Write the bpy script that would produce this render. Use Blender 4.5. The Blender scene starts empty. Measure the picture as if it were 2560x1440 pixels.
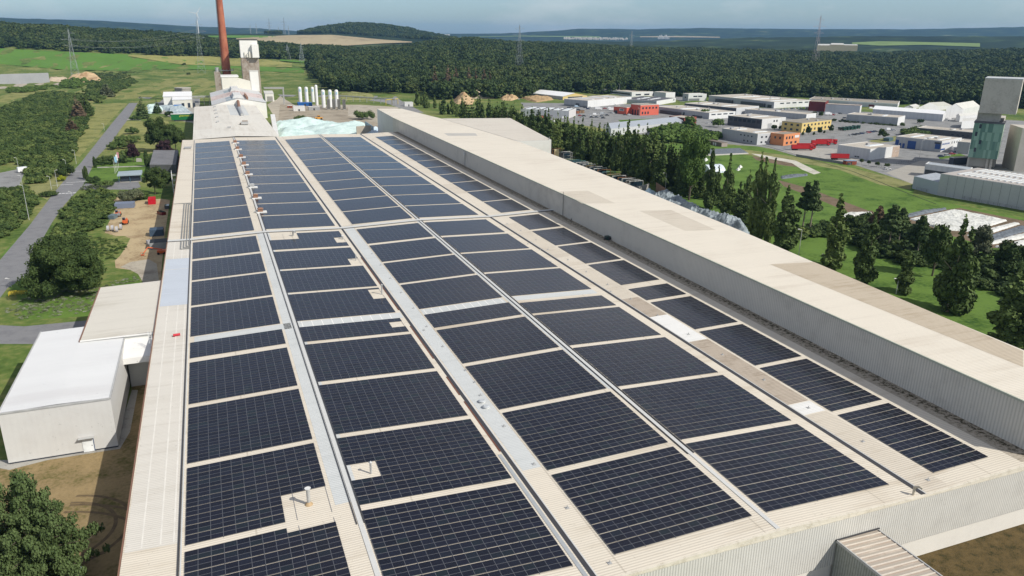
import bpy, math, random
import numpy as np
from mathutils import Matrix, Vector
rnd = random.Random(7); nr = np.random.RandomState(11)
SC = bpy.context.scene; COL = SC.collection
# ---------------------------------------------------------------- camera (solved from the roof grid)
FPX = 1909.63; PITCH, YAW, ROLL = math.radians(18.4095), math.radians(21.4475), math.radians(0.5988)
CAM = np.array([0.0, 0.0, 80.0])
_f = np.array([math.sin(YAW)*math.cos(PITCH), math.cos(YAW)*math.cos(PITCH), -math.sin(PITCH)])
_r = np.array([math.cos(YAW), -math.sin(YAW), 0.0]); _u = np.cross(_r, _f)
RR = math.cos(ROLL)*_r + math.sin(ROLL)*_u; UU = -math.sin(ROLL)*_r + math.cos(ROLL)*_u
cd = bpy.data.cameras.new('camera'); cam = bpy.data.objects.new('camera', cd); COL.objects.link(cam)
cd.sensor_width = 36; cd.lens = FPX/2560*36; cd.clip_start = 0.5; cd.clip_end = 40000
cam.matrix_world = Matrix(((RR[0], UU[0], -_f[0], 0), (RR[1], UU[1], -_f[1], 0), (RR[2], UU[2], -_f[2], 80), (0, 0, 0, 1)))
SC.camera = cam
def ray(x, y): return _f + (x-1280)/FPX*RR - (y-720)/FPX*UU
def at(x, y, z=0.0):            # point of the picture on the level z
    d = ray(x, y); return CAM + d*((z-80.0)/d[2])
def atY(x, y, Y): d = ray(x, y); return CAM + d*(Y/d[1])
def atX(x, y, X): d = ray(x, y); return CAM + d*(X/d[0])
def prj(P):
    d = np.array(P, float)-CAM; k = d@_f
    return 1280+FPX*(d@RR)/k, 720-FPX*(d@UU)/k
def ht(P, y):                   # height whose top reaches picture row y above point P
    lo, hi = P[2], P[2]+160
    for _ in range(40):
        m = (lo+hi)/2
        if prj((P[0], P[1], m))[1] > y: lo = m
        else: hi = m
    return m-P[2]
# ---------------------------------------------------------------- mesh helpers
class MB:
    def __init__(s): s.v = []; s.f = []; s.m = []
    def poly(s, pts, m=0):
        n = len(s.v); s.v += [tuple(float(c) for c in p) for p in pts]; s.f.append(tuple(range(n, n+len(pts)))); s.m.append(m)
    def hexa(s, b, t, m=0, bottom=True):   # b, t: 4 points each, counter-clockwise from above
        n = len(s.v); s.v += [tuple(float(c) for c in p) for p in list(b)+list(t)]; k = len(b)
        s.f.append(tuple(range(n+k, n+2*k))); s.m.append(m)
        if bottom: s.f.append(tuple(range(n+k-1, n-1, -1))); s.m.append(m)
        for i in range(k):
            j = (i+1) % k; s.f.append((n+i, n+j, n+k+j, n+k+i)); s.m.append(m)
    def box(s, x0, x1, y0, y1, z0, z1, m=0):
        s.hexa([(x0, y0, z0), (x1, y0, z0), (x1, y1, z0), (x0, y1, z0)], [(x0, y0, z1), (x1, y0, z1), (x1, y1, z1), (x0, y1, z1)], m)
    def prism(s, pts, z0, z1, m=0):
        pts = ccw(pts); s.hexa([(p[0], p[1], z0) for p in pts], [(p[0], p[1], z1) for p in pts], m)
    def obox(s, c, dx, dy, hz, z0, m=0):   # oriented box: centre, half vectors dx, dy in plan
        c, dx, dy = (np.array(q[:2], float) for q in (c, dx, dy))
        s.prism([c-dx-dy, c+dx-dy, c+dx+dy, c-dx+dy], z0, z0+hz, m)
    def tube(s, p0, p1, r0, r1=None, n=8, m=0, cap=True):
        r1 = r0 if r1 is None else r1
        p0 = np.array(p0, float); p1 = np.array(p1, float); d = p1-p0; d = d/max(np.linalg.norm(d), 1e-9)
        a = np.cross(d, (0, 0, 1) if abs(d[2]) < .9 else (1, 0, 0)); a /= np.linalg.norm(a); b = np.cross(d, a)
        k = len(s.v)
        for P, r in ((p0, r0), (p1, r1)):
            for i in range(n):
                t = 2*math.pi*i/n; s.v.append(tuple(P + r*(math.cos(t)*a+math.sin(t)*b)))
        for i in range(n):
            j = (i+1) % n; s.f.append((k+i, k+n+i, k+n+j, k+j)); s.m.append(m)
        if cap:
            s.f.append(tuple(k+i for i in range(n))); s.m.append(m)
            s.f.append(tuple(k+n+i for i in range(n-1, -1, -1))); s.m.append(m)
    def build(s, name, mat, parent=None, loc=None, smooth=False):
        return mesh(name, np.array(s.v, float).reshape(-1, 3), s.f, mat, parent, loc, s.m, smooth)
def ccw(pts):
    a = sum(pts[i][0]*pts[(i+1) % len(pts)][1]-pts[(i+1) % len(pts)][0]*pts[i][1] for i in range(len(pts)))
    return list(pts) if a > 0 else list(pts)[::-1]
def mesh(name, v, f, mat, parent=None, loc=None, mi=None, smooth=False):
    v = np.array(v, float)
    if parent is not None: v = v-np.array(parent.get('_o', (0, 0, 0)))
    elif loc is None and len(v):
        loc = ((v[:, 0].min()+v[:, 0].max())/2, (v[:, 1].min()+v[:, 1].max())/2, v[:, 2].min()); v = v-np.array(loc)
    me = bpy.data.meshes.new(name); me.from_pydata(v.tolist(), [], f)
    for q in (mat if isinstance(mat, (list, tuple)) else [mat]): me.materials.append(q)
    if mi is not None and len(me.materials) > 1: me.polygons.foreach_set('material_index', mi)
    if smooth: me.polygons.foreach_set('use_smooth', [True]*len(me.polygons))
    me.update()
    o = bpy.data.objects.new(name, me); COL.objects.link(o)
    if parent is not None: o.parent = parent; o['_o'] = parent.get('_o', (0, 0, 0))
    elif loc is not None: o.location = loc; o['_o'] = [float(c) for c in loc]
    return o
def tag(o, label=None, cat=None, group=None, kind=None):
    if label: o['label'] = label
    if cat: o['category'] = cat
    if group: o['group'] = group
    if kind: o['kind'] = kind
    return o
def thing(name, label, cat, loc=(0, 0, 0), group=None):
    o = bpy.data.objects.new(name, None); COL.objects.link(o); o.empty_display_size = .5
    o.location = [float(c) for c in loc]; o['_o'] = [float(c) for c in loc]
    return tag(o, label, cat, group)
def copy_tree(o, parent=None):
    c = o.copy(); COL.objects.link(c); c.parent = parent
    for ch in list(o.children): copy_tree(ch, c)
    return c
def place(proto, used, loc, rz=0.0, sc=1.0, label=None, group=None):
    o = copy_tree(proto) if used[0] else proto
    used[0] = True; o.location = [float(c) for c in loc]; o.rotation_euler = (0, 0, rz)
    o.scale = (sc,)*3 if not isinstance(sc, (tuple, list)) else sc
    if label: o['label'] = label
    if group: o['group'] = group
    return o
ORD = ['first', 'second', 'third', 'fourth', 'fifth', 'sixth', 'seventh', 'eighth', 'ninth', 'tenth', 'eleventh', 'twelfth', 'thirteenth', 'fourteenth', 'fifteenth', 'sixteenth', 'seventeenth', 'eighteenth', 'nineteenth', 'twentieth']
def ordn(i):
    if i < 20: return ORD[i]
    t, u = divmod(i+1, 10)
    T = {2: 'twenty', 3: 'thirty', 4: 'forty', 5: 'fifty'}[t]
    return (T[:-1]+'ieth') if u == 0 else T+'-'+ORD[u-1]
# ---------------------------------------------------------------- materials
class N:                          # tiny node builder
    def __init__(s, name):
        s.m = bpy.data.materials.new(name); s.m.use_nodes = True; s.t = s.m.node_tree; s.n = s.t.nodes; s.l = s.t.links
        s.b = s.n['Principled BSDF']
    def new(s, ty, **k):
        n = s.n.new(ty)
        for a, v in k.items(): setattr(n, a, v)
        return n
    def lk(s, a, b): s.l.new(a, b)
    def pos(s): return s.new('ShaderNodeNewGeometry').outputs['Position']
    def math(s, op, a, b=None, c=None):
        n = s.new('ShaderNodeMath', operation=op)
        for i, q in enumerate((a, b, c)):
            if q is None: continue
            if isinstance(q, (int, float)): n.inputs[i].default_value = q
            else: s.lk(q, n.inputs[i])
        return n.outputs[0]
    def noise(s, scale, detail=3, rough=.55, vec=None, stretch=None):
        n = s.new('ShaderNodeTexNoise'); n.inputs['Scale'].default_value = scale; n.inputs['Detail'].default_value = detail; n.inputs['Roughness'].default_value = rough
        v = vec or s.pos()
        if stretch:
            mp = s.new('ShaderNodeMapping'); mp.inputs['Scale'].default_value = stretch; s.lk(v, mp.inputs['Vector']); v = mp.outputs[0]
        s.lk(v, n.inputs['Vector']); return n.outputs['Fac']
    def ramp(s, fac, stops):
        r = s.new('ShaderNodeValToRGB'); e = r.color_ramp.elements
        while len(e) < len(stops): e.new(.5)
        for q, (p, c) in zip(e, stops): q.position = p; q.color = (*c, 1)
        s.lk(fac, r.inputs[0]); return r.outputs[0]
    def mix(s, fac, a, b, mode='MIX'):
        n = s.new('ShaderNodeMix', data_type='RGBA', blend_type=mode)
        for i, q in ((0, fac), (6, a), (7, b)):
            if isinstance(q, (int, float)): n.inputs[i].default_value = q
            elif isinstance(q, tuple): n.inputs[i].default_value = (*q, 1)
            else: s.lk(q, n.inputs[i])
        return n.outputs[2]
    def out(s, col, rough=.8, spec=.3, bump=None, bs=.3, bd=.1, metal=0):
        if isinstance(col, tuple): s.b.inputs['Base Color'].default_value = (*col, 1)
        else: s.lk(col, s.b.inputs['Base Color'])
        if isinstance(rough, (int, float)): s.b.inputs['Roughness'].default_value = rough
        else: s.lk(rough, s.b.inputs['Roughness'])
        s.b.inputs['Specular IOR Level'].default_value = spec; s.b.inputs['Metallic'].default_value = metal
        if bump is not None:
            b = s.new('ShaderNodeBump'); b.inputs['Strength'].default_value = bs; b.inputs['Distance'].default_value = bd
            s.lk(bump, b.inputs['Height']); s.lk(b.outputs[0], s.b.inputs['Normal'])
        return s.m
def mul(c, k): return tuple(min(1, max(0, q*k)) for q in c)
_MC = {}
def mat(name, col, rough=.75, var=.18, scale=.6, spec=.3, bump=0, metal=0, col2=None):
    if name in _MC: return _MC[name]
    n = N(name); f1 = n.noise(scale, 5, .6); f2 = n.noise(scale*9, 3)
    f = n.math('ADD', n.math('MULTIPLY', f1, .65), n.math('MULTIPLY', f2, .35))
    c = n.ramp(f, [(.36, mul(col2 or col, 1-var)), (.5, col), (.64, mul(col, 1+var*.6))])
    _MC[name] = n.out(c, rough, spec, f2 if bump else None, bump, .2, metal); return _MC[name]
def rib(name, col, dirt, axis='y', period=.5, dark=.25, rough=.6, dscale=.05, stretch=None, frac=.3, bs=.5, seam=0, tint=None, spec=.3):
    """profiled sheet: ribs across `axis`, weathering streaks running along the ribs"""
    if name in _MC: return _MC[name]
    n = N(name); sx = n.new('ShaderNodeSeparateXYZ'); n.lk(n.pos(), sx.inputs[0])
    a = sx.outputs['XYZ'.index(axis.upper())] if axis != 'xy' else n.math('ADD', n.math('MULTIPLY', sx.outputs[0], .8), n.math('MULTIPLY', sx.outputs[1], .6))
    w = n.math('FRACT', n.math('DIVIDE', a, period)); tri = n.math('ABSOLUTE', n.math('SUBTRACT', n.math('MULTIPLY', w, 2), 1))
    edge = n.new('ShaderNodeMapRange', interpolation_type='SMOOTHSTEP'); n.lk(tri, edge.inputs[0]); edge.inputs[1].default_value = frac; edge.inputs[2].default_value = frac+.25
    st = stretch or {'y': (.06, 1, 1), 'x': (1, .06, 1), 'z': (1, 1, 1), 'xy': (1, 1, .08)}[axis]
    f = n.math('ADD', n.math('MULTIPLY', n.noise(dscale*8, 4, .65, stretch=st), .55), n.math('MULTIPLY', n.noise(dscale, 4, .6), .45))
    c = n.ramp(f, [(.34, dirt), (.48, col), (.66, mul(col, 1.06))])
    big = n.noise(.012, 2); c = n.mix(n.math('MULTIPLY', big, .3), c, tint or mul(col, .9))
    c = n.mix(n.math('MULTIPLY', n.math('SUBTRACT', 1, edge.outputs[0]), dark), c, mul(dirt, .6))
    if seam:
        s2 = n.math('FRACT', n.math('DIVIDE', sx.outputs[0 if axis == 'y' else 1], seam)); c = n.mix(n.math('MULTIPLY', n.math('LESS_THAN', s2, .012), .35), c, mul(dirt, .5))
    sp = n.math('GREATER_THAN', n.noise(1.7, 2, .7), .705); c = n.mix(n.math('MULTIPLY', sp, .35), c, mul(dirt, .35))
    _MC[name] = n.out(c, rough, spec, edge.outputs[0], bs, .05); return _MC[name]
# ---------------------------------------------------------------- light and sky
SUN_AZ, SUN_EL = math.radians(139.5), math.radians(41)
sd = bpy.data.lights.new('sun', 'SUN'); sd.energy = 4.4; sd.angle = math.radians(.53); sd.color = (1, .955, .87)
so = bpy.data.objects.new('sun', sd); COL.objects.link(so)
_s = Vector((math.sin(SUN_AZ)*math.cos(SUN_EL), math.cos(SUN_AZ)*math.cos(SUN_EL), math.sin(SUN_EL)))
so.rotation_euler = _s.to_track_quat('Z', 'Y').to_euler(); so.location = _s*200
W = bpy.data.worlds.new("World"); SC.world = W; W.use_nodes = True
wn = W.node_tree.nodes; wl = W.node_tree.links; bg = wn['Background']
sky = wn.new('ShaderNodeTexSky'); sky.sky_type = 'NISHITA'; sky.sun_disc = False; sky.sun_elevation = SUN_EL; sky.sun_rotation = SUN_AZ
sky.altitude = 300; sky.air_density = 1.0; sky.dust_density = 1.0; sky.ozone_density = 2.2
tc = wn.new('ShaderNodeTexCoord'); mp = wn.new('ShaderNodeMapping'); mp.inputs['Scale'].default_value = (1.5, 1.5, 5); wl.new(tc.outputs['Generated'], mp.inputs[0])
nz = wn.new('ShaderNodeTexNoise'); nz.inputs['Scale'].default_value = 2.0; nz.inputs['Detail'].default_value = 8; nz.inputs['Roughness'].default_value = .62; wl.new(mp.outputs[0], nz.inputs['Vector'])
cr = wn.new('ShaderNodeValToRGB'); cr.color_ramp.elements[0].position = .48; cr.color_ramp.elements[1].position = .74; wl.new(nz.outputs['Fac'], cr.inputs[0])
sz = wn.new('ShaderNodeSeparateXYZ'); wl.new(tc.outputs['Generated'], sz.inputs[0])
mr = wn.new('ShaderNodeMapRange'); wl.new(sz.outputs[2], mr.inputs[0]); mr.inputs[1].default_value = .02; mr.inputs[2].default_value = .22; mr.inputs[3].default_value = .40; mr.inputs[4].default_value = .95
ti = wn.new('ShaderNodeMix'); ti.data_type = 'RGBA'; ti.blend_type = 'MULTIPLY'; ti.inputs[0].default_value = 1; wl.new(sky.outputs[0], ti.inputs[6]); tm = wn.new('ShaderNodeMapRange'); tm.interpolation_type = 'SMOOTHSTEP'; wl.new(sz.outputs[2], tm.inputs[0]); tm.inputs[1].default_value = .0; tm.inputs[2].default_value = .30
tx = wn.new('ShaderNodeMix'); tx.data_type = 'RGBA'; wl.new(tm.outputs[0], tx.inputs[0]); tx.inputs[6].default_value = (.96, 1.26, 1.58, 1); tx.inputs[7].default_value = (.92, .97, 1.03, 1); wl.new(tx.outputs[2], ti.inputs[7])
cf = wn.new('ShaderNodeMath'); cf.operation = 'MULTIPLY'; wl.new(cr.outputs[0], cf.inputs[0]); wl.new(mr.outputs[0], cf.inputs[1])
c2 = wn.new('ShaderNodeMath'); c2.operation = 'MULTIPLY_ADD'; wl.new(mr.outputs[0], c2.inputs[0]); c2.inputs[1].default_value = .22; wl.new(cf.outputs[0], c2.inputs[2]); c2.use_clamp = True
mx = wn.new('ShaderNodeMix'); mx.data_type = 'RGBA'; wl.new(c2.outputs[0], mx.inputs[0]); wl.new(ti.outputs[2], mx.inputs[6]); mx.inputs[7].default_value = (11.5, 11.2, 11.2, 1)
wl.new(mx.outputs[2], bg.inputs['Color']); bg.inputs['Strength'].default_value = .078
SC.view_settings.view_transform = 'Standard'; SC.view_settings.look = 'None'; SC.view_settings.gamma = 1; SC.view_settings.exposure = 0.08
try: SC.cycles.use_denoising = True; SC.cycles.max_bounces = 6; SC.cycles.transparent_max_bounces = 8; SC.cycles.volume_step_rate = 1; SC.cycles.volume_max_steps = 64
except Exception: pass
# ================================================================ terrain
YH = lambda x: 71 + x*(27/2560.0)
def zpx(x, y, r):              # height at ground distance r seen in picture row y
    d = ray(x, y); return 80 + r*d[2]/math.hypot(d[0], d[1])
# per picture column: control profile (distance, height) ; tree-top rows from the photograph, trees subtracted where wooded
PX = np.array([-900, 0, 80, 300, 450, 560, 640, 730, 800, 880, 950, 1030, 1100, 1180, 1280, 1400, 1600, 1800, 2000, 2200, 2350, 2450, 2560, 3500], float)
# ridge A skyline (distance ra), ridge B (rb), ridge C far
A_y = dict(zip(PX, [42, 50, 53, 68, 76, 92, 97, 103, 108, 112, 112, 104, 92, 88, 98, 101, 112, 116, 122, 126, 120, 118, 114, 110]))
def prof(px):
    g = lambda tab: float(np.interp(px, tab[0], tab[1]))
    ra = g(([-900, 450, 700, 1000, 1300, 3500], [2600, 2500, 2300, 2500, 2600, 2700]))
    ay = float(np.interp(px, PX, [A_y[p] for p in PX]))
    za = zpx(px, ay, ra)-25
    m0 = g(([-900, 500, 1000, 1100, 3500], [1500, 1450, 1100, 950, 950]))     # where the rise begins
    # B: tan field and wooded hill behind it
    by = g(([-900, 500, 620, 830, 1000, 1100, 1300, 3500], [70, 84, 92, 86.5, 96, 101, 110, 128])); zb = zpx(px, by, 3500)
    hy = g(([-900, 690, 730, 800, 880, 950, 1030, 1070, 1120, 1300, 1600, 1900, 2200, 2560, 3500], [80, 86, 82, 66, 56, 59, 69, 86, 97, 104, 104, 94, 91, 92, 90])); zh = zpx(px, hy, 4600)-(14 if 700 < px < 1075 else 0)
    cy = g(([-900, 0, 250, 500, 650, 760, 1080, 1250, 1400, 1440, 1600, 1750, 2000, 2300, 2560, 3500], [38, 44, 52, 67, 71, 79, 85, 84, 76, 71, 73, 70, 73, 73, 67, 66])); zc = zpx(px, cy, 10500)
    pts = [(0, 0), (m0, 0), (ra, za), (3000, min(za, zb)-12), (3500, zb), (3900, zb-4), (4600, zh), (5600, min(zh, 40)-30), (8000, 0), (10500, zc), (12500, zc-60), (16000, -60)]
    return np.array([p[0] for p in pts]), np.array([p[1] for p in pts])
_px = np.linspace(-1400, 3900, 213); _rs = np.concatenate([np.array([15, 60, 200, 500, 800]), np.linspace(900, 5600, 95), np.linspace(5750, 16000, 50)])
def smooth_interp(r, xs, ys):
    i = np.clip(np.searchsorted(xs, r)-1, 0, len(xs)-2); t = np.clip((r-xs[i])/(xs[i+1]-xs[i]), 0, 1); t = t*t*(3-2*t); return ys[i]*(1-t)+ys[i+1]*t
_Z = np.array([smooth_interp(_rs, *prof(p)) for p in _px])
_rough = nr.rand(*_Z.shape)
_AZ = np.array([math.atan2(*(ray(p, YH(p)))[:2]) for p in _px])     # azimuth of every column
_Z += (_rs > 1000)*(_rough-.5)*np.minimum(7, _rs/500.0)
def terrain(x, y):
    az = np.arctan2(x, y); r = np.hypot(x, y)
    i = np.interp(az, _AZ, np.arange(len(_AZ))); j = np.interp(r, _rs, np.arange(len(_rs)))
    i0 = np.clip(i.astype(int) if hasattr(i, 'astype') else int(i), 0, len(_AZ)-2); j0 = np.clip(j.astype(int) if hasattr(j, 'astype') else int(j), 0, len(_rs)-2)
    u = i-i0; v = j-j0
    return (_Z[i0, j0]*(1-u)+_Z[i0+1, j0]*u)*(1-v)+(_Z[i0, j0+1]*(1-u)+_Z[i0+1, j0+1]*u)*v
def hit(px, py, up=0.0):       # first terrain point met by the line of sight
    d = ray(px, py); hd = math.hypot(d[0], d[1]); rs = np.linspace(60, 15500, 6000)
    z = 80+rs*d[2]/hd; xs = d[0]/hd*rs; ys = d[1]/hd*rs; t = terrain(xs, ys)+up
    k = np.argmax(z < t)
    if not (z < t).any(): k = len(rs)-1
    a = max(k-1, 0); g0 = z[a]-t[a]; g1 = z[k]-t[k]; w = g0/(g0-g1) if g0 != g1 else 0
    r = rs[a]+(rs[k]-rs[a])*w; X, Y = d[0]/hd*r, d[1]/hd*r
    return np.array([X, Y, float(terrain(np.float64(X), np.float64(Y)))+up])
def ground_mat():
    n = N('meadow'); p = n.noise(.02, 5, .65); q = n.noise(.35, 4, .6); big = n.noise(.0022, 3)
    c = n.ramp(n.math('ADD', n.math('MULTIPLY', p, .6), n.math('MULTIPLY', q, .4)), [(.36, (.05, .09, .02)), (.47, (.10, .15, .035)), (.55, (.17, .19, .06)), (.64, (.28, .26, .11))])
    far = n.new('ShaderNodeVectorMath', operation='LENGTH'); n.lk(n.pos(), far.inputs[0])
    k = n.new('ShaderNodeMapRange'); n.lk(far.outputs['Value'], k.inputs[0]); k.inputs[1].default_value = 3000; k.inputs[2].default_value = 3300
    wood = n.ramp(n.noise(.006, 4), [(.36, (.012, .024, .014)), (.56, (.024, .042, .020)), (.66, (.05, .08, .03)), (.72, (.14, .15, .07))])
    c = n.mix(k.outputs[0], c, wood)
    return n.out(c, .95, .1, q, .4, .5)
V = [(math.sin(a)*r, math.cos(a)*r, z) for a, row in zip(_AZ, _Z) for r, z in zip(_rs, row)]
nR_ = len(_rs); F = [(i*nR_+j, i*nR_+j+1, (i+1)*nR_+j+1, (i+1)*nR_+j) for i in range(len(_AZ)-1) for j in range(nR_-1)]
g = mesh('ground', V, F, ground_mat(), loc=(0, 0, 0), smooth=True); tag(g, kind='structure')
# ground behind and under the camera
b = MB(); b.poly([(-900, -200, -.03), (900, -200, -.03), (900, 60, -.03), (-900, 60, -.03)]); tag(b.build('ground', g.data.materials[0], loc=(0, 0, 0)), kind='structure')
# far woods cover as relief sheet is the terrain itself; fields draped over it
def drape(name, top, bot, m, up, nx=30, ny=8, kind='structure'):
    """sheet laid on the terrain between two outlines read in the photograph"""
    def samp(pl, n):
        pl = np.array(pl, float); t = np.linspace(pl[0, 0], pl[-1, 0], n); return np.c_[t, np.interp(t, pl[:, 0], pl[:, 1])]
    T, B = samp(top, nx), samp(bot, nx); v = []
    for i in range(nx):
        for j in range(ny):
            q = T[i]*(1-j/(ny-1))+B[i]*(j/(ny-1)); v.append(hit(q[0], q[1], up))
    f = [(i*ny+j, i*ny+j+1, (i+1)*ny+j+1, (i+1)*ny+j) for i in range(nx-1) for j in range(ny-1)]
    f = [q for q in f if max(math.dist(v[q[0]], v[k]) for k in q) < 1500]
    return tag(mesh(name, v, f, m, smooth=True), kind=kind)
def flat(name, px, m, up, kind='structure', world=False):
    b = MB(); b.poly(ccw([tuple(p if world else at(*p)[:2]) for p in px])); v = [(x[0], x[1], up) for x in [tuple(q) for q in ccw([tuple((p if world else at(*p))[:2]) for p in px])]]
    o = mesh(name, v, [tuple(range(len(v)))], m)
    bm_tri(o); return tag(o, kind=kind)
def bm_tri(o):
    import bmesh
    bm = bmesh.new(); bm.from_mesh(o.data); bmesh.ops.triangulate(bm, faces=bm.faces, ngon_method='EAR_CLIP'); bm.to_mesh(o.data); bm.free()
m_green = mat('crop_green', (.10, .20, .035), .95, .15, .01, .1); m_straw = mat('straw_field', (.27, .26, .09), .95, .22, .015, .1, col2=(.15, .19, .05))
m_stub = mat('stubble', (.36, .30, .19), .95, .12, .006, .1, col2=(.30, .24, .15)); m_grass = mat('mown_grass', (.105, .175, .035), .95, .25, .08, .1, col2=(.05, .11, .02)); m_pale = mat('pale_grass', (.22, .22, .09), .95, .25, .12, .1, col2=(.12, .15, .04))
m_rough = mat('rough_grass', (.225, .225, .08), .95, .3, .07, .1, col2=(.10, .15, .035))
drape('field', [(-400, 118), (0, 121), (160, 129), (320, 136), (420, 142), (600, 162), (760, 172)], [(-400, 170), (0, 160), (160, 174), (320, 177), (420, 172), (600, 176), (760, 182)], m_green, .5)
drape('field', [(320, 137), (450, 138), (560, 142), (650, 148), (730, 158)], [(320, 140), (450, 161), (560, 164), (650, 166), (730, 168)], m_straw, 1.0)
drape('field', [(590, 96), (640, 92), (720, 88), (830, 87), (960, 99), (1030, 104)], [(590, 98), (640, 100), (720, 113), (760, 119), (830, 116), (960, 108), (1030, 106)], m_stub, 2.5, 40, 12)
drape('field', [(520, 89), (620, 88), (690, 90)], [(520, 93), (620, 95), (690, 93)], m_green, 2.5)
drape('field', [(700, 148), (800, 156), (900, 180)], [(700, 152), (800, 160), (900, 184)], m_green, 1.5)
m_hay = mat('far_pasture', (.17, .24, .08), .95, .12, .01, .1)
drape('field', [(2130, 106), (2200, 103), (2310, 105), (2450, 108)], [(2130, 110), (2200, 114), (2310, 112), (2450, 117)], m_hay, 2.5)
drape('field', [(1600, 91), (1700, 90), (1800, 92)], [(1600, 93), (1700, 93), (1800, 94)], m_stub, 4)
drape('field', [(1150, 92.5), (1300, 89), (1500, 91)], [(1150, 93.5), (1300, 91), (1500, 94)], m_hay, 6)
# --- near ground
m_asph = mat('asphalt', (.20, .20, .205), .9, .10, .25, .2, bump=.1, col2=(.17, .17, .18)); m_asph2 = mat('grey_yard', (.24, .24, .235), .9, .14, .12, .2, col2=(.17, .17, .17))
m_conc = mat('concrete', (.36, .345, .31), .9, .15, .3, .2, col2=(.28, .26, .23)); m_dirt = mat('yellow_dirt', (.42, .33, .20), .95, .18, .12, .1, col2=(.30, .21, .12)); m_dirt2 = mat('pale_gravel', (.40, .36, .29), .95, .15, .1, .1, col2=(.30, .26, .21))
m_brown = mat('dry_grass', (.25, .185, .095), .95, .38, .16, .1, col2=(.17, .16, .05), bump=.4); m_weed = mat('brown_weeds', (.10, .072, .032), .95, .5, .6, .1, col2=(.055, .06, .025), bump=.6)
m_white = mat('white_paint', (.75, .75, .73), .6, .05, 1.0)
road = flat('road', [(-160, 805), (0, 650), (75, 562), (131, 487), (165, 446), (202, 407), (242, 356), (277.5, 311), (319, 262), (334, 247), (352, 243), (345, 256), (319, 300), (307, 315), (281, 352), (242, 394), (225, 429), (206, 466), (187, 484), (161, 512), (131, 555), (105, 600), (75, 637), (71, 688), (19, 720), (0, 745), (-20, 812), (60, 816), (230, 800), (230, 832), (85, 860), (0, 860), (-160, 860)], m_asph, .02)
flat('road', [(200, 474), (262, 474), (330, 474), (352, 468), (345, 452), (296, 452), (262, 466), (214, 458)], m_asph, .03)
flat('verge', [(112, 514), (200, 404), (212, 392), (165, 470), (90, 590), (20, 660), (0, 640), (60, 580)], m_grass, .012)
for x0, w in ((-74, 0),):
    b = MB()
    for k in range(6):                                   # the give-way marks across the junction
        P = at(141+k*9.3, 484.6-k*.5); b.box(P[0]-.9, P[0]+.5, P[1]-.6, P[1]+.6, .035, .039)
    for px_, py_, l in ((157, 462, 5), (192, 455, 5), (196, 428, 4.5)):
        P = at(px_, py_); b.box(P[0]-l, P[0]+l, P[1]-.25, P[1]+.25, .035, .039)
    tag(b.build('road_marking', m_white), kind='structure')
flat('yard', [(285, 484), (292, 492), (300, 498), (350, 501), (403, 497), (425, 500), (423, 515), (410, 600), (400, 720), (372, 722), (357, 705), (345, 685), (326, 675), (289, 670), (287, 652), (300, 640), (318, 612), (326, 596), (312, 590), (290, 590), (262, 582), (270, 560), (290, 520), (284, 500)], m_dirt, .022)
flat('yard', [(300, 668), (326, 655), (372, 648), (392, 660), (400, 720), (372, 722), (357, 705), (345, 685), (326, 675)], m_dirt2, .028)
flat('lawn', [(225, 428), (250, 400), (345, 392), (372, 400), (372, 440), (300, 452), (262, 464), (214, 455)], m_grass, .016)
flat('footpath', [(243, 417.5), (368, 414), (368, 416), (243, 420)], m_conc, .03)
flat('footpath', [(318, 298), (352, 299), (352, 301), (318, 300.5)], m_conc, .03)
flat('lawn', [(290, 372), (300, 306), (322, 303), (420, 300), (440, 360), (372, 385)], m_rough, .014)
flat('verge', [(0, 700), (40, 735), (60, 800), (230, 790), (250, 725), (330, 690), (345, 690), (352, 710), (250, 720), (200, 740), (70, 700)], m_grass, .011)
flat('apron', [(-60, 1160), (23, 1175), (120, 1150), (300, 1122), (325, 1080), (345, 975), (330, 975), (290, 1100), (20, 1150), (-60, 1150)], m_conc, .02)
flat('dry_ground', [(-50, 155), (-17.3, 155), (-17.3, 60), (-80, 60), (-80, 120), (-50, 140)], m_brown, .014, world=True)
flat('dry_ground', [(-23.5, 155), (-17.3, 155), (-17.3, 190), (-23.5, 190)], m_brown, .016, world=True)
flat('dry_ground', [(84, 73), (260, 73), (260, -60), (84, -60)], m_weed, .02, world=True)
flat('gravel_strip', [(60, 73), (84, 73), (84, -60), (60, -60)], m_conc, .018, world=True)
# works yard beyond the halls
flat('yard', [(686, 345), (690, 300), (668, 262), (700, 240), (735, 262), (900, 262), (1000, 268), (950, 300), (1010, 345)], m_dirt2, .02)
flat('yard', [(700, 262), (735, 262), (870, 268), (870, 290), (1000, 320), (1000, 345), (690, 345)], mat('works_ground', (.33, .285, .22), .95, .2, .06, .1, col2=(.24, .2, .15)), .03)
flat('road', [(690, 236), (760, 238), (900, 239), (990, 241), (1000, 250), (1060, 282), (1030, 282), (960, 256), (860, 243), (690, 241)], m_asph2, .04)
flat('yard', [(352, 243), (500, 246), (500, 300), (487, 310), (440, 292), (420, 270), (400, 262)], m_asph2, .02)
flat('yard', [(395, 262), (500, 262), (500, 300), (487, 308), (440, 300), (410, 285), (372, 282), (370, 268)], m_conc, .03)
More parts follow.
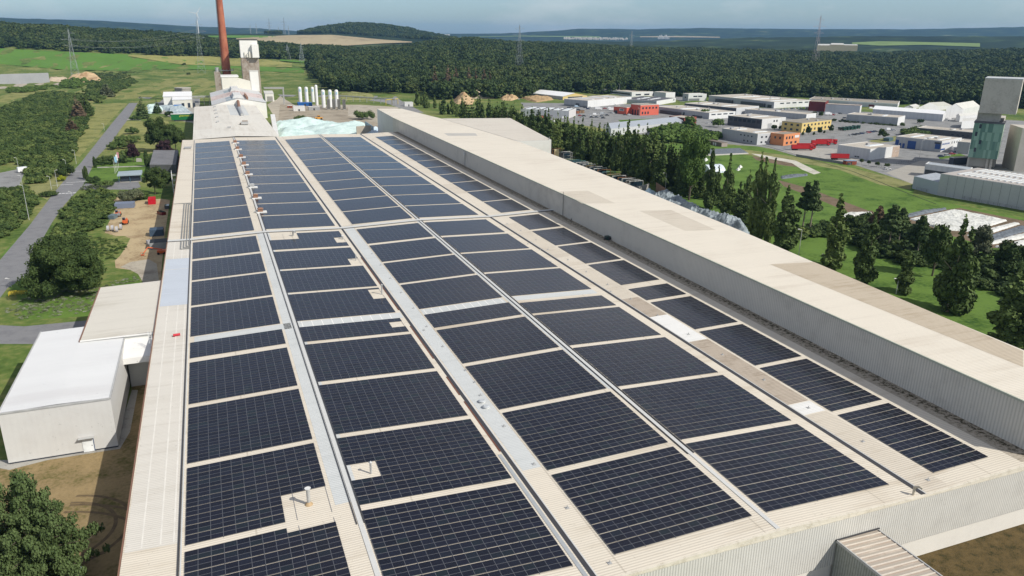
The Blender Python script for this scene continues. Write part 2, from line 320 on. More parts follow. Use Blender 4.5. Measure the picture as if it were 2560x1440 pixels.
# left parking lot, quarry yard
flat('car_park', [(-200, 520), (-200, 430), (0, 432), (40, 424), (62, 428), (50, 460), (30, 480), (0, 490)], m_asph2, .02)
flat('yard', [(-200, 200), (0, 186), (60, 180), (230, 190), (260, 203), (140, 216), (0, 222), (-200, 235)], m_dirt2, .02)
flat('rough_meadow', [(-200, 330), (0, 240), (60, 226), (200, 222), (262, 206), (330, 205), (470, 192), (560, 200), (560, 238), (470, 243), (352, 243), (330, 246), (277, 300), (200, 392), (150, 380), (200, 330), (240, 270), (190, 235), (60, 260), (-100, 380)], m_rough, .009)
flat('verge', [(118, 500), (150, 470), (180, 415), (140, 410), (100, 440), (60, 470)], m_pale, .011)
# business park
flat('business_park_paving', [(1290, 243), (1400, 250), (1430, 240), (1600, 236), (1770, 240), (1960, 255), (2010, 245), (2260, 262), (2460, 262), (2700, 275), (2900, 400), (2560, 475), (2420, 470), (2290, 462), (2130, 410), (1990, 390), (1930, 372), (1893, 366), (1760, 356), (1590, 335), (1330, 292)], m_asph2, .02)
flat('lawn', [(1740, 360), (1893, 366), (1935, 376), (1990, 393), (2130, 415), (2290, 466), (2280, 490), (2560, 545), (2700, 620), (2450, 870), (2150, 730), (1900, 620), (1700, 520), (1640, 430), (1660, 360)], m_grass, .015)
flat('verge', [(1850, 372), (1990, 392), (2150, 424), (2280, 458), (2276, 474), (2200, 462), (2100, 425), (1960, 400), (1840, 384)], m_pale, .022)
flat('lawn', [(1545, 300), (1650, 296), (1700, 300), (1640, 312), (1560, 312)], m_grass, .03)
flat('lawn', [(2345, 392), (2400, 384), (2420, 392), (2350, 398)], m_grass, .03)
flat('lawn', [(2170, 352), (2240, 340), (2290, 342), (2250, 352), (2190, 358)], m_pale, .03)
flat('truck_yard', [(1955, 378), (2010, 368), (2090, 372), (2160, 400), (2120, 412), (2040, 400)], m_conc, .034)
flat('car_park', [(2215, 432), (2300, 402), (2410, 402), (2350, 440), (2280, 460)], mat('warm_paving', (.34, .32, .28), .9, .1, .2), .034)
m_chalk = mat('pale_soil', (.52, .50, .43), .95, .12, .1, .1, col2=(.40, .37, .30)); m_earth = mat('brown_earth', (.17, .125, .085), .95, .2, .15, .1, col2=(.11, .09, .05)); m_tarp = mat('white_sheeting', (.62, .62, .58), .7, .14, .25, .3, bump=.3, col2=(.5, .5, .44)); m_slate = mat('blue_grey_rubble', (.14, .16, .18), .9, .3, .5, .2, bump=.5)
flat('track', [(1878, 384), (1900, 386), (1990, 402), (2052, 432), (2035, 436), (2005, 424), (1980, 408), (1900, 392)], m_chalk, .03)
flat('bare_soil', [(1880, 390), (1985, 404), (2000, 418), (1960, 414), (1890, 400)], m_earth, .024)
flat('bare_soil', [(1764, 373), (1850, 370), (1870, 382), (1764, 388)], m_slate, .03)
flat('track', [(1764, 387), (1870, 382), (1872, 385), (1764, 390)], m_chalk, .036)
flat('track', [(1945, 450), (2020, 470), (2100, 500), (2180, 530), (2130, 535), (2050, 500), (1960, 466)], m_earth, .024)
flat('bare_soil', [(2095, 536), (2180, 526), (2190, 538), (2120, 545)], m_earth, .026)
flat('bare_soil', [(2240, 540), (2400, 520), (2600, 560), (2700, 620), (2480, 620), (2380, 590), (2260, 556)], m_earth, .026)
# shadows belong to the light; the dark hedge line of the ditch is planted further below
# ================================================================ the big solar hall
cream = (.69, .625, .52); dirt = (.54, .465, .36)
m_roof = rib('ribbed_cream_roof', cream, dirt, 'y', .5, .28, .55, .05, seam=22.6, tint=(.60, .55, .46))
m_roofB = rib('ribbed_cream_roof_long', (.71, .65, .545), (.60, .53, .43), 'y', .5, .2, .55, .05, tint=(.68, .615, .51))
m_patch = rib('stained_roof_sheets', (.48, .41, .33), (.26, .20, .14), 'y', .5, .5, .7, .3)
m_patch2 = rib('aged_roof_sheets', (.61, .55, .455), (.50, .43, .34), 'y', .5, .3, .7, .1)
m_trans = rib('translucent_roof_sheets', (.56, .575, .565), (.48, .50, .49), 'y', .5, .18, .65, .1, spec=.15); m_tw = rib('new_white_sheets', (.76, .75, .72), (.66, .65, .6), 'y', .5, .12, .5, .1)
m_trans2 = rib('pale_blue_translucent', (.49, .53, .585), (.44, .48, .53), 'y', .5, .12, .65, .1, spec=.15)
m_wallrib = rib('grey_ribbed_cladding', (.62, .60, .55), (.55, .53, .485), 'x', .45, .55, .6, .05)
m_wallY = rib('side_ribbed_cladding', (.54, .53, .51), (.44, .42, .40), 'y', .45, .5, .6, .05)
m_plinth = mat('cream_wall', (.70, .665, .60), .8, .05, .2)
m_dark = mat('dark_flashing', (.05, .05, .055), .6, .1, 1); m_rust = mat('rusty_gutter', (.16, .065, .04), .8, .3, .5); m_edge = mat('pale_flashing', (.56, .56, .54), .5, .05, 1); m_brownedge = mat('brown_eave_trim', (.22, .12, .08), .6, .1, 1)
XE, XW = -17.2, 125.2; X1, R1_, X2, R2_, X3 = -9.45, 14.3, 41.05, 70.2, 98.4
def roof_z(x): return float(np.interp(x, [XE, X1, R1_, X2, R2_, X3, XW+1], [12.15, 12.0, 12.78, 12.0, 12.78, 12.0, 12.75]))
YF, YJ, YB = 72.5, 275.3, 546.0
hall = thing('solar_hall', 'vast low cream factory hall whose ribbed roof carries the solar arrays', 'factory hall', (54, YF, 0))
xs = [XE, X1, R1_, X2, R2_, X3, XW]
b = MB()
for x0, x1 in zip(xs[:-1], xs[1:]):
    b.poly([(x0, YF, roof_z(x0)), (x1, YF, roof_z(x1)), (x1, YB, roof_z(x1)), (x0, YB, roof_z(x0))])
b.build('roof', m_roof, hall)
b = MB()
b.poly([(XE, YB, 0), (XE, YF, 0), (XE, YF, 11.9), (XE, YB, 11.9)])
b.poly([(XW, YB, 0), (XE, YB, 0)]+[(x, YB, roof_z(x)-.02) for x in xs])
b.build('wall', m_wallY, hall)
b = MB()
b.poly([(XE, YF+.35, 0), (XW+21, YF+.35, 0), (XW+21, YF+.35, 3.9), (XE, YF+.35, 3.9)]); b.build('plinth_wall', m_plinth, hall)
b = MB(); b.box(XE, XW+.5, YF-.03, YF+.34, 3.8, 11.75); b.build('front_cladding', m_wallrib, hall)
b = MB(); b.box(XE-.1, XW+.5, YF-.12, YF+.3, 11.75, 12.02)
for x0, x1 in zip(xs[:-1], xs[1:]):
    b.hexa([(x0, YF-.1, 12.021), (x1, YF-.1, 12.021), (x1, YF+.32, 12.021), (x0, YF+.32, 12.021)], [(x0, YF-.1, max(12.03, roof_z(x0)+.06)), (x1, YF-.1, max(12.03, roof_z(x1)+.06)), (x1, YF+.32, max(12.03, roof_z(x1)+.06)), (x0, YF+.32, max(12.03, roof_z(x0)+.06))])
b.build('verge_trim', mat('aged_verge', (.64, .59, .49), .7, .08, .8, col2=(.52, .47, .37)), hall)
b = MB(); b.box(XE-.28, XE-.02, YF, YB, 11.75, 12.1); b.build('eave_gutter', m_brownedge, hall)
def strip_y(x0, x1, y0, y1, m, up, name='roof_sheet'):
    b = MB(); b.poly([(x0, y0, roof_z(x0)+up), (x1, y0, roof_z(x1)+up), (x1, y1, roof_z(x1)+up), (x0, y1, roof_z(x0)+up)]); return b.build(name, m, hall)
# coloured sheets set into the roof
strip_y(XE+.2, X1-.6, 100.5, YJ-1, rib('chalky_roof_sheets', (.635, .60, .535), (.54, .50, .43), 'y', .5, .2, .6, .08), .012)
for x in (-15.0, -12.6, -10.9): strip_y(x, x+.22, 101, YJ-1.3, mat('worn_light_streak', (.68, .65, .59), .7, .10, .4), .02, 'roof_seam')
strip_y(XE+.3, X1-.7, 206, 240, m_trans2, .026); strip_y(XE+.3, X1-.7, 240.3, 252, m_trans2, .028)
for x0, x1 in ((11.6, 14.0), (14.6, 15.6), (41.9, 45.2), (68.9, 70.0), (70.45, 71.0)):
    strip_y(x0, x1, 101 if x0 < 60 else 122, YJ-1, m_trans, .014)
for yy0, yy1 in ((177.25, 181.15),):
    strip_y(X1+1, R1_-1, yy0, yy1, m_trans, .014); strip_y(R1_+1, X2-.6, yy0, yy1, m_trans, .016); strip_y(X3-52.7, R2_-2, yy0, yy1, m_trans, .016); strip_y(R2_+1, X3-3, yy0+.5, yy1, m_trans, .016)
    for k in range(22): strip_y(R1_+1.5+k*2.4 if k < 10 else X3-52+(k-10)*2.1, (R1_+1.75+k*2.4) if k < 10 else X3-51.75+(k-10)*2.1, yy0, yy1, m_tw, .024, 'roof_seam')
for y0, y1, m in ((171, 200, m_patch2), (156.5, 171, m_patch), (139, 156.4, m_tw), (105, 138.8, m_patch), (100.5, 104.8, m_tw), (73.2, 100.2, m_patch2), (214, 262, m_patch2), (322, 345, m_patch2)):
    strip_y(X3+.75, 104.2, y0, y1, m, .014)
# dark moss strip at the foot of the high wall
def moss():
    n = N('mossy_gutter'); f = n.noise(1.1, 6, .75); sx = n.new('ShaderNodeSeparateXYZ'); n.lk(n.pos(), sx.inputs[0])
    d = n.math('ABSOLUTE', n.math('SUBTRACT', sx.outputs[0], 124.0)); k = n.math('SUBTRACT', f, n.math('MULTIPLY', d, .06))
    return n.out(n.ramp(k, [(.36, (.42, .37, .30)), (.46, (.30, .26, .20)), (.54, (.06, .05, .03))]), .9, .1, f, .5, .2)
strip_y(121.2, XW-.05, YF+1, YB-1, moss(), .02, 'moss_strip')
# ridge caps, valley gutters, transverse joint
for x in (R1_, R2_):
    b = MB()
    for y0, y1 in ((YF+.4, YJ-.5), (YJ+.5, YB)):
        b.box(x-.35, x+.35, y0, y1, 12.76, 12.86); 
    b.build('ridge_cap', m_edge, hall)
    b = MB(); b.box(x+.5, x+.66, 95, YB-2, 12.79, 12.97); b.box(x-.62, x-.5, 95, YB-2, 12.79, 12.92); b.build('cable_tray', m_dark, hall)
for x, w in ((X2, .34), (X3, .42)):
    b = MB(); b.box(x-w, x+w, YF+.2, YB-.2, 11.9, 12.045); b.build('valley_gutter', m_dark, hall)
    b = MB(); b.box(x+w+.02, x+w+.22, YF+.3, YB-.2, 11.95, 12.09); b.build('gutter_flashing', m_edge, hall)
b = MB()
for y0, y1 in ((108, 128), (131, 140), (150, 171), (183, 235)): b.box(X2-.62, X2-.36, y0, y1, 11.98, 12.075)
b.build('rusty_flashing', m_rust, hall)
b = MB(); b.box(X2-1.25, X2-.64, 72.9, 107, 11.98, 12.1); b.build('grey_gutter_tray', mat('zinc_tray', (.35, .37, .38), .4, .1, 1), hall)
b = MB()
for x0, x1 in zip(xs[:-1], xs[1:]):
    b.hexa([(x0, YJ-.9, roof_z(x0)-.05), (x1, YJ-.9, roof_z(x1)-.05), (x1, YJ+.9, roof_z(x1)-.05), (x0, YJ+.9, roof_z(x0)-.05)], [(x0, YJ-.9, roof_z(x0)+.3), (x1, YJ-.9, roof_z(x1)+.3), (x1, YJ+.9, roof_z(x1)+.3), (x0, YJ+.9, roof_z(x0)+.3)])
b.build('expansion_joint', m_edge, hall)
b = MB()
for x0, x1 in zip(xs[:-1], xs[1:]):
    for o_ in (-1.25, 1.0): b.hexa([(x0, YJ+o_, roof_z(x0)+.02), (x1, YJ+o_, roof_z(x1)+.02), (x1, YJ+o_+.2, roof_z(x1)+.02), (x0, YJ+o_+.2, roof_z(x0)+.02)], [(x0, YJ+o_, roof_z(x0)+.2), (x1, YJ+o_, roof_z(x1)+.2), (x1, YJ+o_+.2, roof_z(x1)+.2), (x0, YJ+o_+.2, roof_z(x0)+.2)])
b.build('joint_cable_duct', m_dark, hall)
b = MB(); b.box(X1-.75, X1-.55, YF+1, YB-3, 12.02, 12.2); b.build('cable_tray', m_dark, hall)
b = MB(); b.box(X1-.45, X1-.25, YF+1, YB-3, 12.02, 12.12); b.build('cable_tray', m_edge, hall)
# stepped cable ducts beside the left gutter
for k in range(4):
    x = -10.4-k*.85; b = MB(); b.box(x-.16, x+.16, 268-k*1.6, 334+k*1.3, 12.16, 12.34); b.box(x, -9.9, 268-k*1.6-.16, 268-k*1.6+.16, 12.16, 12.335); b.box(x-.17 if k < 3 else XE+.1, -9.9, 334+k*1.3-.16, 334+k*1.3+.16, 12.16, 12.335)
    b.build('cable_duct', mat('duct_grey', (.22, .22, .21), .5, .1, 1), hall)
# ---------------------------------------------------------------- solar arrays
def panel_mat():
    n = N('solar_glass'); uv = n.new('ShaderNodeUVMap').outputs[0]; sx = n.new('ShaderNodeSeparateXYZ'); n.lk(uv, sx.inputs[0])
    u = n.math('FRACT', sx.outputs[0]); v = n.math('FRACT', sx.outputs[1])
    def edge(t, w): return n.math('GREATER_THAN', n.math('ABSOLUTE', n.math('SUBTRACT', t, .5)), .5-w)
    frame = n.math('MAXIMUM', edge(u, .022), edge(v, .028))
    cu = n.math('FRACT', n.math('MULTIPLY', u, 10)); cell = edge(cu, .07); mid = n.math('LESS_THAN', n.math('ABSOLUTE', n.math('SUBTRACT', v, .5)), .012)
    fl = n.new('ShaderNodeVectorMath', operation='FLOOR'); n.lk(uv, fl.inputs[0]); wn_ = n.new('ShaderNodeTexWhiteNoise'); n.lk(fl.outputs[0], wn_.inputs['Vector'])
    base = n.ramp(wn_.outputs['Value'], [(0, (.003, .004, .010)), (.4, (.0055, .006, .015)), (.8, (.008, .010, .022)), (1, (.008, .017, .020))])
    big = n.noise(.03, 3); base = n.mix(n.math('MULTIPLY', big, .6), base, (.008, .010, .019))
    c = n.mix(n.math('MULTIPLY', n.math('MAXIMUM', cell, mid), .45), base, (.035, .039, .05)); c = n.mix(frame, c, (.10, .104, .115))
    m = n.out(c, n.math('ADD', .10, n.math('MULTIPLY', n.math('ADD', wn_.outputs['Value'], n.noise(.02, 4)), .07)), .30, n.noise(.045, 3), .06, 1.2); return m
m_pv = panel_mat(); m_alu = mat('aluminium_rail', (.42, .42, .43), .35, .05, 2, metal=.6)
NX = {0: 12, 1: 15, 2: 14, 3: 15, 4: 8}
CX = [(-9.3, 11.0), (14.9, 39.4), (45.7, 68.6), (71.2, 95.3), (104.9, 117.4)]
ROWS = [(271.0, 249.9), (247.5, 227.0), (225.3, 204.2), (202.6, 181.4), (177.0, 167.3), (165.6, 144.8), (143.2, 122.1), (120.7, 99.4), (98.0, 76.6)]
ROWC = {0: {4: (177.5, 168.0)}, 1: {}, 2: {}, 3: {4: (175.5, 167.0)}, 4: {4: (177.5, 167.5)}}
FAR = [(300.7-.0+k*22.75, 300.7+k*22.75-21.3) for k in range(0, 11)]     # (far edge, near edge)
cname = ['leftmost', 'second', 'middle', 'fourth', 'narrow rightmost']
notch = []                               # rectangles left free for vents: column, x0,x1,y0,y1
def px_rect(c, tl, br): 
    z = 12.4; a, q = at(*tl, z=z), at(*br, z=z); notch.append((c, min(a[0], q[0]), max(a[0], q[0]), min(a[1], q[1]), max(a[1], q[1])))
px_rect(0, (713, 1241), (845, 1310)); px_rect(1, (835, 1172), (945, 1196)); px_rect(2, (1170, 915), (1203, 960)); px_rect(2, (1216, 988), (1254, 1026))
px_rect(1, (672, 580), (749, 598)); px_rect(1, (838, 594), (885, 602)); px_rect(1, (873, 647), (925, 657)); px_rect(1, (920, 722), (965, 741)); px_rect(1, (975, 803), (1025, 810))
def row_z(x): return roof_z(x)+.11
def array(c, y1, y0, label, detail, seed):
    x0, x1 = CX[c]; n = NX[c]; pw = (x1-x0)/n; k = max(2, round((y1-y0)/1.18)); k += k % 2; ph = (y1-y0)/k
    root = thing('solar_array', label, 'solar array', ((x0+x1)/2, (y0+y1)/2, 12.1), 'solar arrays on the hall roof')
    V_, F_, UVs = [], [], []; rails = MB()
    def flush(nm):
        nonlocal V_, F_, UVs
        if not F_: return
        o = mesh(nm, V_, F_, m_pv, root); uvl = o.data.uv_layers.new(name='UVMap'); uvl.data.foreach_set('uv', np.array(UVs, 'f').ravel()); V_, F_, UVs = [], [], []
    for r in range(k):
        gap0, gap1 = (.02, .10) if r % 2 == 0 else (.02, .02)
        ya = y0+r*ph+(.145 if r % 2 == 0 else .02); yb = y0+(r+1)*ph-(.02 if r % 2 == 0 else .03)
        cells = [i for i in range(n) if not any(q[0] == c and q[1]-.2 < x0+(i+.5)*pw < q[2]+.2 and q[3]-.1 < (ya+yb)/2 < q[4]+.1 for q in notch)]
        runs = []
        for i in cells:
            if runs and runs[-1][1] == i-1: runs[-1][1] = i
            else: runs.append([i, i])
        for i0, i1 in runs:
            a, q = x0+i0*pw+.01, x0+(i1+1)*pw-.01; s = len(V_); za, zb = row_z(a)+.03, row_z(q)+.03
            V_ += [(a, ya, za), (q, ya, zb), (q, yb, zb), (a, yb, za), (a, ya, za-.045), (q, ya, zb-.045), (q, yb, zb-.045), (a, yb, za-.045)]
            F_ += [(s, s+1, s+2, s+3), (s+4, s+5, s+1, s), (s+5, s+6, s+2, s+1), (s+6, s+7, s+3, s+2), (s+7, s+4, s, s+3)]
            u0, u1, w = i0+c*40, i1+1+c*40, r+seed*30
            UVs += [(u0, w), (u1, w), (u1, w+1), (u0, w+1)]+[(u0+.001, w+.001)]*16
            if detail: rails.box(a, q, ya+.3, ya+.36, 0, 0) if False else None
        if detail and r % 2 == 1: flush('panel_row')
    flush('panel_row' if detail else 'panel_field')
    if detail:
        for i in range(n+1):
            if i % 3 == 0:
                xx = min(max(x0+i*pw, x0+.1), x1-.1); rails.box(xx-.03, xx+.03, y0, y1, row_z(xx)-.09, row_z(xx)-.04)
        rails.build('mounting_rail', m_alu, root)
    return root
sd_ = 0
for c in range(5):
    for r, (y1, y0) in enumerate(ROWS):
        y1, y0 = ROWC.get(c, {}).get(r, (y1, y0)); sd_ += 1
        array(c, y1, y0, 'dark solar array in the %s column before the roof joint, %s' % (cname[c], 'nearest the camera' if r == 8 else '%s from the front' % ordn(8-r)), True, sd_)
    for r, (y1, y0) in enumerate(FAR):
        sd_ += 1
        if c == 4 and r == 10: y1 -= 3
        array(c, y1, y0, 'solar array in the %s column beyond the roof joint, %s' % (cname[c], 'nearest the joint' if r == 0 else '%s from the joint' % ordn(r)), False, sd_)
array(0, 74.8+0, 74.0, 'x', False, 1) if False else None
# ---------------------------------------------------------------- things on the roof
m_pipe = mat('galvanised_pipe', (.45, .45, .44), .45, .15, 2, metal=.3); m_tan = mat('stained_lead', (.42, .30, .17), .7, .3, 2); m_slab = mat('white_slab', (.72, .71, .68), .6, .06, 1)
def vent(px, label, h, r, cone=True, cap='flare', pm=None):
    P = at(px[0], px[1], 12.5); z = roof_z(P[0]); P = at(px[0], px[1], z); z = roof_z(P[0])
    t = thing('roof_vent', label, 'roof vent', (P[0], P[1], z), 'vent pipes on the hall roof')
    b = MB(); b.tube((P[0], P[1], z), (P[0], P[1], z+h), r, n=14); b.build('pipe', pm or m_pipe, t, smooth=False)
    if cone: b = MB(); b.tube((P[0], P[1], z-.02), (P[0], P[1], z+r*1.7), r*2.4, r*1.05, 14); b.build('base_flashing', m_tan, t)
    if cap == 'flare': b = MB(); b.tube((P[0], P[1], z+h-.01), (P[0], P[1], z+h+r*1.2), r*1.05, r*1.75, 14); b.build('cowl', mat('pale_cowl', (.7, .7, .68), .5), t)
    elif cap == 'hat': b = MB(); b.tube((P[0], P[1], z+h+.15), (P[0], P[1], z+h+.4), r*1.9, r*.3, 14); b.tube((P[0], P[1], z+h-.02), (P[0], P[1], z+h+.16), r*.3, r*.3, 6); b.build('rain_hat', m_pipe, t)
    elif cap == 'bend':
        b = MB(); b.tube((P[0], P[1], z+h-.1), (P[0]+r*1.5, P[1]-r*3, z+h+r*1.2), r, r, 12); b.tube((P[0]+r*1.5, P[1]-r*3, z+h+r*1.2), (P[0]+r*2.4, P[1]-r*5, z+h+.1), r, r, 12); b.build('bent_head', pm or m_pipe, t)
    return t
vent((772.5, 1261), 'tall vent pipe with pale flared head and stained conical foot, front left of the roof', 2.5, .27)
vent((927.5, 1184), 'slim galvanised vent pipe with reddish hat in the cut-out of the second column', 1.9, .17, False, 'hat')
vent((955, 736), 'tall thin vent pipe beside the first valley gutter, mid roof', 2.6, .2, False, 'hat')
vent((890, 651), 'small T-shaped vent beside the valley gutter in a square cut-out', 1.6, .17, False, 'hat')
vent((733, 590), 'grey bent vent pipe in the pale cut-out behind the roof joint', 1.5, .28, False, 'bend')
vent((857, 598), 'low white vent in the small cut-out by the roof joint', .9, .3, False, 'flare')
vent((2283, 1237), 'short beige vent pipe by the front end of the second valley gutter', 1.5, .2, False, 'bend', mat('beige_pipe', (.5, .45, .36), .6))
vent((1681, 668), 'dark capped outlet pipe at the foot of the high wall', 1.8, .22, False, 'hat', mat('dark_pipe', (.12, .12, .12), .6))
for i, (px, lab) in enumerate((((1205, 1004), 'farther of the two grey flat roof domes by the valley gutter'), ((1215, 1018), 'nearer of the two grey flat roof domes by the valley gutter'))):
    P = at(*px, 12.2); t = thing('roof_dome', lab, 'roof dome', (P[0], P[1], roof_z(P[0])), 'flat roof domes')
    b = MB(); z = roof_z(P[0]); b.tube((P[0], P[1], z), (P[0], P[1], z+.35), .62, .62, 20); b.build('upstand', m_edge, t); b = MB(); b.tube((P[0], P[1], z+.34), (P[0], P[1], z+.5), .72, .5, 20); b.build('cover', mat('dome_grey', (.45, .47, .48), .4), t)
# small brackets and cable clamps dotted along the valley walkway
used = [False]
for i, (px, py) in enumerate([(1164, 926), (1187, 956), (1201, 989), (1260, 1066), (1335, 1161), (1418, 1270), (1524, 1408), (1060, 826), (1107, 867), (930, 635), (952, 663), (976, 696), (1003, 732), (1034, 771), (1067, 817), (1519, 712), (1527, 730), (1577, 748), (1644, 789), (1721, 836), (1806, 887), (1910, 950), (2021, 1020), (2157, 1104), (2320, 1200), (1320, 610), (1350, 625), (1377, 655), (1268, 560), (1302, 577), (1340, 600), (1370, 624), (1420, 650), (1466, 680)]):
    P = at(px, py, 12.1); P = at(px, py, roof_z(P[0]))
    if not used[0]:
        pr_ = thing('roof_anchor', 'x', 'roof anchor', (0, 0, 0)); b = MB(); b.tube((0, 0, 0), (0, 0, .38), .07, n=8); b.build('post', m_pipe, pr_); b = MB(); b.box(-.25, .25, -.25, .25, 0, .06); b.build('base_plate', m_pipe, pr_)
    place(pr_, used, (P[0], P[1], roof_z(P[0])), 0, 1.15, 'small grey safety anchor standing beside a valley gutter', 'safety anchors along the valley gutters')
# eight brown extract units with white slabs along the second column
mc_b = mat('brown_unit', (.26, .14, .09), .7, .25, 1.5); mc_g = mat('grey_unit', (.40, .40, .39), .5, .15, 1.5)
for i, (px, py) in enumerate([(590, 354), (596, 370), (605, 390), (612, 409), (621, 433), (632, 465), (641, 492), (653, 527)]):
    P = at(px-2, py+4, 12.8); z = roof_z(P[0]); brown = i not in (5,)
    t = thing('extract_unit', '%s roof extract unit on a white slab, %s from the far end of the line' % ('brown' if brown else 'grey', ordn(i)), 'roof unit', (P[0], P[1], z), 'extract units along the roof walkway')
    b = MB(); b.box(P[0]-1.5, P[0]+2.4, P[1]-1.6, P[1]+1.2, z-.05, z+.42); b.build('slab', m_slab, t)
    b = MB(); b.box(P[0]-.9, P[0]+1.0, P[1]-.6, P[1]+1.0, z+.42, z+1.5); b.hexa([(P[0]-1.1, P[1]-.8, z+1.5), (P[0]+1.2, P[1]-.8, z+1.5), (P[0]+1.2, P[1]+1.2, z+1.5), (P[0]-1.1, P[1]+1.2, z+1.5)], [(P[0]-.5, P[1]-.2, z+1.9), (P[0]+.6, P[1]-.2, z+1.9), (P[0]+.6, P[1]+.6, z+1.9), (P[0]-.5, P[1]+.6, z+1.9)]); b.build('housing', mc_b if brown else mc_g, t)
    b = MB(); b.tube((P[0]-2.2, P[1]+.3, z+.3), (P[0]-.7, P[1]+.3, z+.9), .28, n=10); b.build('duct', m_pipe, t)
P = at(470, 372, 12.1); t = thing('roof_unit', 'small grey framed plant unit near the far left corner of the hall roof', 'roof unit', (P[0], P[1], 12.1))
b = MB(); b.box(P[0]-1.6, P[0]+1.6, P[1]-2, P[1]+2, 12.12, 13.0); b.build('casing', mc_g, t); b = MB(); b.box(P[0]-1.9, P[0]+1.9, P[1]-2.4, P[1]+2.4, 13.0, 13.12)
for sx_, sy_ in ((-1, -1), (1, -1), (1, 1), (-1, 1)): b.tube((P[0]+sx_*2.1, P[1]+sy_*2.6, 12.1), (P[0]+sx_*2.1, P[1]+sy_*2.6, 14), .06, n=6)
b.build('frame', m_pipe, t)
P = at(442, 840, 12.1); t = thing('roof_roll', 'red roll of sheeting lying on the left edge strip of the roof', 'roll', (P[0], P[1], 12.1))
b = MB(); b.tube((P[0]-.75, P[1]-.1, 12.42), (P[0]+.75, P[1]+.1, 12.42), .3, n=14); b.build('roll', mat('red_sheet', (.50, .035, .05), .5), t); b = MB(); b.box(P[0]-.9, P[0]-.4, P[1]-.35, P[1]+.3, 12.12, 12.18); b.build('loose_end', mat('red_sheet_dark', (.3, .05, .06), .6), t)
P = at(1520, 597, 12.9); t = thing('exhaust_fan', 'dark green box fan standing at the foot of the high wall', 'fan', (P[0], P[1], 12.8))
b = MB(); b.box(P[0]-.9, P[0]+.9, P[1]-1.0, P[1]+1.0, 12.75, 13.9); b.build('casing', mat('dark_green', (.03, .06, .05), .5), t); b = MB(); b.tube((P[0], P[1]-1.0, 13.35), (P[0], P[1]-1.5, 13.35), .45, n=12); b.tube((P[0]-.9, P[1], 13.3), (P[0]-1.5, P[1], 13.0), .3, n=10); b.build('outlet', m_dark, t)
P = at(1437, 548, 12.9); t = thing('roof_outlet', 'pair of short pipes by the ladder on the high wall', 'roof vent', (P[0], P[1], 12.8))
b = MB(); b.tube((P[0], P[1], 12.7), (P[0], P[1], 14.2), .16); b.build('pipe', m_pipe, t); b = MB(); b.tube((P[0]-1.3, P[1], 12.7), (P[0]-1.3, P[1], 13.3), .3, n=10); b.build('pipe', m_dark, t)
# ================================================================ the long high hall on the right
OUT = [(146.5, 76), (146.8, 95), (148.6, 128), (154.5, 193), (161.5, 305), (164, 370)]
lh = thing('long_hall', 'long tall white hall with flat roof rising along the right of the solar roof', 'factory hall', (140, 80, 0))
ZT = 21.1
b = MB(); top = [(XW, 72.8), (146.3, 72.8)]+OUT[1:]+[(165, 414)]+[(157.5, 545)]+[(148, 627), (128.5, 631), (XW+.5, 560)]
inner = top; b.poly([(p[0], p[1], ZT) for p in inner]); o = b.build('roof', m_roofB, lh); bm_tri(o)
b = MB()
for i in range(len(top)):
    p, q = top[i], top[(i+1) % len(top)]
    if i in (len(top)-1,): continue
    b.poly([(p[0], p[1], 0), (q[0], q[1], 0), (q[0], q[1], ZT), (p[0], p[1], ZT)])
b.build('wall', rib('white_box_rib', (.62, .61, .59), (.52, .50, .47), 'xy', .5, .25, .6, .05), lh)
b = MB(); b.poly([(XW, 560, 11.5), (XW, 72.8, 11.5), (XW, 72.8, ZT), (XW, 560, ZT)]); b.build('side_cladding', rib('shaded_side_rib', (.66, .62, .55), (.54, .50, .44), 'y', .62, .35, .6, .03), lh)
b = MB(); b.box(XW-.22, XW+.1, 72.6, 560, ZT-.28, ZT+.12); b.build('coping', mat('greenish_coping', (.44, .46, .38), .6, .1, .5), lh)
b = MB(); b.box(XW+.11, 146.5, 72.6, 72.9, ZT-.2, ZT+.12); b.build('coping', mat('greenish_coping', (0, 0, 0)), lh)
def lroof(pts, m, up=.02, nm='roof_sheet'): 
    b = MB(); b.poly([(p[0], p[1], ZT+up) for p in ccw(pts)]); return b.build(nm, m, lh)
A = lambda *q: tuple(at(q[0], q[1], ZT)[:2])
lroof([A(1925, 661), A(2035, 655), A(2558, 878), A(2558, 918)], rib('weathered_tan_sheets', (.55, .47, .36), (.40, .32, .22), 'y', .5, .5, .7, .12))
lroof([A(1598, 527), A(1678, 525), A(1790, 575), A(1712, 577)], m_patch2); lroof([A(1398, 479), A(1470, 477), A(1538, 508), A(1455, 509)], m_patch2)
lroof([A(1110, 333), A(1188, 333), A(1194, 339.5), A(1120, 339.5)], rib('aged_grey_sheets', (.50, .48, .44), (.4, .38, .35), 'y', .5, .3, .7, .1))
m_ladder = mat('ladder_steel', (.12, .11, .10), .5)
P = at(1408, 539, 12.8); t = thing('wall_ladder', 'dark access ladder fixed to the high white wall', 'ladder', (XW, P[1], 12.8))
b = MB(); b.tube((XW-.25, P[1]-.25, 12.7), (XW-.25, P[1]-.25, 22.2), .05, n=6); b.tube((XW-.25, P[1]+.25, 12.7), (XW-.25, P[1]+.25, 22.2), .05, n=6); b.build('rail', m_ladder, t)
b = MB()
for k in range(24): b.tube((XW-.25, P[1]-.25, 13+k*.38), (XW-.25, P[1]+.25, 13+k*.38), .025, n=5)
b.build('rung', m_ladder, t)
P = atX(1163, 392, XW); t = thing('wall_hopper', 'pale rainwater hopper and downpipe on the high wall', 'downpipe', (XW, P[1], 12.7))
b = MB(); b.box(XW-.7, XW-.02, P[1]-1, P[1]+1, 18.6, 20.2); b.build('hopper', m_edge, t); b = MB(); b.tube((XW-.3, P[1], 12.7), (XW-.3, P[1], 18.6), .16); b.build('downpipe', m_wallY, t)
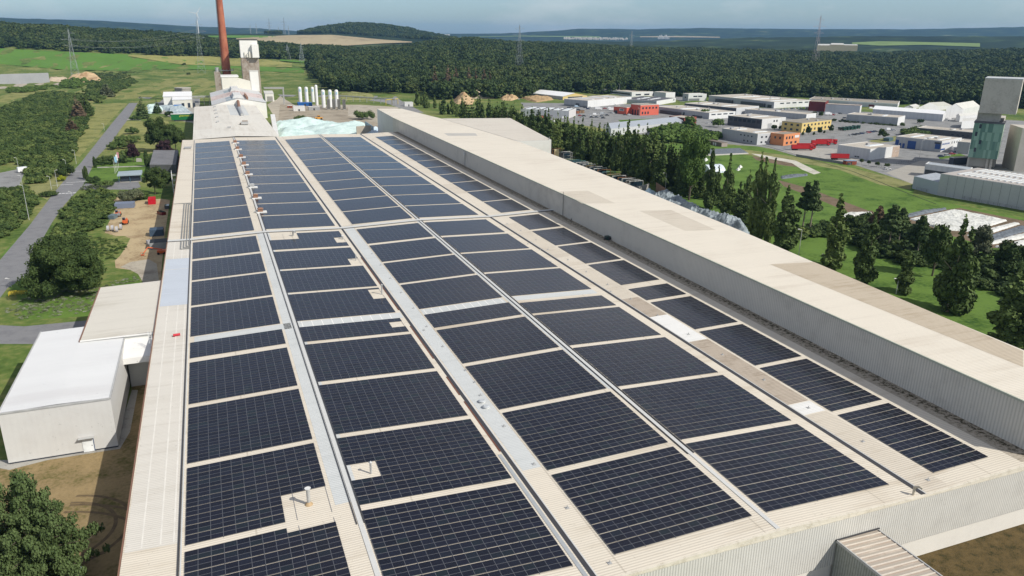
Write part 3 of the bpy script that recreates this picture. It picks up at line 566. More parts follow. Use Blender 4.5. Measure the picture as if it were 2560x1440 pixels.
# projecting block beyond
bl = thing('side_block', 'broad flat-roofed white block projecting from the far side of the long hall', 'factory hall', (180, 480, 0))
q0, q1, q2, q3 = (157.8, 545.3), (207, 534), (186.5, 414), (165.4, 414)
b = MB(); b.prism([q0, q1, q2, q3], 0, ZT-.02); o = b.build('wall', rib('white_block_rib', (.62, .61, .58), (.54, .52, .5), 'x', .5, .15, .6, .05), bl)
b = MB(); b.poly([(p[0], p[1], ZT+.03) for p in ccw([q0, q1, q2, q3])]); b.build('roof', rib('cream_block_roof', (.62, .57, .49), (.50, .44, .36), 'y', .5, .2, .6, .04), bl)
b = MB(); b.box(165.5, 186.5, 413.9, 414, 0, 7); b.build('plinth_wall', m_plinth, bl)
t = thing('roof_lightning_rod', 'tiny grey aerial on the corner of the projecting white block', 'aerial', (185.8, 415.5, ZT)); b = MB(); b.tube((185.8, 415.5, ZT), (185.8, 415.5, ZT+1.6), .12, n=6); b.build('mast', m_pipe, t); b = MB(); b.box(185.3, 186.2, 415, 416, ZT, ZT+.4); b.build('base', m_pipe, t)
# ================================================================ white building and link on the left
wb = thing('white_annex', 'white box building with a single white door, left of the solar hall', 'building', (-33, 155, 0))
m_ww = rib('white_panel_wall', (.63, .62, .595), (.59, .575, .55), 'x', 1.1, .03, .5, .03, bs=.04); m_wr = rib('white_annex_roof', (.70, .70, .69), (.62, .61, .6), 'y', .5, .12, .5, .03, tint=(.66, .66, .66))
b = MB(); b.hexa([(-43, 155.5, .35), (-23.9, 155.5, .35), (-23.9, 200, .35), (-43, 200, .35)], [(-43, 155.5, 10.6), (-23.9, 155.5, 10.9), (-23.9, 200, 10.9), (-43, 200, 10.6)]); b.build('wall', m_ww, wb)
b = MB(); b.box(-42.9, -24.0, 155.6, 199.9, 0, .35); b.build('plinth', mat('dark_plinth', (.05, .055, .07), .7), wb)
b = MB(); b.poly([(-42.8, 155.8, 10.93), (-33.3, 155.8, 11.12), (-33.3, 199.8, 11.12), (-42.8, 199.8, 10.93)]); b.poly([(-33.3, 155.8, 11.12), (-24.1, 155.8, 10.98), (-24.1, 199.8, 10.98), (-33.3, 199.8, 11.12)]); b.build('roof', m_wr, wb)
b = MB(); b.box(-43.08, -42.8, 155.4, 200, 10.6, 11.0); b.box(-24.12, -23.82, 155.4, 200, 10.75, 11.06); b.box(-42.8, -24.12, 155.38, 155.75, 10.7, 11.03); b.build('coping', mat('grey_coping', (.42, .42, .41), .5), wb)
P = atY(221, 1115, 155.5); d = MB(); d.box(P[0]-.95, P[0]+.95, 155.40, 155.5, .1, 2.95); dr = d.build('door', mat('white_door', (.78, .80, .80), .4), wb); d = MB(); d.box(P[0]+.62, P[0]+.75, 155.36, 155.4, 1.3, 1.5); d.build('handle', m_dark, dr)
d = MB(); d.box(P[0]-1.15, P[0]+1.15, 155.43, 155.49, 2.95, 3.12); d.box(P[0]+.95, P[0]+1.12, 155.43, 155.49, .1, 2.95); d.build('door_frame', mat('blue_grey_frame', (.10, .13, .2), .5), wb)
d = MB(); d.box(P[0]-1.5, P[0]+1.4, 154.6, 155.42, 3.3, 3.38); d.build('canopy', mat('grey_coping', (0, 0, 0)), wb)
lk = thing('link_building', 'lower cream ribbed roof joining the solar hall to the white annex', 'building', (-25, 210, 0))
b = MB(); b.hexa([(-33.0, 189.2, 0), (-17.5, 189.2, 0), (-17.5, 231, 0), (-33.0, 231, 0)], [(-33.0, 189.2, 11.2), (-17.5, 189.2, 11.6), (-17.5, 231, 11.6), (-33.0, 231, 11.2)]); b.build('wall', mat('link_wall', (.56, .56, .53), .7, .05, .2), lk)
b = MB(); b.poly([(-33.2, 189.0, 11.3), (-17.3, 189.0, 11.7), (-17.3, 231.2, 11.7), (-33.2, 231.2, 11.3)]); b.build('roof', rib('link_roof', (.64, .605, .53), (.50, .46, .38), 'y', .5, .2, .6, .05), lk)
b = MB(); b.box(-33.5, -33.2, 189, 231.2, 11.0, 11.35); b.build('eave_gutter', m_brownedge, lk)
b = MB(); b.box(-33.2, -17.3, 188.78, 189.0, 11.25, 11.55); b.build('verge_trim', m_tw, lk)
b = MB(); b.hexa([(-24.2, 180.5, 7.6), (-17.6, 180.5, 7.6), (-17.6, 189.1, 7.6), (-24.2, 189.1, 7.6)], [(-24.2, 180.5, 9.0), (-17.6, 180.5, 9.0), (-17.6, 189.1, 10.6), (-24.2, 189.1, 10.6)]); b.build('lean_to', m_tw, lk)
b = MB(); b.box(-23.6, -17.4, 185, 189, 0, 7.6); b.build('inner_wall', mat('link_wall', (0, 0, 0)), lk)
t = thing('roof_ladder', 'white caged ladder leaning at the eave beside the link roof', 'ladder', (-17.6, 184, 8.5)); m_wp = mat('white_steel', (.7, .7, .68), .4)
b = MB()
for dx in (-.5, .1): b.tube((-17.75+dx, 182.5, 7.6), (-17.75+dx, 183.3, 14.0), .05, n=6)
b.build('rail', m_wp, t); b = MB()
for k in range(14): b.tube((-18.25, 182.5+k*.055, 8+k*.43), (-17.65, 182.5+k*.055, 8+k*.43), .03, n=5)
b.build('rung', m_wp, t); b = MB()
for k in range(5):
    z = 9.4+k*1.0
    for a0 in range(6): t0, t1 = math.pi*(1+a0/6), math.pi*(1+(a0+1)/6); b.tube((-17.95+.42*math.cos(t0), 182.8+.5*math.sin(t0), z), (-17.95+.42*math.cos(t1), 182.8+.5*math.sin(t1), z), .03, n=4)
b.build('cage', m_wp, t)
# ribbed bridge in front
cb = thing('conveyor_bridge', 'brown-roofed ribbed gallery sticking out of the hall front wall', 'gallery', (85, 66, 0))
b = MB(); b.hexa([(81.3, 40, 0), (89.4, 40, 0), (89.4, 72.3, 0), (81.3, 72.3, 0)], [(81.3, 40, 8.2), (89.4, 40, 7.9), (89.4, 72.3, 7.9), (81.3, 72.3, 8.2)]); b.build('wall', rib('grey_green_cladding', (.34, .35, .32), (.22, .24, .2), 'y', .45, .5, .6, .2), cb)
b = MB(); b.poly([(81.2, 40, 8.3), (89.5, 40, 8.0), (89.5, 72.4, 8.0), (81.2, 72.4, 8.3)]); b.build('roof', rib('brown_ribbed_roof', (.38, .31, .25), (.62, .55, .46), 'y', .98, .9, .6, .3, frac=.45), cb)
b = MB()
for k in range(33): y_ = 40.3+k*.98; b.hexa([(81.25, y_, 8.29), (89.45, y_, 7.99), (89.45, y_+.2, 7.99), (81.25, y_+.2, 8.29)], [(81.25, y_, 8.38), (89.45, y_, 8.08), (89.45, y_+.2, 8.08), (81.25, y_+.2, 8.38)])
tag(b.build('roof_ribs', mat('light_rib', (.60, .54, .46), .6, .1, 1), cb), kind='stuff')
b = MB(); b.box(81.1, 81.3, 40, 72.3, 8.0, 8.42); b.box(89.4, 89.6, 40, 72.3, 7.8, 8.16); b.build('verge_trim', mat('grey_coping', (0, 0, 0)), cb); b = MB(); b.box(81.1, 89.6, 72.2, 72.42, 8.3, 8.42); b.build('head_flashing', m_dark, cb)
# fire escape on the left wall
t = thing('fire_escape', 'white steel stair cage on the left wall of the hall', 'stairs', (-18.5, 421, 0)); b = MB()
for k in range(5):
    for dy in (-2, 2): b.tube((-20.4, 421+dy, k*2.6), (-17.3, 421+dy, k*2.6), .09, n=5)
    b.tube((-20.4, 419, k*2.6+1), (-20.4, 423, k*2.6+1), .07, n=5); b.tube((-20.4, 419, k*2.6), (-20.4, 423, k*2.6+2.2), .07, n=5)
b.build('railing', m_wp, t); b = MB()
for dx in (-20.4, -17.4):
    for dy in (-2, 2): b.tube((dx, 421+dy, 0), (dx, 421+dy, 12), .1, n=6)
b.build('post', m_wp, t)
# ================================================================ generic building from roof corners read in the photo
m_win = mat('window_glass', (.03, .04, .055), .15, .1, 1, .6); m_flatroof = mat('gravel_roof', (.46, .42, .36), .9, .10, .06, .1, col2=(.38, .34, .28)); m_skyl = mat('skylight', (.66, .68, .68), .3, .05, 1)
WM = {}; m_pipe2 = mat('roof_plant_grey', (.42, .42, .42), .6, .1, 1)
def wm(k, c): 
    if k not in WM: WM[k] = rib('wall_'+k, c, mul(c, .86), 'xy', 1.1, .12, .6, .05)
    return WM[k]
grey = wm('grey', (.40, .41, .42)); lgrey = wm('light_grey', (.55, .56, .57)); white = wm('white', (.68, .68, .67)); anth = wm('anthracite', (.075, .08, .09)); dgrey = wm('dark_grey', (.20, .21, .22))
yellow = mat('yellow_render', (.62, .47, .18), .8, .06, .2); orange = mat('orange_render', (.62, .25, .11), .8, .06, .2); terra = mat('terracotta_render', (.60, .13, .085), .8, .06, .2); brickred = mat('brown_red_cladding', (.27, .085, .06), .7, .08, .2); wine = mat('wine_cladding', (.16, .025, .025), .6, .08, .2); blue = mat('blue_door', (.03, .08, .25), .4, .05, 1)
def bld(name, label, F, L, R, wall=grey, wallR=None, roof=None, z=None, wins=(), gable=None, rise=2.0, coping=True, sky=(), cat='building', group=None, square=True, trim=None):
    """F = (x, base row, roof row) of the nearest corner; L, R = roof corners left and right of it"""
    B0 = at(F[0], F[1]); h = z or ht(B0, F[2]); Ft = np.array([B0[0], B0[1], h])
    Lt, Rt = at(L[0], L[1], h), at(R[0], R[1], h)
    if square:                                 # right angle at F, turned about the longer side
        a, c = (Lt-Ft)[:2], (Rt-Ft)[:2]
        if np.linalg.norm(a) > np.linalg.norm(c): e = a/np.linalg.norm(a); n_ = np.array([e[1], -e[0]]); s = 1 if n_@c > 0 else -1; Rt[:2] = Ft[:2]+n_*s*abs(n_@c) if abs(n_@c) > .5*np.linalg.norm(c) else Rt[:2]
        else: e = c/np.linalg.norm(c); n_ = np.array([e[1], -e[0]]); s = 1 if n_@a > 0 else -1; Lt[:2] = Ft[:2]+n_*s*abs(n_@a) if abs(n_@a) > .5*np.linalg.norm(a) else Lt[:2]
    Bk = Lt+Rt-Ft; t = thing(name, label, cat, (Ft[0], Ft[1], 0), group)
    cs = [Ft, Rt, Bk, Lt]; P2 = [tuple(c[:2]) for c in cs]
    ctr = sum(cs)/4
    print('BLD', name, 'h%.1f L%.0f R%.0f' % (h, np.linalg.norm(Lt-Ft), np.linalg.norm(Rt-Ft)), label[:30])
    b = MB(); b.prism(P2, 0, h-.35 if coping and not gable else h-.02); b.build('wall', wall, t)
    if wallR is not None: face_panel(t, 'side_wall', wallR, Ft, Rt, ctr, 0, 1, 0, h-.36, h, .06)  # right face
    if gable:                                   # ridge parallel to side F-L ('L') or F-R ('R')
        a, c = (Ft, Lt) if gable == 'L' else (Ft, Rt); d = (Rt-Ft) if gable == 'L' else (Lt-Ft)
        r0, r1 = a+d/2+np.array([0, 0, rise]), c+d/2+np.array([0, 0, rise]); ov = (a-c)/np.linalg.norm(a-c)*.4
        b = MB(); b.poly([a+ov, c-ov, r1-ov, r0+ov]); b.poly([r0+ov, r1-ov, c+d-ov, a+d+ov]); b.build('roof', roof or m_flatroof, t)
        b = MB(); b.poly([a, a+d, r0-np.array([0, 0, .05])]); b.poly([c, c+d, r1-np.array([0, 0, .05])]); b.build('gable_wall', wallR if (wallR is not None and gable == 'L') else wall, t)
    else:
        k = .45; ins = [tuple(c[:2]+(ctr-c)[:2]/np.linalg.norm((ctr-c)[:2])*k) for c in cs]
        b = MB(); b.prism(ins, h-.34, h-.25); b.build('roof', roof or m_flatroof, t)
        if coping:
            b = MB()
            for i in range(4):
                p, q, pi, qi = cs[i], cs[(i+1) % 4], ins[i], ins[(i+1) % 4]
                b.hexa([(p[0], p[1], h-.35), (q[0], q[1], h-.35), (qi[0], qi[1], h-.35), (pi[0], pi[1], h-.35)], [(p[0], p[1], h), (q[0], q[1], h), (qi[0], qi[1], h), (pi[0], pi[1], h)])
            b.build('parapet', trim or mat('parapet_white', (.66, .65, .62), .6, .05, .5), t)
        ru = random.Random(int(F[0]*7)); b = MB(); La, Ra = np.linalg.norm(Lt-Ft), np.linalg.norm(Rt-Ft)
        if La*Ra > 700:
            for q_ in range(int(min(5, La*Ra/900))+1):
                c0 = Ft+(Lt-Ft)*ru.uniform(.1, .9)+(Rt-Ft)*ru.uniform(.15, .85); s0 = ru.uniform(.6, 1.5); b = MB(); b.box(c0[0]-s0, c0[0]+s0, c0[1]-s0, c0[1]+s0, h-.25, h+ru.uniform(.4, 1.2)); b.build('roof_plant', m_pipe2, t)
        for (u0, u1, v0, v1) in sky:            # rooflights along directions F->L (u) and F->R (v)
            q = [Ft+(Lt-Ft)*u+(Rt-Ft)*v for u, v in ((u0, v0), (u1, v0), (u1, v1), (u0, v1))]
            b = MB(); b.hexa([(c[0], c[1], h-.25) for c in ccw3(q)], [((c+(sum(q)/4-c)*.12)[0], (c+(sum(q)/4-c)*.12)[1], h+.25) for c in ccw3(q)]); b.build('rooflight', m_skyl, t)
    for w in wins:
        side, u0, u1, v0, v1 = w[:5]; mm = w[5] if len(w) > 5 else m_win; nm = w[6] if len(w) > 6 else ('window' if mm is m_win else 'panel')
        face_panel(t, nm, mm, Ft, Lt if side == 'L' else Rt, ctr, u0, u1, v0*h, v1*h, h, w[7] if len(w) > 7 else .1)
    return t, Ft, Lt, Rt, h
def ccw3(q):
    q = list(q); a = sum(q[i][0]*q[(i+1) % 4][1]-q[(i+1) % 4][0]*q[i][1] for i in range(4)); return q if a > 0 else q[::-1]
def face_panel(t, nm, mm, A_, B_, ctr, u0, u1, z0, z1, h, dep):
    p, q = A_+(B_-A_)*u0, A_+(B_-A_)*u1; e = (q-p)[:2]; n_ = np.array([e[1], -e[0]])/max(np.linalg.norm(e), 1e-6)
    if n_@((p+q)/2-ctr)[:2] < 0: n_ = -n_
    p, q = p[:2], q[:2]; b = MB(); b.prism([tuple(p+n_*.02), tuple(q+n_*.02), tuple(q+n_*dep), tuple(p+n_*dep)], z0, z1); return b.build(nm, mm, t)
row = lambda side, n, u0, u1, v0, v1, fill=.6, *m: [(side, u0+(u1-u0)*(i+(1-fill)/2)/n, u0+(u1-u0)*(i+(1+fill)/2)/n, v0, v1, *m) for i in range(n)]
mw = m_skyl
# --- business park, back to front
bld('gable_hall', 'long hall with bright white ridged roof beside the earth heaps', (1407, 250, 241), (1300, 229.5), (1443, 235.5), grey, yellow, roof=mat('bright_white_roof', (.78, .78, .77), .5, .04, .2), gable='L', rise=3.5, wins=[('R', .2, .8, 0, .8, anth, 'opening')])
bld('office_building', 'long pale office with a dark window band at the forest edge', (1579, 243, 230.5), (1481, 220), (1598, 225), lgrey, white, wins=[('L', .04, .96, .42, .72)]+row('R', 2, .1, .9, .3, .6))
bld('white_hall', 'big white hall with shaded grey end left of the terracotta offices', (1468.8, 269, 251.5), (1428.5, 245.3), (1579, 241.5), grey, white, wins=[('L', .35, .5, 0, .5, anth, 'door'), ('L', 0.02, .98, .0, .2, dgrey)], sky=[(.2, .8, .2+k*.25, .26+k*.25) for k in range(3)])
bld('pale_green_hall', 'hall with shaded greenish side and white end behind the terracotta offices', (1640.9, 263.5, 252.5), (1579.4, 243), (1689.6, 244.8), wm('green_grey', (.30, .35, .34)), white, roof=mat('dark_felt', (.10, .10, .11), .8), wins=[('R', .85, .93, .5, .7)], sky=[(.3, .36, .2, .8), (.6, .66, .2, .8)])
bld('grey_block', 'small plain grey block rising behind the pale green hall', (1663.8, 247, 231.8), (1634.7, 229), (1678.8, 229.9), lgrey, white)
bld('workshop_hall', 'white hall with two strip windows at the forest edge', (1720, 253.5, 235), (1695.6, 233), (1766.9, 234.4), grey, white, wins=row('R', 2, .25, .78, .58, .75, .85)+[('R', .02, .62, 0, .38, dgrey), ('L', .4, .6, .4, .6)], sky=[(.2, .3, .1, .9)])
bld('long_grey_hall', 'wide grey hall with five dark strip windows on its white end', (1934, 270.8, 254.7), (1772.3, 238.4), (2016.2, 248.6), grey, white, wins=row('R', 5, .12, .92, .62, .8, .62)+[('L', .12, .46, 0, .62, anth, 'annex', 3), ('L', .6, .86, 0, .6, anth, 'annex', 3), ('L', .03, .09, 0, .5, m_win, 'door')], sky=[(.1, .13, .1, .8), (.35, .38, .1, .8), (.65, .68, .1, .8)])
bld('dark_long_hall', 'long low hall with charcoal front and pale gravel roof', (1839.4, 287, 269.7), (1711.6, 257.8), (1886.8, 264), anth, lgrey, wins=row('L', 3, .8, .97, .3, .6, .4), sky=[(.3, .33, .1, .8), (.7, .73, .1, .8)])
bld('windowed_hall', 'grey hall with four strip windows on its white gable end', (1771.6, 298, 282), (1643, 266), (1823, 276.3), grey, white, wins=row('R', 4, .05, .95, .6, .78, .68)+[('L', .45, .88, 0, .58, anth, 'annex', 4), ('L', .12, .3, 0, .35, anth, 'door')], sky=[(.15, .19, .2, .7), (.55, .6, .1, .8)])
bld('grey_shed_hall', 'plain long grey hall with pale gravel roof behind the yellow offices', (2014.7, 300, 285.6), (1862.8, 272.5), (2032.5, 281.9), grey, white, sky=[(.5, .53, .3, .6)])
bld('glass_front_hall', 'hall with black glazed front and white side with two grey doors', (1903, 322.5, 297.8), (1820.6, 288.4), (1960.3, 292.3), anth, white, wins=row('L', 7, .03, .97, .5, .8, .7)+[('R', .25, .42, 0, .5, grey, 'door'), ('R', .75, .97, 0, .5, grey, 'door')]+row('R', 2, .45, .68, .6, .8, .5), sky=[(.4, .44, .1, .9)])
bld('yellow_offices', 'yellow two-storey office block with rows of white-framed windows', (2002.5, 332, 307.2), (1951.9, 302.5), (2079.4, 298.8), yellow, wins=row('L', 3, .05, .95, .62, .82, .4)+row('L', 3, .05, .95, .15, .36, .4)+row('R', 8, .03, .98, .62, .82, .4)+row('R', 8, .03, .98, .15, .38, .4), roof=mat('brown_roof', (.27, .24, .19), .9), trim=mat('grey_trim', (.35, .33, .28), .6))
bld('terracotta_offices', 'terracotta red two-storey offices with small square windows', (1600, 289, 262.5), (1566.3, 259.7), (1647.8, 260.6), terra, wins=row('R', 5, .05, .95, .6, .78, .5)+row('R', 3, .05, .5, .12, .35, .5)+row('L', 3, .1, .9, 0, .5, .5), roof=mat('brown_roof', (0, 0, 0)))
bld('terracotta_annex', 'lower terracotta red wing with a white-framed window', (1566, 286.5, 268.5), (1534.4, 265.3), (1580, 267), terra, wins=[('L', .2, .55, .45, .75, white), ('L', .24, .51, .5, .7), ('L', .7, .95, 0, .45)], roof=mat('brown_roof', (0, 0, 0)))
bld('grey_workshop', 'grey hall with pairs of small windows attached to the orange offices', (1891.5, 362.5, 334.4), (1805.6, 320.3), (1935, 328.8), grey, lgrey, wins=row('L', 4, .1, .5, .62, .74, .35)+row('L', 3, .1, .4, .15, .28, .35)+row('R', 4, .1, .9, .6, .76, .4)+row('R', 3, .1, .7, .14, .3, .4), sky=[(.2, .26, .2, .8), (.7, .75, .2, .7)])
bld('orange_offices', 'orange two-storey cube with a white sign panel', (1957.5, 364.8, 335.9), (1933, 331), (2000.6, 331.6), orange, wins=row('R', 3, .08, .62, .55, .78, .45)+row('R', 3, .08, .9, .12, .32, .45)+[('R', .68, .95, .6, .82, white, 'sign')]+row('L', 2, .1, .8, .55, .75, .35), roof=mat('brown_roof', (0, 0, 0)), trim=orange)
bld('garden_shed', 'low brown garage with two white doors on the grass', (1803.4, 367.2, 357), (1768, 349.6), (1816, 355.6), mat('shed_brown', (.17, .14, .11), .8), mat('shed_end', (.36, .30, .27), .8), wins=[('L', .36, .44, 0, .75, white, 'door'), ('L', .5, .58, 0, .75, white, 'door')], coping=False)
h_ = bld('ridge_roof_hall', 'long hall with blue-grey ridged roof behind the poplars', (1707, 321, 304), (1527.8, 321.8), (1690, 296), lgrey, square=False, roof=mat('blue_grey_roof', (.33, .36, .40), .5, .05, .2), gable='L', rise=3.2)
bld('brick_red_block', 'dark brick-red block with white lettering at the end of the ridged hall', (1708.4, 320, 294.4), (1669.4, 290.6), (1741.6, 291.6), mat('shaded_brick_side', (.07, .03, .03), .8), brickred, wins=[('R', .14, .34, .66, .74, white, 'sign'), ('R', .2, .27, .74, .88, white, 'sign'), ('R', .3, .4, .66, .88, white, 'sign'), ('R', .56, .63, .66, .86, white, 'window'), ('R', .8, .87, .66, .86, white, 'window')], trim=mat('brick_trim', (.2, .06, .05), .7))  # left side is a darker copy of the brick-red, shade painted in
t_, Ft, Lt, Rt, h = bld('white_long_hall', 'very long white hall with a dark strip roof at the right forest edge', (2242.5, 272.5, 259.5), (2023, 247), (2249.5, 252.5), lgrey, white, wins=[('L', 0.0, 1.0, .8, .99, mat('bright_white_roof', (0, 0, 0)), 'eave_band'), ('L', .25, .31, 0, .55, wine, 'door'), ('L', .05, .11, .2, .35, wine, 'door')], roof=mat('dark_strip_roof', (.28, .25, .2), .9), square=False)
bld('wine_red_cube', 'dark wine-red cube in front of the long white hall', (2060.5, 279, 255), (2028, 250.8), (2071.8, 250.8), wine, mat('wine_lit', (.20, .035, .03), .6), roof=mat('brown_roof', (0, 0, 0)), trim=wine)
bld('grey_shop', 'grey box with a wine-red rim beside the wine-red cube', (2147.5, 286.5, 263.8), (2064.5, 259.5), (2154.5, 261.5), lgrey, white, trim=wine)
bld('white_barrel_hall', 'long white hall with pale curved roof on the right', (2355, 304, 286), (2182.5, 272.5), (2365, 280.5), lgrey, white, roof=mat('bright_white_roof', (0, 0, 0)), gable='L', rise=2.6, square=False)
bld('grey_store', 'low grey hall with white end right of the yellow offices', (2242.5, 314, 293.8), (2117.5, 285), (2262.5, 288.8), grey, white, sky=[(.3, .34, .2, .8)])
for lab, F_, L_, R_, ri in (('small white gabled roof peeping over the barrel hall', (2282, 275, 267.5), (2262, 267), (2299, 264), 2), ('white twin-ridge hall left of the two gabled stores', (2345, 276, 266), (2297, 268.5), (2381, 264), 5), ('white gabled store nearest the concrete tower', (2403, 294, 272.5), (2365, 273.5), (2450, 265), 6), ('cream-roofed white store partly behind the concrete tower', (2398, 305, 290.5), (2391, 288), (2480, 284), 2), ('low brown-roofed white store beside the concrete tower', (2402, 322, 303), (2408, 296), (2455, 300), 1)):
    bld('gabled_store', lab, F_, L_, R_, white, roof=mat('pale_sheet_roof', (.55, .54, .5), .6, .08, .1), gable='R', rise=ri, square=False, group='gabled stores at the far right')
bld('black_hall', 'flat-roofed black hall behind the blue-door workshop', (2433, 348, 331), (2292, 318.5), (2440, 324.5), anth, wins=row('L', 4, .05, .4, .3, .5, .5), sky=[(.4, .42, .3, .6)])
bld('blue_door_workshop', 'pale workshop with large blue doors and white rooflights', (2350.5, 380.5, 352.5), (2241, 340.3), (2405, 344), grey, white, wins=[('L', .02, .13, .25, .7, blue, 'window'), ('L', .54, .72, 0, .72, blue, 'door'), ('L', .78, .83, 0, .42, blue, 'door'), ('L', .86, .9, 0, .42, blue, 'door'), ('L', .92, .995, 0, .7, blue, 'door'), ('L', .02, .15, .7, .85, m_win, 'window')]+row('R', 4, .02, .4, .62, .76, .7, blue, 'window')+row('R', 4, .45, .95, .6, .8, .3)+[('R', .0, .2, .15, .3, blue, 'window')], sky=[(.12, .17, .15, .75), (.4, .46, .15, .75), (.7, .76, .15, .75)])
bld('low_white_wing', 'plain grey wing right of the blue-door workshop', (2420, 386, 356), (2398, 352), (2440, 350), grey)
bld('flat_white_block', 'plain pale block with a domed rooflight by the red trucks', (2172, 400.5, 372.5), (2086, 362.5), (2250, 363.8), lgrey, white, sky=[(.35, .5, .35, .85)], wins=[('L', .3, .36, .1, .22), ('L', .38, .44, .1, .22), ('R', .76, 1.0, 0, .97, mat('beige_panel', (.45, .35, .28), .7), 'side_wall'), ('R', .86, .97, .5, .56, white, 'sign')])
bld('green_container', 'dark green container hut beside the hedge', (2222, 354, 346), (2212, 344), (2234, 343.5), mat('dark_teal', (.07, .12, .14), .5), coping=False)
# --- mine headframe and white panel hall at the right edge
m_ht = mat('tower_concrete', (.50, .47, .42), .9, .10, .12, .1, col2=(.42, .39, .34)); m_hl = mat('tower_concrete_shade', (.48, .45, .40), .9, .1, .1, .1)
hf = thing('headframe_tower', 'tall concrete mine tower with overhanging top box and green glass office block', 'tower', (460, 360, 0))
P0 = at(2414, 422); P1 = at(2477, 424)
ux = (P1-P0)[:2]; ux = np.array([.57, -.82]); uy = np.array([.82, .57])
def rect(o, a, c, d, e): return [tuple(np.array(o)+ux*p+uy*q) for p, q in ((a, d), (c, d), (c, e), (a, e))]
O = P0[:2]
s_ = np.linalg.norm(P0-CAM)/FPX      # metres per picture unit at the tower
Hh = {k: ht(P0, v) for k, v in dict(box0=281, box1=196, glass1=306, glass0=392).items()}
b = MB(); b.prism(rect(O, .5, 13, 3, 19), Hh['glass0']-6, Hh['box0']+1)
for a in (0, 10.5, 12.7): b.prism(rect(O, a, a+1.1, 0, 1.1), 0, Hh['glass0'])
b.prism(rect(O, 0, 13, 9, 19), 0, Hh['glass0']-6); b.prism(rect(O, 0, 14, 0, 8), 8.5, 9.1)
b.build('shaft', m_ht, hf)
b = MB(); b.prism(rect(O, 1, 21, -1.5, 22), Hh['box0'], Hh['box1']); b.build('top_box', m_ht, hf)
b = MB(); b.prism(rect(O, 1, 21, -1.5, 22), Hh['box1']+.01, Hh['box1']+.5); b.build('roof', mat('pale_tower_roof', (.5, .52, .52), .6), hf)
gz0, gz1 = Hh['glass0'], Hh['glass1']
b = MB(); b.prism(rect(O, 0, 16, -2, 16), gz0, gz1); b.build('office_block', mat('green_panel_base', (.12, .22, .17), .3, .1, .5, .5), hf)
b = MB(); b.prism(rect(O, -.3, 16.4, -2.4, 16.4), gz1, gz1+.8); b.build('office_roof', mat('dark_felt', (0, 0, 0)), hf)
for side in (0, 1):
    pal = [mat('glass_green_a', (.13, .25, .19), .25, .05, 1, .6), mat('glass_green_b', (.22, .36, .28), .25, .05, 1, .6), mat('glass_green_c', (.09, .19, .15), .25, .05, 1, .6), mat('glass_green_d', (.40, .52, .40), .3, .05, 1, .6)]
    nlev = 4
    for lv in range(nlev):       # one continuous band of glass per storey, panes of different greens, paler ones painting sunlight on the right face
        ncol = 12 if side == 0 else 14; za, zb = gz0+(gz1-gz0)*lv/nlev+.06, gz0+(gz1-gz0)*(lv+1)/nlev-.06; v_, f_, mi_ = [], [], []
        for c_ in range(ncol+1):
            q = rect(O, 16*c_/ncol, 1, -2.1, 0)[0] if side == 0 else rect(O, 16.1, 17, -2+18*c_/ncol, 20)[0]
            v_ += [(q[0], q[1], za), (q[0], q[1], zb)]
        for c_ in range(ncol): f_.append((2*c_, 2*c_+2, 2*c_+3, 2*c_+1)); mi_.append(rnd.choice([0, 1, 1, 2] if side == 0 else [1, 3, 3, 3]))
        mesh('glass_band', v_, f_, pal, hf, None, mi_)
for (u, lv) in ((3, 3.4), (1.5, 2.5), (4.5, 1.6), (2.5, .7)):
    b = MB(); b.prism(rect(O, u, u+1.3, -2.2, -2.12), gz0+(gz1-gz0)*lv/4, gz0+(gz1-gz0)*(lv/4)+2.6); b.build('window', m_win, hf)
b = MB(); b.prism(rect(O, 2, 15, 17, 40), 0, gz1+2); b.build('rear_block', m_hl, hf)
P_ = at(2534, 428)[:2]; e_ = np.array([.8, -.6]); n2_ = np.array([.6, .8]); b = MB(); b.prism([P_, P_+e_*30, P_+e_*30+n2_*24, P_+n2_*24], 0, 27); b.build('winding_house', m_hl, hf)
ph = thing('white_panel_hall', 'long white panel hall with slatted rooflights at the foot of the tower', 'building', (362, 300, 0))
qa, qb = at(2342, 488), at(2600, 533); hh = 11.6; e = (qb-qa)[:2]/np.linalg.norm((qb-qa)[:2]); nn = np.array([-e[1], e[0]]); nn = nn if nn[1] > 0 else -nn
pts = [qa[:2], qa[:2]+e*70, qa[:2]+e*70+nn*38, qa[:2]+nn*38]
b = MB(); b.prism(pts, 0, hh); b.build('wall', mat('concrete_panel', (.47, .48, .48), .7, .07, .15), ph)
b = MB(); b.prism([p+(sum(pts)/4-p)*.02 for p in pts], hh+.01, hh+.12); b.build('roof', mat('dusty_roof', (.40, .37, .34), .9, .1, .1), ph)
b = MB()
for k in range(1, 16): p = qa[:2]+e*k*4.4-nn*.03; b.prism([p, p+e*.16, p+e*.16+nn*.025, p+nn*.025], 0, hh)
b.build('panel_joint', mat('joint_grey', (.22, .23, .24), .7), ph)
b = MB()
for k in range(22):
    for j in range(2):
        p = qa[:2]+e*(6+k*2.9)+nn*(5+j*17); b.prism([p, p+e*1.1, p+e*1.1+nn*13, p+nn*13], hh+.13, hh+.5)
b.build('rooflight', m_skyl, ph)
pa = at(2280, 471); b = MB(); b.prism([pa[:2], qa[:2]-nn*.0-e*.03, qa[:2]+nn*22-e*.03, pa[:2]+nn*22], 0, 6.9); b.build('low_wing', mat('pale_blue_panel', (.42, .46, .50), .6, .05, .2), ph)
b = MB(); b.prism([pa[:2]+(nn+e)*.3, qa[:2]+nn*.3-e*.4, qa[:2]+nn*21.7-e*.4, pa[:2]+nn*21.7+e*.3], 6.91, 7.0); b.build('low_roof', mat('grey_blue_felt', (.35, .38, .41), .8), ph)
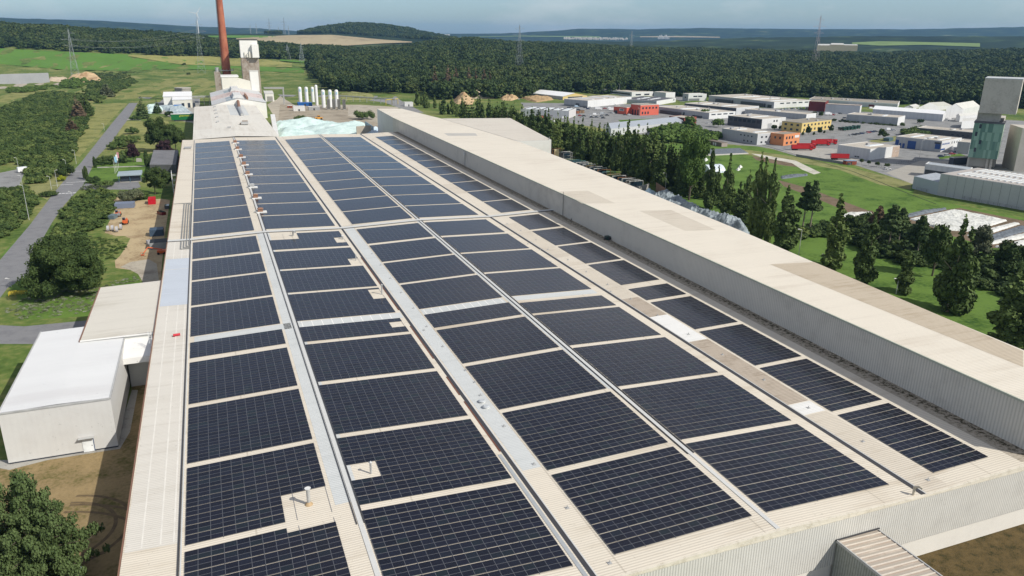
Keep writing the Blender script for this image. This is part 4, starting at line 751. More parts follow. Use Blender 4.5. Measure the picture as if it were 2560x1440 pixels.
bld('grey_ramp_building', 'low grey building with a dark glazed band left of the tower', (2308, 440, 421), (2322, 404), (2425, 424), lgrey, z=7.5, square=False, wins=[('R', .02, .7, .1, .55, m_win, 'window_band')], roof=mat('grey_blue_felt', (0, 0, 0)))
bld('glass_pavilion', 'small white-roofed glazed pavilion beside the tower', (2415, 408, 396), (2374, 392), (2440, 391), mat('pavilion_glass', (.06, .07, .09), .2, .1, 1, .6), z=5)
# ================================================================ furnace building complex at the far end
fx = thing('furnace_extension', 'lower cream-roofed hall joined to the far end of the solar hall', 'factory hall', (15, 552, 0))
b = MB(); pts = [(-10.5, YB+.3), (42.5, YB+.3), (43, 788), (-10.5, 788)]
b.prism(pts, 0, 11.4); b.build('wall', m_plinth, fx)
m_ext = rib('extension_roof', (.68, .65, .58), (.56, .52, .45), 'x', .6, .12, .6, .05)
b = MB(); b.poly([(-11, YB+.3, 12.2), (16.5, YB+.3, 13.4), (16.5, 789, 13.4), (-11, 789, 12.2)]); b.poly([(16.5, YB+.3, 13.4), (43.5, YB+.3, 12.3), (43.5, 789, 12.3), (16.5, 789, 13.4)]); b.poly([(-11, YB+.3, 12.2), (43.5, YB+.3, 12.3), (43.5, YB+.3, 11), (-11, YB+.3, 11)]); b.poly([(-11, 789, 12.2), (-11, YB+.3, 12.2), (-11, YB+.3, 0), (-11, 789, 0)]); b.build('roof', m_ext, fx)
for x0, x1, y0, y1 in ((17.5, 42, 690, 788), (-10, 2, 600, 780)):
    b = MB(); b.poly([(x0, y0, 13.42-(abs(x0-16.5))*.042), (x1, y0, 13.42-abs(x1-16.5)*.042), (x1, y1, 13.42-abs(x1-16.5)*.042), (x0, y1, 13.42-abs(x0-16.5)*.042)]); b.build('roof_sheet', m_trans if x0 > 0 else rib('far_aged_sheets', (.64, .60, .53), (.54, .49, .41), 'x', .6, .12, .6, .05), fx)
for i, (px, py) in enumerate([(537, 268), (539, 277), (541, 285), (543, 294), (545, 306)]):
    P = at(px, py, 12.9); t = thing('ridge_vent', 'small grey box vent on the far cream roof, %s from the back' % ordn(i), 'roof vent', (P[0], P[1], 12.6), 'box vents on the far cream roof')
    b = MB(); b.box(P[0]-1, P[0]+1, P[1]-1.5, P[1]+1.5, 12.5, 14); b.build('housing', m_pipe, t); b = MB(); b.box(P[0]-1.6, P[0]-1.0, P[1]-1, P[1]+1, 12.5, 13.2); b.build('outlet', m_dark, t)
for lab, px, py, s in (('grey mushroom vent near the front of the far cream roof', 573, 321, 1.2), ('cluster of brown and grey ducts on the far cream roof', 612, 312, 2.6)):
    P = at(px, py, 13); t = thing('roof_vent', lab, 'roof vent', (P[0], P[1], 13))
    b = MB(); b.tube((P[0], P[1], 12.6), (P[0], P[1], 13.6), .5*s, n=10); b.box(P[0]-s, P[0]+s, P[1]-s, P[1]+s, 13.6, 13.6+.6*s); b.build('housing', mc_g, t)
    if s > 2: b = MB(); b.box(P[0]-3.5, P[0]-1, P[1]-1.5, P[1]+1, 13, 14.4); b.box(P[0]-1.5, P[0]+2.5, P[1]+2.7, P[1]+8, 13.2, 15.5); b.build('duct', mat('duct_brown', (.34, .27, .2), .6), t)
t = thing('rusty_duct', 'rusty inclined duct running down the white gable onto the roof', 'duct', (29, 788, 13))
p0, p1, p2 = atY(595, 253, 789.2), at(598, 270, 14.3), at(606, 287, 14)
b = MB(); b.tube(p0, p1, 1.3, n=10); b.build('upper_pipe', mc_b, t); b = MB(); b.tube(p1, p2, 1.4, n=10); b.build('lower_pipe', m_pipe, t)
# tall furnace hall
fh = thing('furnace_hall', 'tall white gabled furnace hall with a stepped grey and white roof', 'factory hall', (28, 790, 0))
xa, xb_, xc = 4.6, 28.3, 53.6; ye = 790; z1_, z2_, zp = 13.2, 14.6, 19.4; yb_ = 905
b = MB(); b.poly([(xa, ye, 0), (xc, ye, 0), (xc, ye, z2_), (xb_, ye, zp), (xa, ye, z1_)]); b.poly([(xc, ye, 0), (xc, yb_, 0), (xc, yb_, z2_), (xc, ye, z2_)]); b.poly([(xa, yb_, 0), (xa, ye, 0), (xa, ye, z1_), (xa, yb_, z1_)]); b.build('wall', mat('furnace_white', (.74, .725, .68), .7, .04, .2), fh)
gr = mat('grey_sheet_roof', (.55, .55, .54), .5, .08, .08); gr2 = mat('bluegrey_roof', (.30, .36, .39), .5, .08, .1); rs_ = mat('rust_streaked_roof', (.46, .39, .37), .6, .25, .08, col2=(.30, .19, .17))
b = MB()
for (y0, y1, dz) in ((ye-.5, 838, 0), (846, yb_, 3.2)):
    b.poly([(xa-.4, y0, z1_+dz), (xb_, y0, zp+dz), (xb_, y1, zp+dz), (xa-.4, y1, z1_+dz)]); b.poly([(xb_, y0, zp+dz), (xc+.4, y0, z2_+dz), (xc+.4, y1, z2_+dz), (xb_, y1, zp+dz)])
b.build('roof', gr, fh)
b = MB(); b.poly([(xa-.4, 838, z1_), (xb_, 838, zp), (xb_, 846, zp+3.2), (xa-.4, 846, z1_+3.2)]); b.poly([(xb_, 838, zp), (xc+.4, 838, z2_), (xc+.4, 846, z2_+3.2), (xb_, 846, zp+3.2)]); b.build('roof_step', rs_, fh)
for y0, y1, dz in ((ye, 806, .06), (812, 830, .06), (850, 880, 3.26)):
    u = lambda x: z1_+(zp-z1_)*(x-xa)/(xb_-xa); b = MB(); b.poly([(17.5, y0, u(17.5)+dz), (25.5, y0, u(25.5)+dz), (25.5, y1, u(25.5)+dz), (17.5, y1, u(17.5)+dz)]); b.build('roof_panel', gr2, fh)
for y0, y1, dz in ((800, 838, 0), (846, 885, 3.2)):
    b = MB(); b.hexa([(23.5, y0, zp-1.5+dz), (33.5, y0, zp-1.5+dz), (33.5, y1, zp-1.5+dz), (23.5, y1, zp-1.5+dz)], [(25.0, y0, zp+2+dz), (32, y0, zp+2+dz), (32, y1, zp+2+dz), (25.0, y1, zp+2+dz)]); mo = b.build('monitor', mat('monitor_grey', (.62, .62, .60), .5, .05, .2), fh)
b = MB(); b.box(36, 37.6, 792, 838, 16.4, 20.2); b.build('side_duct', mc_b, fh)
# batch house, conveyor gallery, silo tower
bh = thing('batch_house', 'cream batch house with a sloping conveyor gallery climbing to the tower', 'building', (25, 905, 0))
crm = mat('cream_panel', (.68, .65, .56), .7, .05, .2)
q = {k: atY(*v, 905.0) for k, v in dict(tl=(553.5, 193), tr=(595, 193), bl=(555, 214), r1=(648, 218), r0=(647, 203), rb=(603, 208)).items()}
b = MB(); b.box(q['tl'][0], q['tr'][0], 905, 935, 0, q['tl'][2]); b.build('wall', crm, bh); b = MB(); b.box(q['tl'][0]-.6, q['tr'][0]+.6, 904.5, 935.5, q['tl'][2]+.01, q['tl'][2]+1.2); b.build('roof', m_tw, bh)
zt0, zt1 = q['tr'][2]-1, atY(628, 203, 905)[2]; xr = atY(627, 203, 905)[0]; x0 = q['tr'][0]+.02
b = MB(); b.hexa([(x0, 905, 20), (xr, 905, zt1-9), (xr, 913, zt1-9), (x0, 913, 20)], [(x0, 905, zt0), (xr, 905, zt1), (xr, 913, zt1), (x0, 913, zt0)]); b.build('gallery', crm, bh)
hx0, hx1 = atY(626, 200, 905)[0], atY(647, 200, 905)[0]; b = MB(); b.box(hx0, hx1, 905, 915, zt1-11, atY(626, 178, 905)[2]); b.build('head_house', mat('furnace_white', (0, 0, 0)), bh); b = MB(); b.box(hx0-.3, hx1+.3, 904.7, 915.3, atY(626, 178, 905)[2], atY(626, 178, 905)[2]+.6); b.build('head_roof', mat('pale_sheet_roof', (0, 0, 0)), bh)
b = MB()
for xx in np.linspace(x0+3, xr-2, 5): b.tube((xx, 909, 16), (xx, 909, np.interp(xx, [x0, xr], [20, zt1-9])), .5, n=6)
b.box(x0+1, xr, 914, 915, 18, 26); b.build('support', mat('dark_steel', (.08, .08, .08), .6), bh)
tw = thing('silo_tower', 'tall stained concrete tower with a white top, behind the furnace hall', 'tower', (50, 930, 0))
Y_ = 930.0; a, c2 = atY(598.5, 101, Y_), atY(642.5, 101, Y_); zt = a[2]; zm = atY(604, 144, Y_)[2]
b = MB(); b.box(a[0], c2[0], Y_, Y_+16, 0, zm); b.build('shaft', mat('stained_concrete', (.36, .315, .26), .9, .22, .05, .1, col2=(.27, .2, .15)), tw)
b = MB(); b.box(a[0]-.05, c2[0]+.05, Y_-.1, Y_+16, zm+.01, zt); b.build('white_top', mat('furnace_white', (0, 0, 0)), tw)
b = MB(); b.box(a[0]-.3, c2[0]+.3, Y_+.5, Y_+16.5, zt+.01, zt+1.2); b.build('roof', m_dark, tw)
b = MB(); b.box(c2[0]-6.5, c2[0]+.6, Y_-5, Y_-.12, zm+.1, zm+14); b.build('lift_box', mat('furnace_white', (0, 0, 0)), tw)
b = MB(); b.box(a[0]+6, a[0]+11, Y_-2, Y_-.12, zm+.5, zm+4); b.tube((a[0]+4, Y_-1, zm), (a[0]+4, Y_-1, zm+6), .5, n=6); b.tube((a[0]+9, Y_-2.5, zm), (a[0]+9, Y_-2.5, zm+6.5), .9, n=8); b.build('plant', mat('cream_panel', (0, 0, 0)), tw)
ch = thing('brick_chimney', 'very tall red-brown brick chimney rising past the top of the picture', 'chimney', (0, 0, 0)); Yc = 960.0
ca, cb2 = atY(571, 184, Yc), atY(544, 2, Yc); cx = (ca[0]+cb2[0])/2; ztop_ = cb2[2]+14
n = N('chimney_brick'); f = n.noise(.3, 4, .6, stretch=(1, 1, .3)); f2 = n.noise(.05, 3); wv = n.new('ShaderNodeSeparateXYZ'); n.lk(n.pos(), wv.inputs[0]); band = n.math('LESS_THAN', n.math('FRACT', n.math('DIVIDE', wv.outputs[2], 1.7)), .12)
c = n.ramp(n.math('ADD', n.math('MULTIPLY', f, .5), n.math('MULTIPLY', f2, .5)), [(.38, (.26, .085, .05)), (.5, (.36, .12, .07)), (.62, (.42, .16, .09))]); m_ch = n.out(n.mix(n.math('MULTIPLY', band, .35), c, (.2, .08, .05)), .85, .2, band, .2, .1)
b = MB(); b.tube((cx, Yc, 0), (cx, Yc, ztop_), 5.3, 3.1, 32); b.build('shaft', m_ch, ch, smooth=False)
b = MB(); zz = atY(571, 176.5, Yc)[2]; b.tube((cx, Yc, zz), (cx, Yc, zz+.5), 8.2, 8.2, 24)
for k in range(16): t0 = 2*math.pi*k/16; b.tube((cx+8*math.cos(t0), Yc+8*math.sin(t0), zz+.5), (cx+8*math.cos(t0), Yc+8*math.sin(t0), zz+2.2), .12, n=4)
b.build('gallery_ring', m_pipe, ch)
b = MB(); b.tube((cx-5.6, Yc-2, 20), (cx-3.5, Yc-1.5, ztop_), .25, n=6); b.build('ladder', m_dark, ch)
b = MB(); b.box(cx-13.5, cx-6, Yc-4, Yc+4, 0, zz-1); b.build('flue_block', mat('stained_concrete', (0, 0, 0)), ch); b = MB(); b.tube((cx-10, Yc, zz-1), (cx-10, Yc, zz+3.5), 2.2, n=10); b.build('flue_fan', m_pipe, ch)
# side sheds left of the furnace
sh = thing('process_shed', 'white plant building with lean-to bays left of the furnace hall', 'building', (-20, 800, 0))
A_ = at(411, 266); B_ = at(481, 268); xa_, xb3 = A_[0], B_[0]; y0_ = A_[1]; xm_ = at(433, 270)[0]
sh.location = (xa_, y0_, 0); sh['_o'] = [float(xa_), float(y0_), 0.0]
b = MB(); b.prism([(xa_, y0_), (xb3, y0_), (xb3, y0_+40), (xa_, y0_+40)], 0, 10.5); b.build('wall', mat('furnace_white', (0, 0, 0)), sh)
b = MB(); b.hexa([(xa_-.5, y0_-.6, 10.51), (xb3+.5, y0_-.6, 10.51), (xb3+.5, y0_+41, 10.51), (xa_-.5, y0_+41, 10.51)], [(xa_-.5, y0_+10, 11.5), (xb3+.5, y0_+10, 11.5), (xb3+.5, y0_+30, 13.6), (xa_-.5, y0_+30, 13.6)]); b.build('roof', mat('bright_white_roof', (0, 0, 0)), sh)
b = MB(); b.prism([(xm_, y0_-22), (xb3, y0_-22), (xb3, y0_-.1), (xm_, y0_-.1)], 0, 8.5); b.build('lean_to', crm, sh); b = MB(); b.poly([(xm_-.3, y0_-22.5, 8.55), (xb3+.3, y0_-22.5, 8.55), (xb3+.3, y0_-.1, 10.2), (xm_-.3, y0_-.1, 10.2)]); b.build('lean_to_roof', mat('bright_white_roof', (0, 0, 0)), sh)
for x in (xm_+9, xm_+15, xm_+20): b = MB(); b.box(x, x+2.6, y0_-22.2, y0_-22.04, 0, 5); b.build('bay_door', m_win, sh)
b = MB(); b.box(xm_+1, xm_+9, y0_-27, y0_-23, 0, 3.6); b.build('blue_hopper', mat('hopper_blue', (.03, .16, .42), .5), sh)
t = thing('round_silo', 'squat round grey concrete silo behind the white plant building', 'silo', (xm_+10, y0_+90, 0))
xs_ = atY(457, 225, y0_+90)[0]; zs_ = atY(457, 219, y0_+90)[2]; b = MB(); b.tube((xs_, y0_+90, 0), (xs_, y0_+90, zs_-1), 9, n=28); b.build('wall', mat('silo_concrete', (.34, .32, .28), .9, .12, .1), t); b = MB(); b.tube((xs_, y0_+90, zs_-1), (xs_, y0_+90, zs_), 9.5, 9.5, 28); b.build('rim', mat('silo_rim', (.42, .39, .34), .9), t)
t = thing('pipe_rack', 'steel pipe bridge between the plant building and the furnace hall', 'pipe rack', (xb3, y0_, 0)); b = MB()
for x in np.linspace(xb3+2, 3, 4): b.tube((x, y0_, 0), (x, y0_, 10.5), .35, n=6)
for z in (9.3, 10.4): b.tube((xb3, y0_-.8, z), (4.4, y0_-.8, z), .4, n=6); b.tube((xb3, y0_+1, z), (4.4, y0_+1, z), .3, n=6)
b.build('frame', m_pipe, t)
t = thing('sales_trailer', 'dark green trailer with a yellow lettered panel beside the far cream hall', 'trailer', (-16, 640, 0)); P0, P1 = at(429, 303), at(487, 305)
ez = 5.2; b = MB(); b.box(P0[0], -11.2, P0[1]-1.4, P0[1]+1.4, 1.1, 1.1+ez); b.build('box', mat('trailer_green', (.012, .14, .04), .5), t); b = MB(); b.box(P0[0]-.1, -11.1, P0[1]-1.6, P0[1]+1.6, 1.1+ez, 1.5+ez); b.build('roof', m_tw, t)
def text(s, size, loc, m, parent, rx=math.pi/2, rz=0, ext=.02):
    cu = bpy.data.curves.new('lettering', 'FONT'); cu.body = s; cu.size = size; cu.extrude = ext; cu.align_x = 'CENTER'; o = bpy.data.objects.new('lettering', cu); COL.objects.link(o); cu.materials.append(m)
    dg = bpy.context.evaluated_depsgraph_get(); me = bpy.data.meshes.new_from_object(o.evaluated_get(dg)); bpy.data.objects.remove(o); o = bpy.data.objects.new('lettering', me); COL.objects.link(o)
    if not me.materials: me.materials.append(m)
    o.parent = parent; o.rotation_euler = (rx, 0, rz); o.location = Vector([float(c) for c in loc])-Vector(parent['_o'] if '_o' in parent else (0, 0, 0)); return o
text('greenmaster', 2.1, ((P0[0]-11.2)/2+2, P0[1]-1.45, 4.2), mat('sign_yellow', (.65, .60, .05), .5), t)
b = MB(); b.box(P0[0]+2, -12, P0[1]-1.2, P0[1]+1.2, 0, 1.05); b.build('chassis', m_dark, t)
t = thing('small_annex', 'small white shed with a grey roller door right of the tower', 'shed', (64, 850, 0))
q0_, q1_ = at(664, 254), at(684, 252); b = MB(); b.box(q0_[0], q1_[0], q0_[1], q0_[1]+18, 0, 9.2); b.build('wall', mat('furnace_white', (0, 0, 0)), t); b = MB(); b.poly([(q0_[0]-.3, q0_[1]-.3, 9.2), (q1_[0]+.3, q0_[1]-.3, 9.2), (q1_[0]+.3, q0_[1]+18, 11.5), (q0_[0]-.3, q0_[1]+18, 11.5)]); b.build('roof', mat('pale_sheet_roof', (0, 0, 0)), t); b = MB(); b.box(q0_[0]+2, q1_[0]-1.5, q0_[1]-.1, q0_[1]-.02, 0, 6); b.build('door', mat('roller_grey', (.32, .31, .29), .6), t)
t = thing('side_gallery', 'low white covered passage along the right of the far cream hall', 'building', (47, 560, 0)); q = [at(x, y, 8)[:2] for x, y in ((676, 286), (687, 286), (697, 338), (686, 342))]; b = MB(); b.prism(q, 0, 7.9); b.build('wall', crm, t); b = MB(); b.prism([p*1.0 for p in q], 7.91, 8.15); b.build('roof', m_tw, t)
# tanks
m_tank = mat('tank_white', (.74, .74, .73), .35, .03, .5, .5)
for i, (px, by, ty, r) in enumerate([(752, 261, 217, 2.0), (768, 261, 217, 2.0), (783, 257, 217, 1.9), (793, 266, 212, 1.6), (810, 271, 224, 2.1), (827, 270, 224, 2.0), (843, 269, 224, 2.0)]):
    P = at(px, by); H = ht(P, ty); t = thing('gas_tank', ('slender tallest white upright gas tank' if i == 3 else 'white upright gas tank, %s from the left' % ordn(i)), 'tank', P, 'white gas tanks by the works yard')
    b = MB(); b.tube((P[0], P[1], 1), (P[0], P[1], H-1.6), r, n=24); b.tube((P[0], P[1], H-1.6), (P[0], P[1], H-.5), r, r*.8, 24); b.tube((P[0], P[1], H-.5), (P[0], P[1], H), r*.8, r*.3, 24); b.build('vessel', m_tank, t, smooth=False)
    b = MB()
    for k in range(4): a = k*math.pi/2+.7; b.tube((P[0]+r*.8*math.cos(a), P[1]+r*.8*math.sin(a), 0), (P[0]+r*.8*math.cos(a), P[1]+r*.8*math.sin(a), 1.2), .2, n=6)
    b.build('leg', m_pipe, t)
    if i != 3: b = MB(); b.box(P[0]-.7, P[0]+.7, P[1]-r-.06, P[1]-r+.1, H-5.2, H-2.4); b.build('logo_plate', mat('pale_blue_mark', (.35, .55, .66), .5), t)
q = at(838, 272); 
for i in range(4):
    P = at(822+i*13, 274); t = thing('vaporiser', 'tall finned grey vaporiser, %s from the left among the tanks' % ordn(i), 'vaporiser', P, 'finned vaporisers by the tanks')
    b = MB()
    for k in range(6): b.box(P[0]-1.5+k*.55, P[0]-1.3+k*.55, P[1]-1.4, P[1]+1.4, .6, 11)
    b.build('fins', mat('vaporiser_grey', (.28, .27, .25), .5), t); b = MB(); b.box(P[0]-1.7, P[0]+1.7, P[1]-1.5, P[1]+1.5, .1, .6); b.build('base', m_conc, t)
def simple_box(name, label, px0, px1, y, h, depth, m, cat, roof=None):
    a, c = at(px0, y), at(px1, y); t = thing(name, label, cat, ((a[0]+c[0])/2, a[1], 0)); b = MB(); b.prism([a[:2], c[:2], c[:2]+[0, depth], a[:2]+[0, depth]], 0, h); b.build('body', m, t)
    b = MB(); b.prism([a[:2]-[.1, .1], c[:2]+[.1, -.1], c[:2]+[.1, depth+.1], a[:2]+[-.1, depth+.1]], h+.01, h+.25); b.build('roof', roof or m_tw, t)
    b = MB(); b.prism([a[:2]+(c-a)[:2]*.42-[0, .06], a[:2]+(c-a)[:2]*.55-[0, .06], a[:2]+(c-a)[:2]*.55-[0, .01], a[:2]+(c-a)[:2]*.42-[0, .01]], .1, min(2.2, h*.8)); b.build('door', m_dark, t); return t
simple_box('equipment_cabin', 'white equipment cabin in front of the gas tanks', 734, 763, 278, 5, 6, m_tw, 'cabin'); simple_box('blue_canopy', 'blue low building between the gas tanks', 746, 781, 265, 3.2, 12, mat('canopy_blue', (.02, .12, .38), .5), 'building', mat('canopy_blue', (0, 0, 0)))
simple_box('pump_house', 'small pump cabin with pipework beside the tanks', 772, 800, 276, 3.5, 5, m_pipe, 'cabin')
simple_box('red_skid', 'low red-brown machine on the yard left of the tanks', 719, 731, 270, 2.4, 4, mat('rust_red', (.28, .07, .04), .6), 'machine'); simple_box('white_truck_body', 'parked white tanker body by the far yard road', 1012, 1033, 266, 4.5, 6, m_tw, 'trailer')
t = thing('pipe_bridge', 'long low grey pipe bridge crossing behind the tanks', 'pipe bridge', (160, 950, 0)); b = MB(); a, c = at(850, 251), at(988, 262)
for k in range(9): p = a+(c-a)*k/8; b.tube((p[0], p[1], 0), (p[0], p[1], 6.5), .3, n=6)
for z in (5.6, 6.6): b.tube((a[0]-8, a[1], z), (c[0], c[1], z), .35, n=6); b.tube((a[0]-8, a[1]+2, z), (c[0], c[1]+2, z), .3, n=6)
b.build('frame', m_pipe, t)
t = thing('pipe_portal', 'tall grey pipe portal between the tower and the tanks', 'pipe bridge', (75, 830, 0)); b = MB(); a, c = at(664, 262), at(710, 262)
for p, k in ((c, 0), (c+[1.5, 8, 0], 0)): b.tube((p[0], p[1], 0), (p[0], p[1], 19), .4, n=6)
for dy in (0, 8): b.tube((a[0], a[1]+dy, 18), (c[0]+1.5, c[1]+dy, 18), .5, n=6); b.tube((a[0], a[1]+dy, 19), (c[0]+1.5, c[1]+dy, 19), .3, n=6)
b.build('frame', m_pipe, t)
t = thing('yellow_gantry', 'yellow gantry frame by the far yard road', 'gantry', at(985, 262)); b = MB(); a, c = at(965, 263), at(995, 260)
for p in (a, a+(c-a)*.5, c): b.tube((p[0], p[1], 0), (p[0], p[1], 6), .3, n=6)
b.tube((a[0], a[1], 6), (c[0], c[1], 6), .4, n=6); b.build('frame', mat('safety_yellow', (.6, .45, .04), .5), t)
# ================================================================ vegetation
def ico(sub=0):
    t = (1+5**.5)/2; v = np.array([(-1, t, 0), (1, t, 0), (-1, -t, 0), (1, -t, 0), (0, -1, t), (0, 1, t), (0, -1, -t), (0, 1, -t), (t, 0, -1), (t, 0, 1), (-t, 0, -1), (-t, 0, 1)], float); v /= np.linalg.norm(v[0])
    f = [(0, 11, 5), (0, 5, 1), (0, 1, 7), (0, 7, 10), (0, 10, 11), (1, 5, 9), (5, 11, 4), (11, 10, 2), (10, 7, 6), (7, 1, 8), (3, 9, 4), (3, 4, 2), (3, 2, 6), (3, 6, 8), (3, 8, 9), (4, 9, 5), (2, 4, 11), (6, 2, 10), (8, 6, 7), (9, 8, 1)]
    return v, np.array(f)
_IV, _IF = ico()
def leaf_mat(name, stops, spread=.35, scale=.25, rough=.75):
    if name in _MC: return _MC[name]
    n = N(name); oi = n.new('ShaderNodeObjectInfo'); f = n.noise(scale, 3, .6); f2 = n.noise(scale*6, 2, .6)
    k = n.math('ADD', n.math('ADD', n.math('MULTIPLY', f, .55), n.math('MULTIPLY', f2, .3)), n.math('MULTIPLY', n.math('SUBTRACT', oi.outputs['Random'], .5), spread))
    _MC[name] = n.out(n.ramp(k, list(zip((.2, .42, .66), stops))), rough, .15)
    try: n.b.inputs['Transmission Weight'].default_value = 0
    except Exception: pass
    return _MC[name]
L_forest = leaf_mat('forest_leaves', [(.030, .050, .018), (.050, .078, .024), (.088, .112, .034)], .45, .006)
L_poplar = leaf_mat('poplar_leaves', [(.045, .070, .022), (.085, .125, .035), (.15, .19, .055)], .25, .35)
L_dark = leaf_mat('dark_leaves', [(.022, .040, .012), (.045, .072, .020), (.085, .115, .030)], .25, .3)
L_bush = leaf_mat('bush_leaves', [(.035, .060, .018), (.068, .105, .028), (.125, .16, .045)], .4, .12)
L_pine = leaf_mat('pine_needles', [(.032, .058, .020), (.066, .10, .034), (.11, .15, .055)], .2, .5)
L_purple = leaf_mat('purple_leaves', [(.022, .012, .016), (.038, .02, .024), (.06, .035, .035)], .2, .4)
L_yellow = leaf_mat('golden_leaves', [(.14, .17, .015), (.24, .27, .02), (.34, .36, .03)], .1, .5)
L_brown = leaf_mat('dead_needles', [(.08, .055, .032), (.13, .09, .055), (.17, .125, .08)], .3, .3)
L_grey = leaf_mat('grey_green_leaves', [(.04, .055, .03), (.085, .10, .055), (.14, .15, .08)], .3, .3)
L_flower = leaf_mat('flowering_weeds', [(.08, .10, .05), (.15, .18, .09), (.30, .31, .24)], .3, .3)
L_light = leaf_mat('light_leaves', [(.045, .08, .018), (.085, .14, .03), (.13, .19, .045)], .25, .3)
m_bark = mat('bark', (.10, .08, .06), .9, .3, 2); m_bark2 = mat('pale_bark', (.26, .22, .17), .9, .25, 2)
def cloud(centers, radii, nleaf, leaf, seed, squash=1.0, core=.72, vert=0.0):
    """leaf-sized faces spread over clumps; every clump has a solid core of its own that blocks light"""
    r = np.random.RandomState(seed); C_ = np.array(centers, float); Rd = np.array(radii, float)
    w = Rd**2; idx = r.choice(len(C_), nleaf, p=w/w.sum()); d = r.normal(size=(nleaf, 3)); d /= np.linalg.norm(d, axis=1)[:, None]; d[:, 2] = d[:, 2]*.85+.12
    P = C_[idx]+d*(Rd[idx]*(.72+.38*r.rand(nleaf)))[:, None]*np.array([1, 1, squash])
    nrm = d*.8+r.normal(size=(nleaf, 3))*.55; nrm /= np.linalg.norm(nrm, axis=1)[:, None]
    a = np.cross(nrm, r.normal(size=(nleaf, 3))); a /= np.linalg.norm(a, axis=1)[:, None]; b_ = np.cross(nrm, a)
    s = (leaf*(.55+.9*r.rand(nleaf)))[:, None]; a = a*s; b_ = b_*s*(.6+.4*r.rand(nleaf))[:, None]
    if vert: b_[:, 2] *= 1+vert
    V_ = np.stack([P-a-b_*.6, P+a*.8-b_, P+a*.7+b_*.8, P-a*.9+b_], 1).reshape(-1, 3); F_ = np.arange(nleaf*4).reshape(-1, 4)
    cv = (C_[:, None, :]+_IV[None]*(Rd*core)[:, None, None]*np.array([1, 1, squash])*(1+.25*(r.rand(len(C_), 12, 1)-.5))).reshape(-1, 3); cf = (np.arange(len(C_))[:, None, None]*12+_IF[None]).reshape(-1, 3)+len(V_)  # unseen core inside each clump, same leaf colour, added to block light
    return np.concatenate([V_, cv]), F_, cf
def crown_mesh(name, V_, F4, F3, m):
    me = bpy.data.meshes.new(name); nv = len(V_); me.vertices.add(nv); me.vertices.foreach_set('co', V_.astype('f').ravel())
    loops = np.concatenate([F4.ravel(), F3.ravel()]); me.loops.add(len(loops)); me.loops.foreach_set('vertex_index', loops.astype('i'))
    st = np.concatenate([np.arange(len(F4))*4, len(F4)*4+np.arange(len(F3))*3]); me.polygons.add(len(st)); me.polygons.foreach_set('loop_start', st.astype('i')); me.materials.append(m); me.update(calc_edges=True); return me
def k_round(seed, w=.42, z0=.18, n=26):
    r = np.random.RandomState(seed); c = []; R_ = []
    for i in range(n):
        t = r.rand()*2*math.pi; u = r.rand(); z = z0+.12+(1-z0-.24)*u; e = w*math.sqrt(max(.05, 1-((z-(z0+.42*(1-z0)))/(.62*(1-z0)))**2)); q = e*math.sqrt(r.rand())*.78; c.append((q*math.cos(t), q*math.sin(t), z)); R_.append(.10+.08*r.rand())
    c.append((0, 0, .6)); R_.append(w*.55); return c, R_
def k_poplar(seed, w=.13, stems=3, gap=.0):
    r = np.random.RandomState(seed); c = []; R_ = []
    for s in range(stems):
        a = r.rand()*6.28; o = (w*.60*(s > 0))*(.6+.6*r.rand()); ox, oy = o*math.cos(a), o*math.sin(a); top = 1-.22*r.rand()*(s > 0); n = 24; ph = r.rand()*6
        for i in range(n):
            z = .04+(top-.05)*i/(n-1); e = w*(.62 if stems > 1 else .9)*min(1, (z+.05)/.14)*(1-(max(0, z-.05)/top)**1.9)**.8*(1+.28*math.sin(ph+z*17)); e = max(e, .012)
            for k in range(3 if z < .8*top else 1): t = r.rand()*6.28; q = e*(.35+.5*r.rand())*(k > 0); c.append((ox*(1-.25*z)+q*math.cos(t), oy*(1-.25*z)+q*math.sin(t), z+.03*(r.rand()-.5))); R_.append(max(.011, e*(.28+.34*r.rand())))
    return c, R_
def k_cone(seed, w=.22, z0=.08, layers=11, up=0):
    r = np.random.RandomState(seed); c = []; R_ = []
    for i in range(layers):
        u = i/(layers-1); z = z0+(1-z0-.03)*u; e = w*(1-u)**.85; n = max(1, int(7*(1-u)+1))
        for k in range(n): t = 6.28*(k+r.rand()*.6)/n; q = e*(.62+.2*r.rand()); c.append((q*math.cos(t), q*math.sin(t), z)); R_.append(max(.022, e*.38))
    return c, R_
def k_bush(seed, n=14, w=.38):
    r = np.random.RandomState(seed); c = []; R_ = []
    for i in range(n): t = r.rand()*6.28; u = math.sqrt(r.rand()); q = w*u; z = .22+.52*r.rand()*(1-u*.6); c.append((q*math.cos(t), q*math.sin(t), z)); R_.append(.15+.11*r.rand())
    return c, R_
_CR = {}
def crown(kind, var, m, nl_, leaf, **k):
    key = (kind, var, m.name, nl_)
    if key not in _CR:
        c, R_ = dict(round=k_round, poplar=k_poplar, cone=k_cone, bush=k_bush)[kind](var*17+5, **k)
        sq = 1.9 if kind == 'poplar' else (.55 if kind == 'cone' else .9)
        _CR[key] = crown_mesh('crown', *cloud(c, R_, nl_, leaf, var+3, sq, .5 if kind == 'poplar' else .72, .9 if kind == 'poplar' else 0), m)
    return _CR[key]
_TR = {}
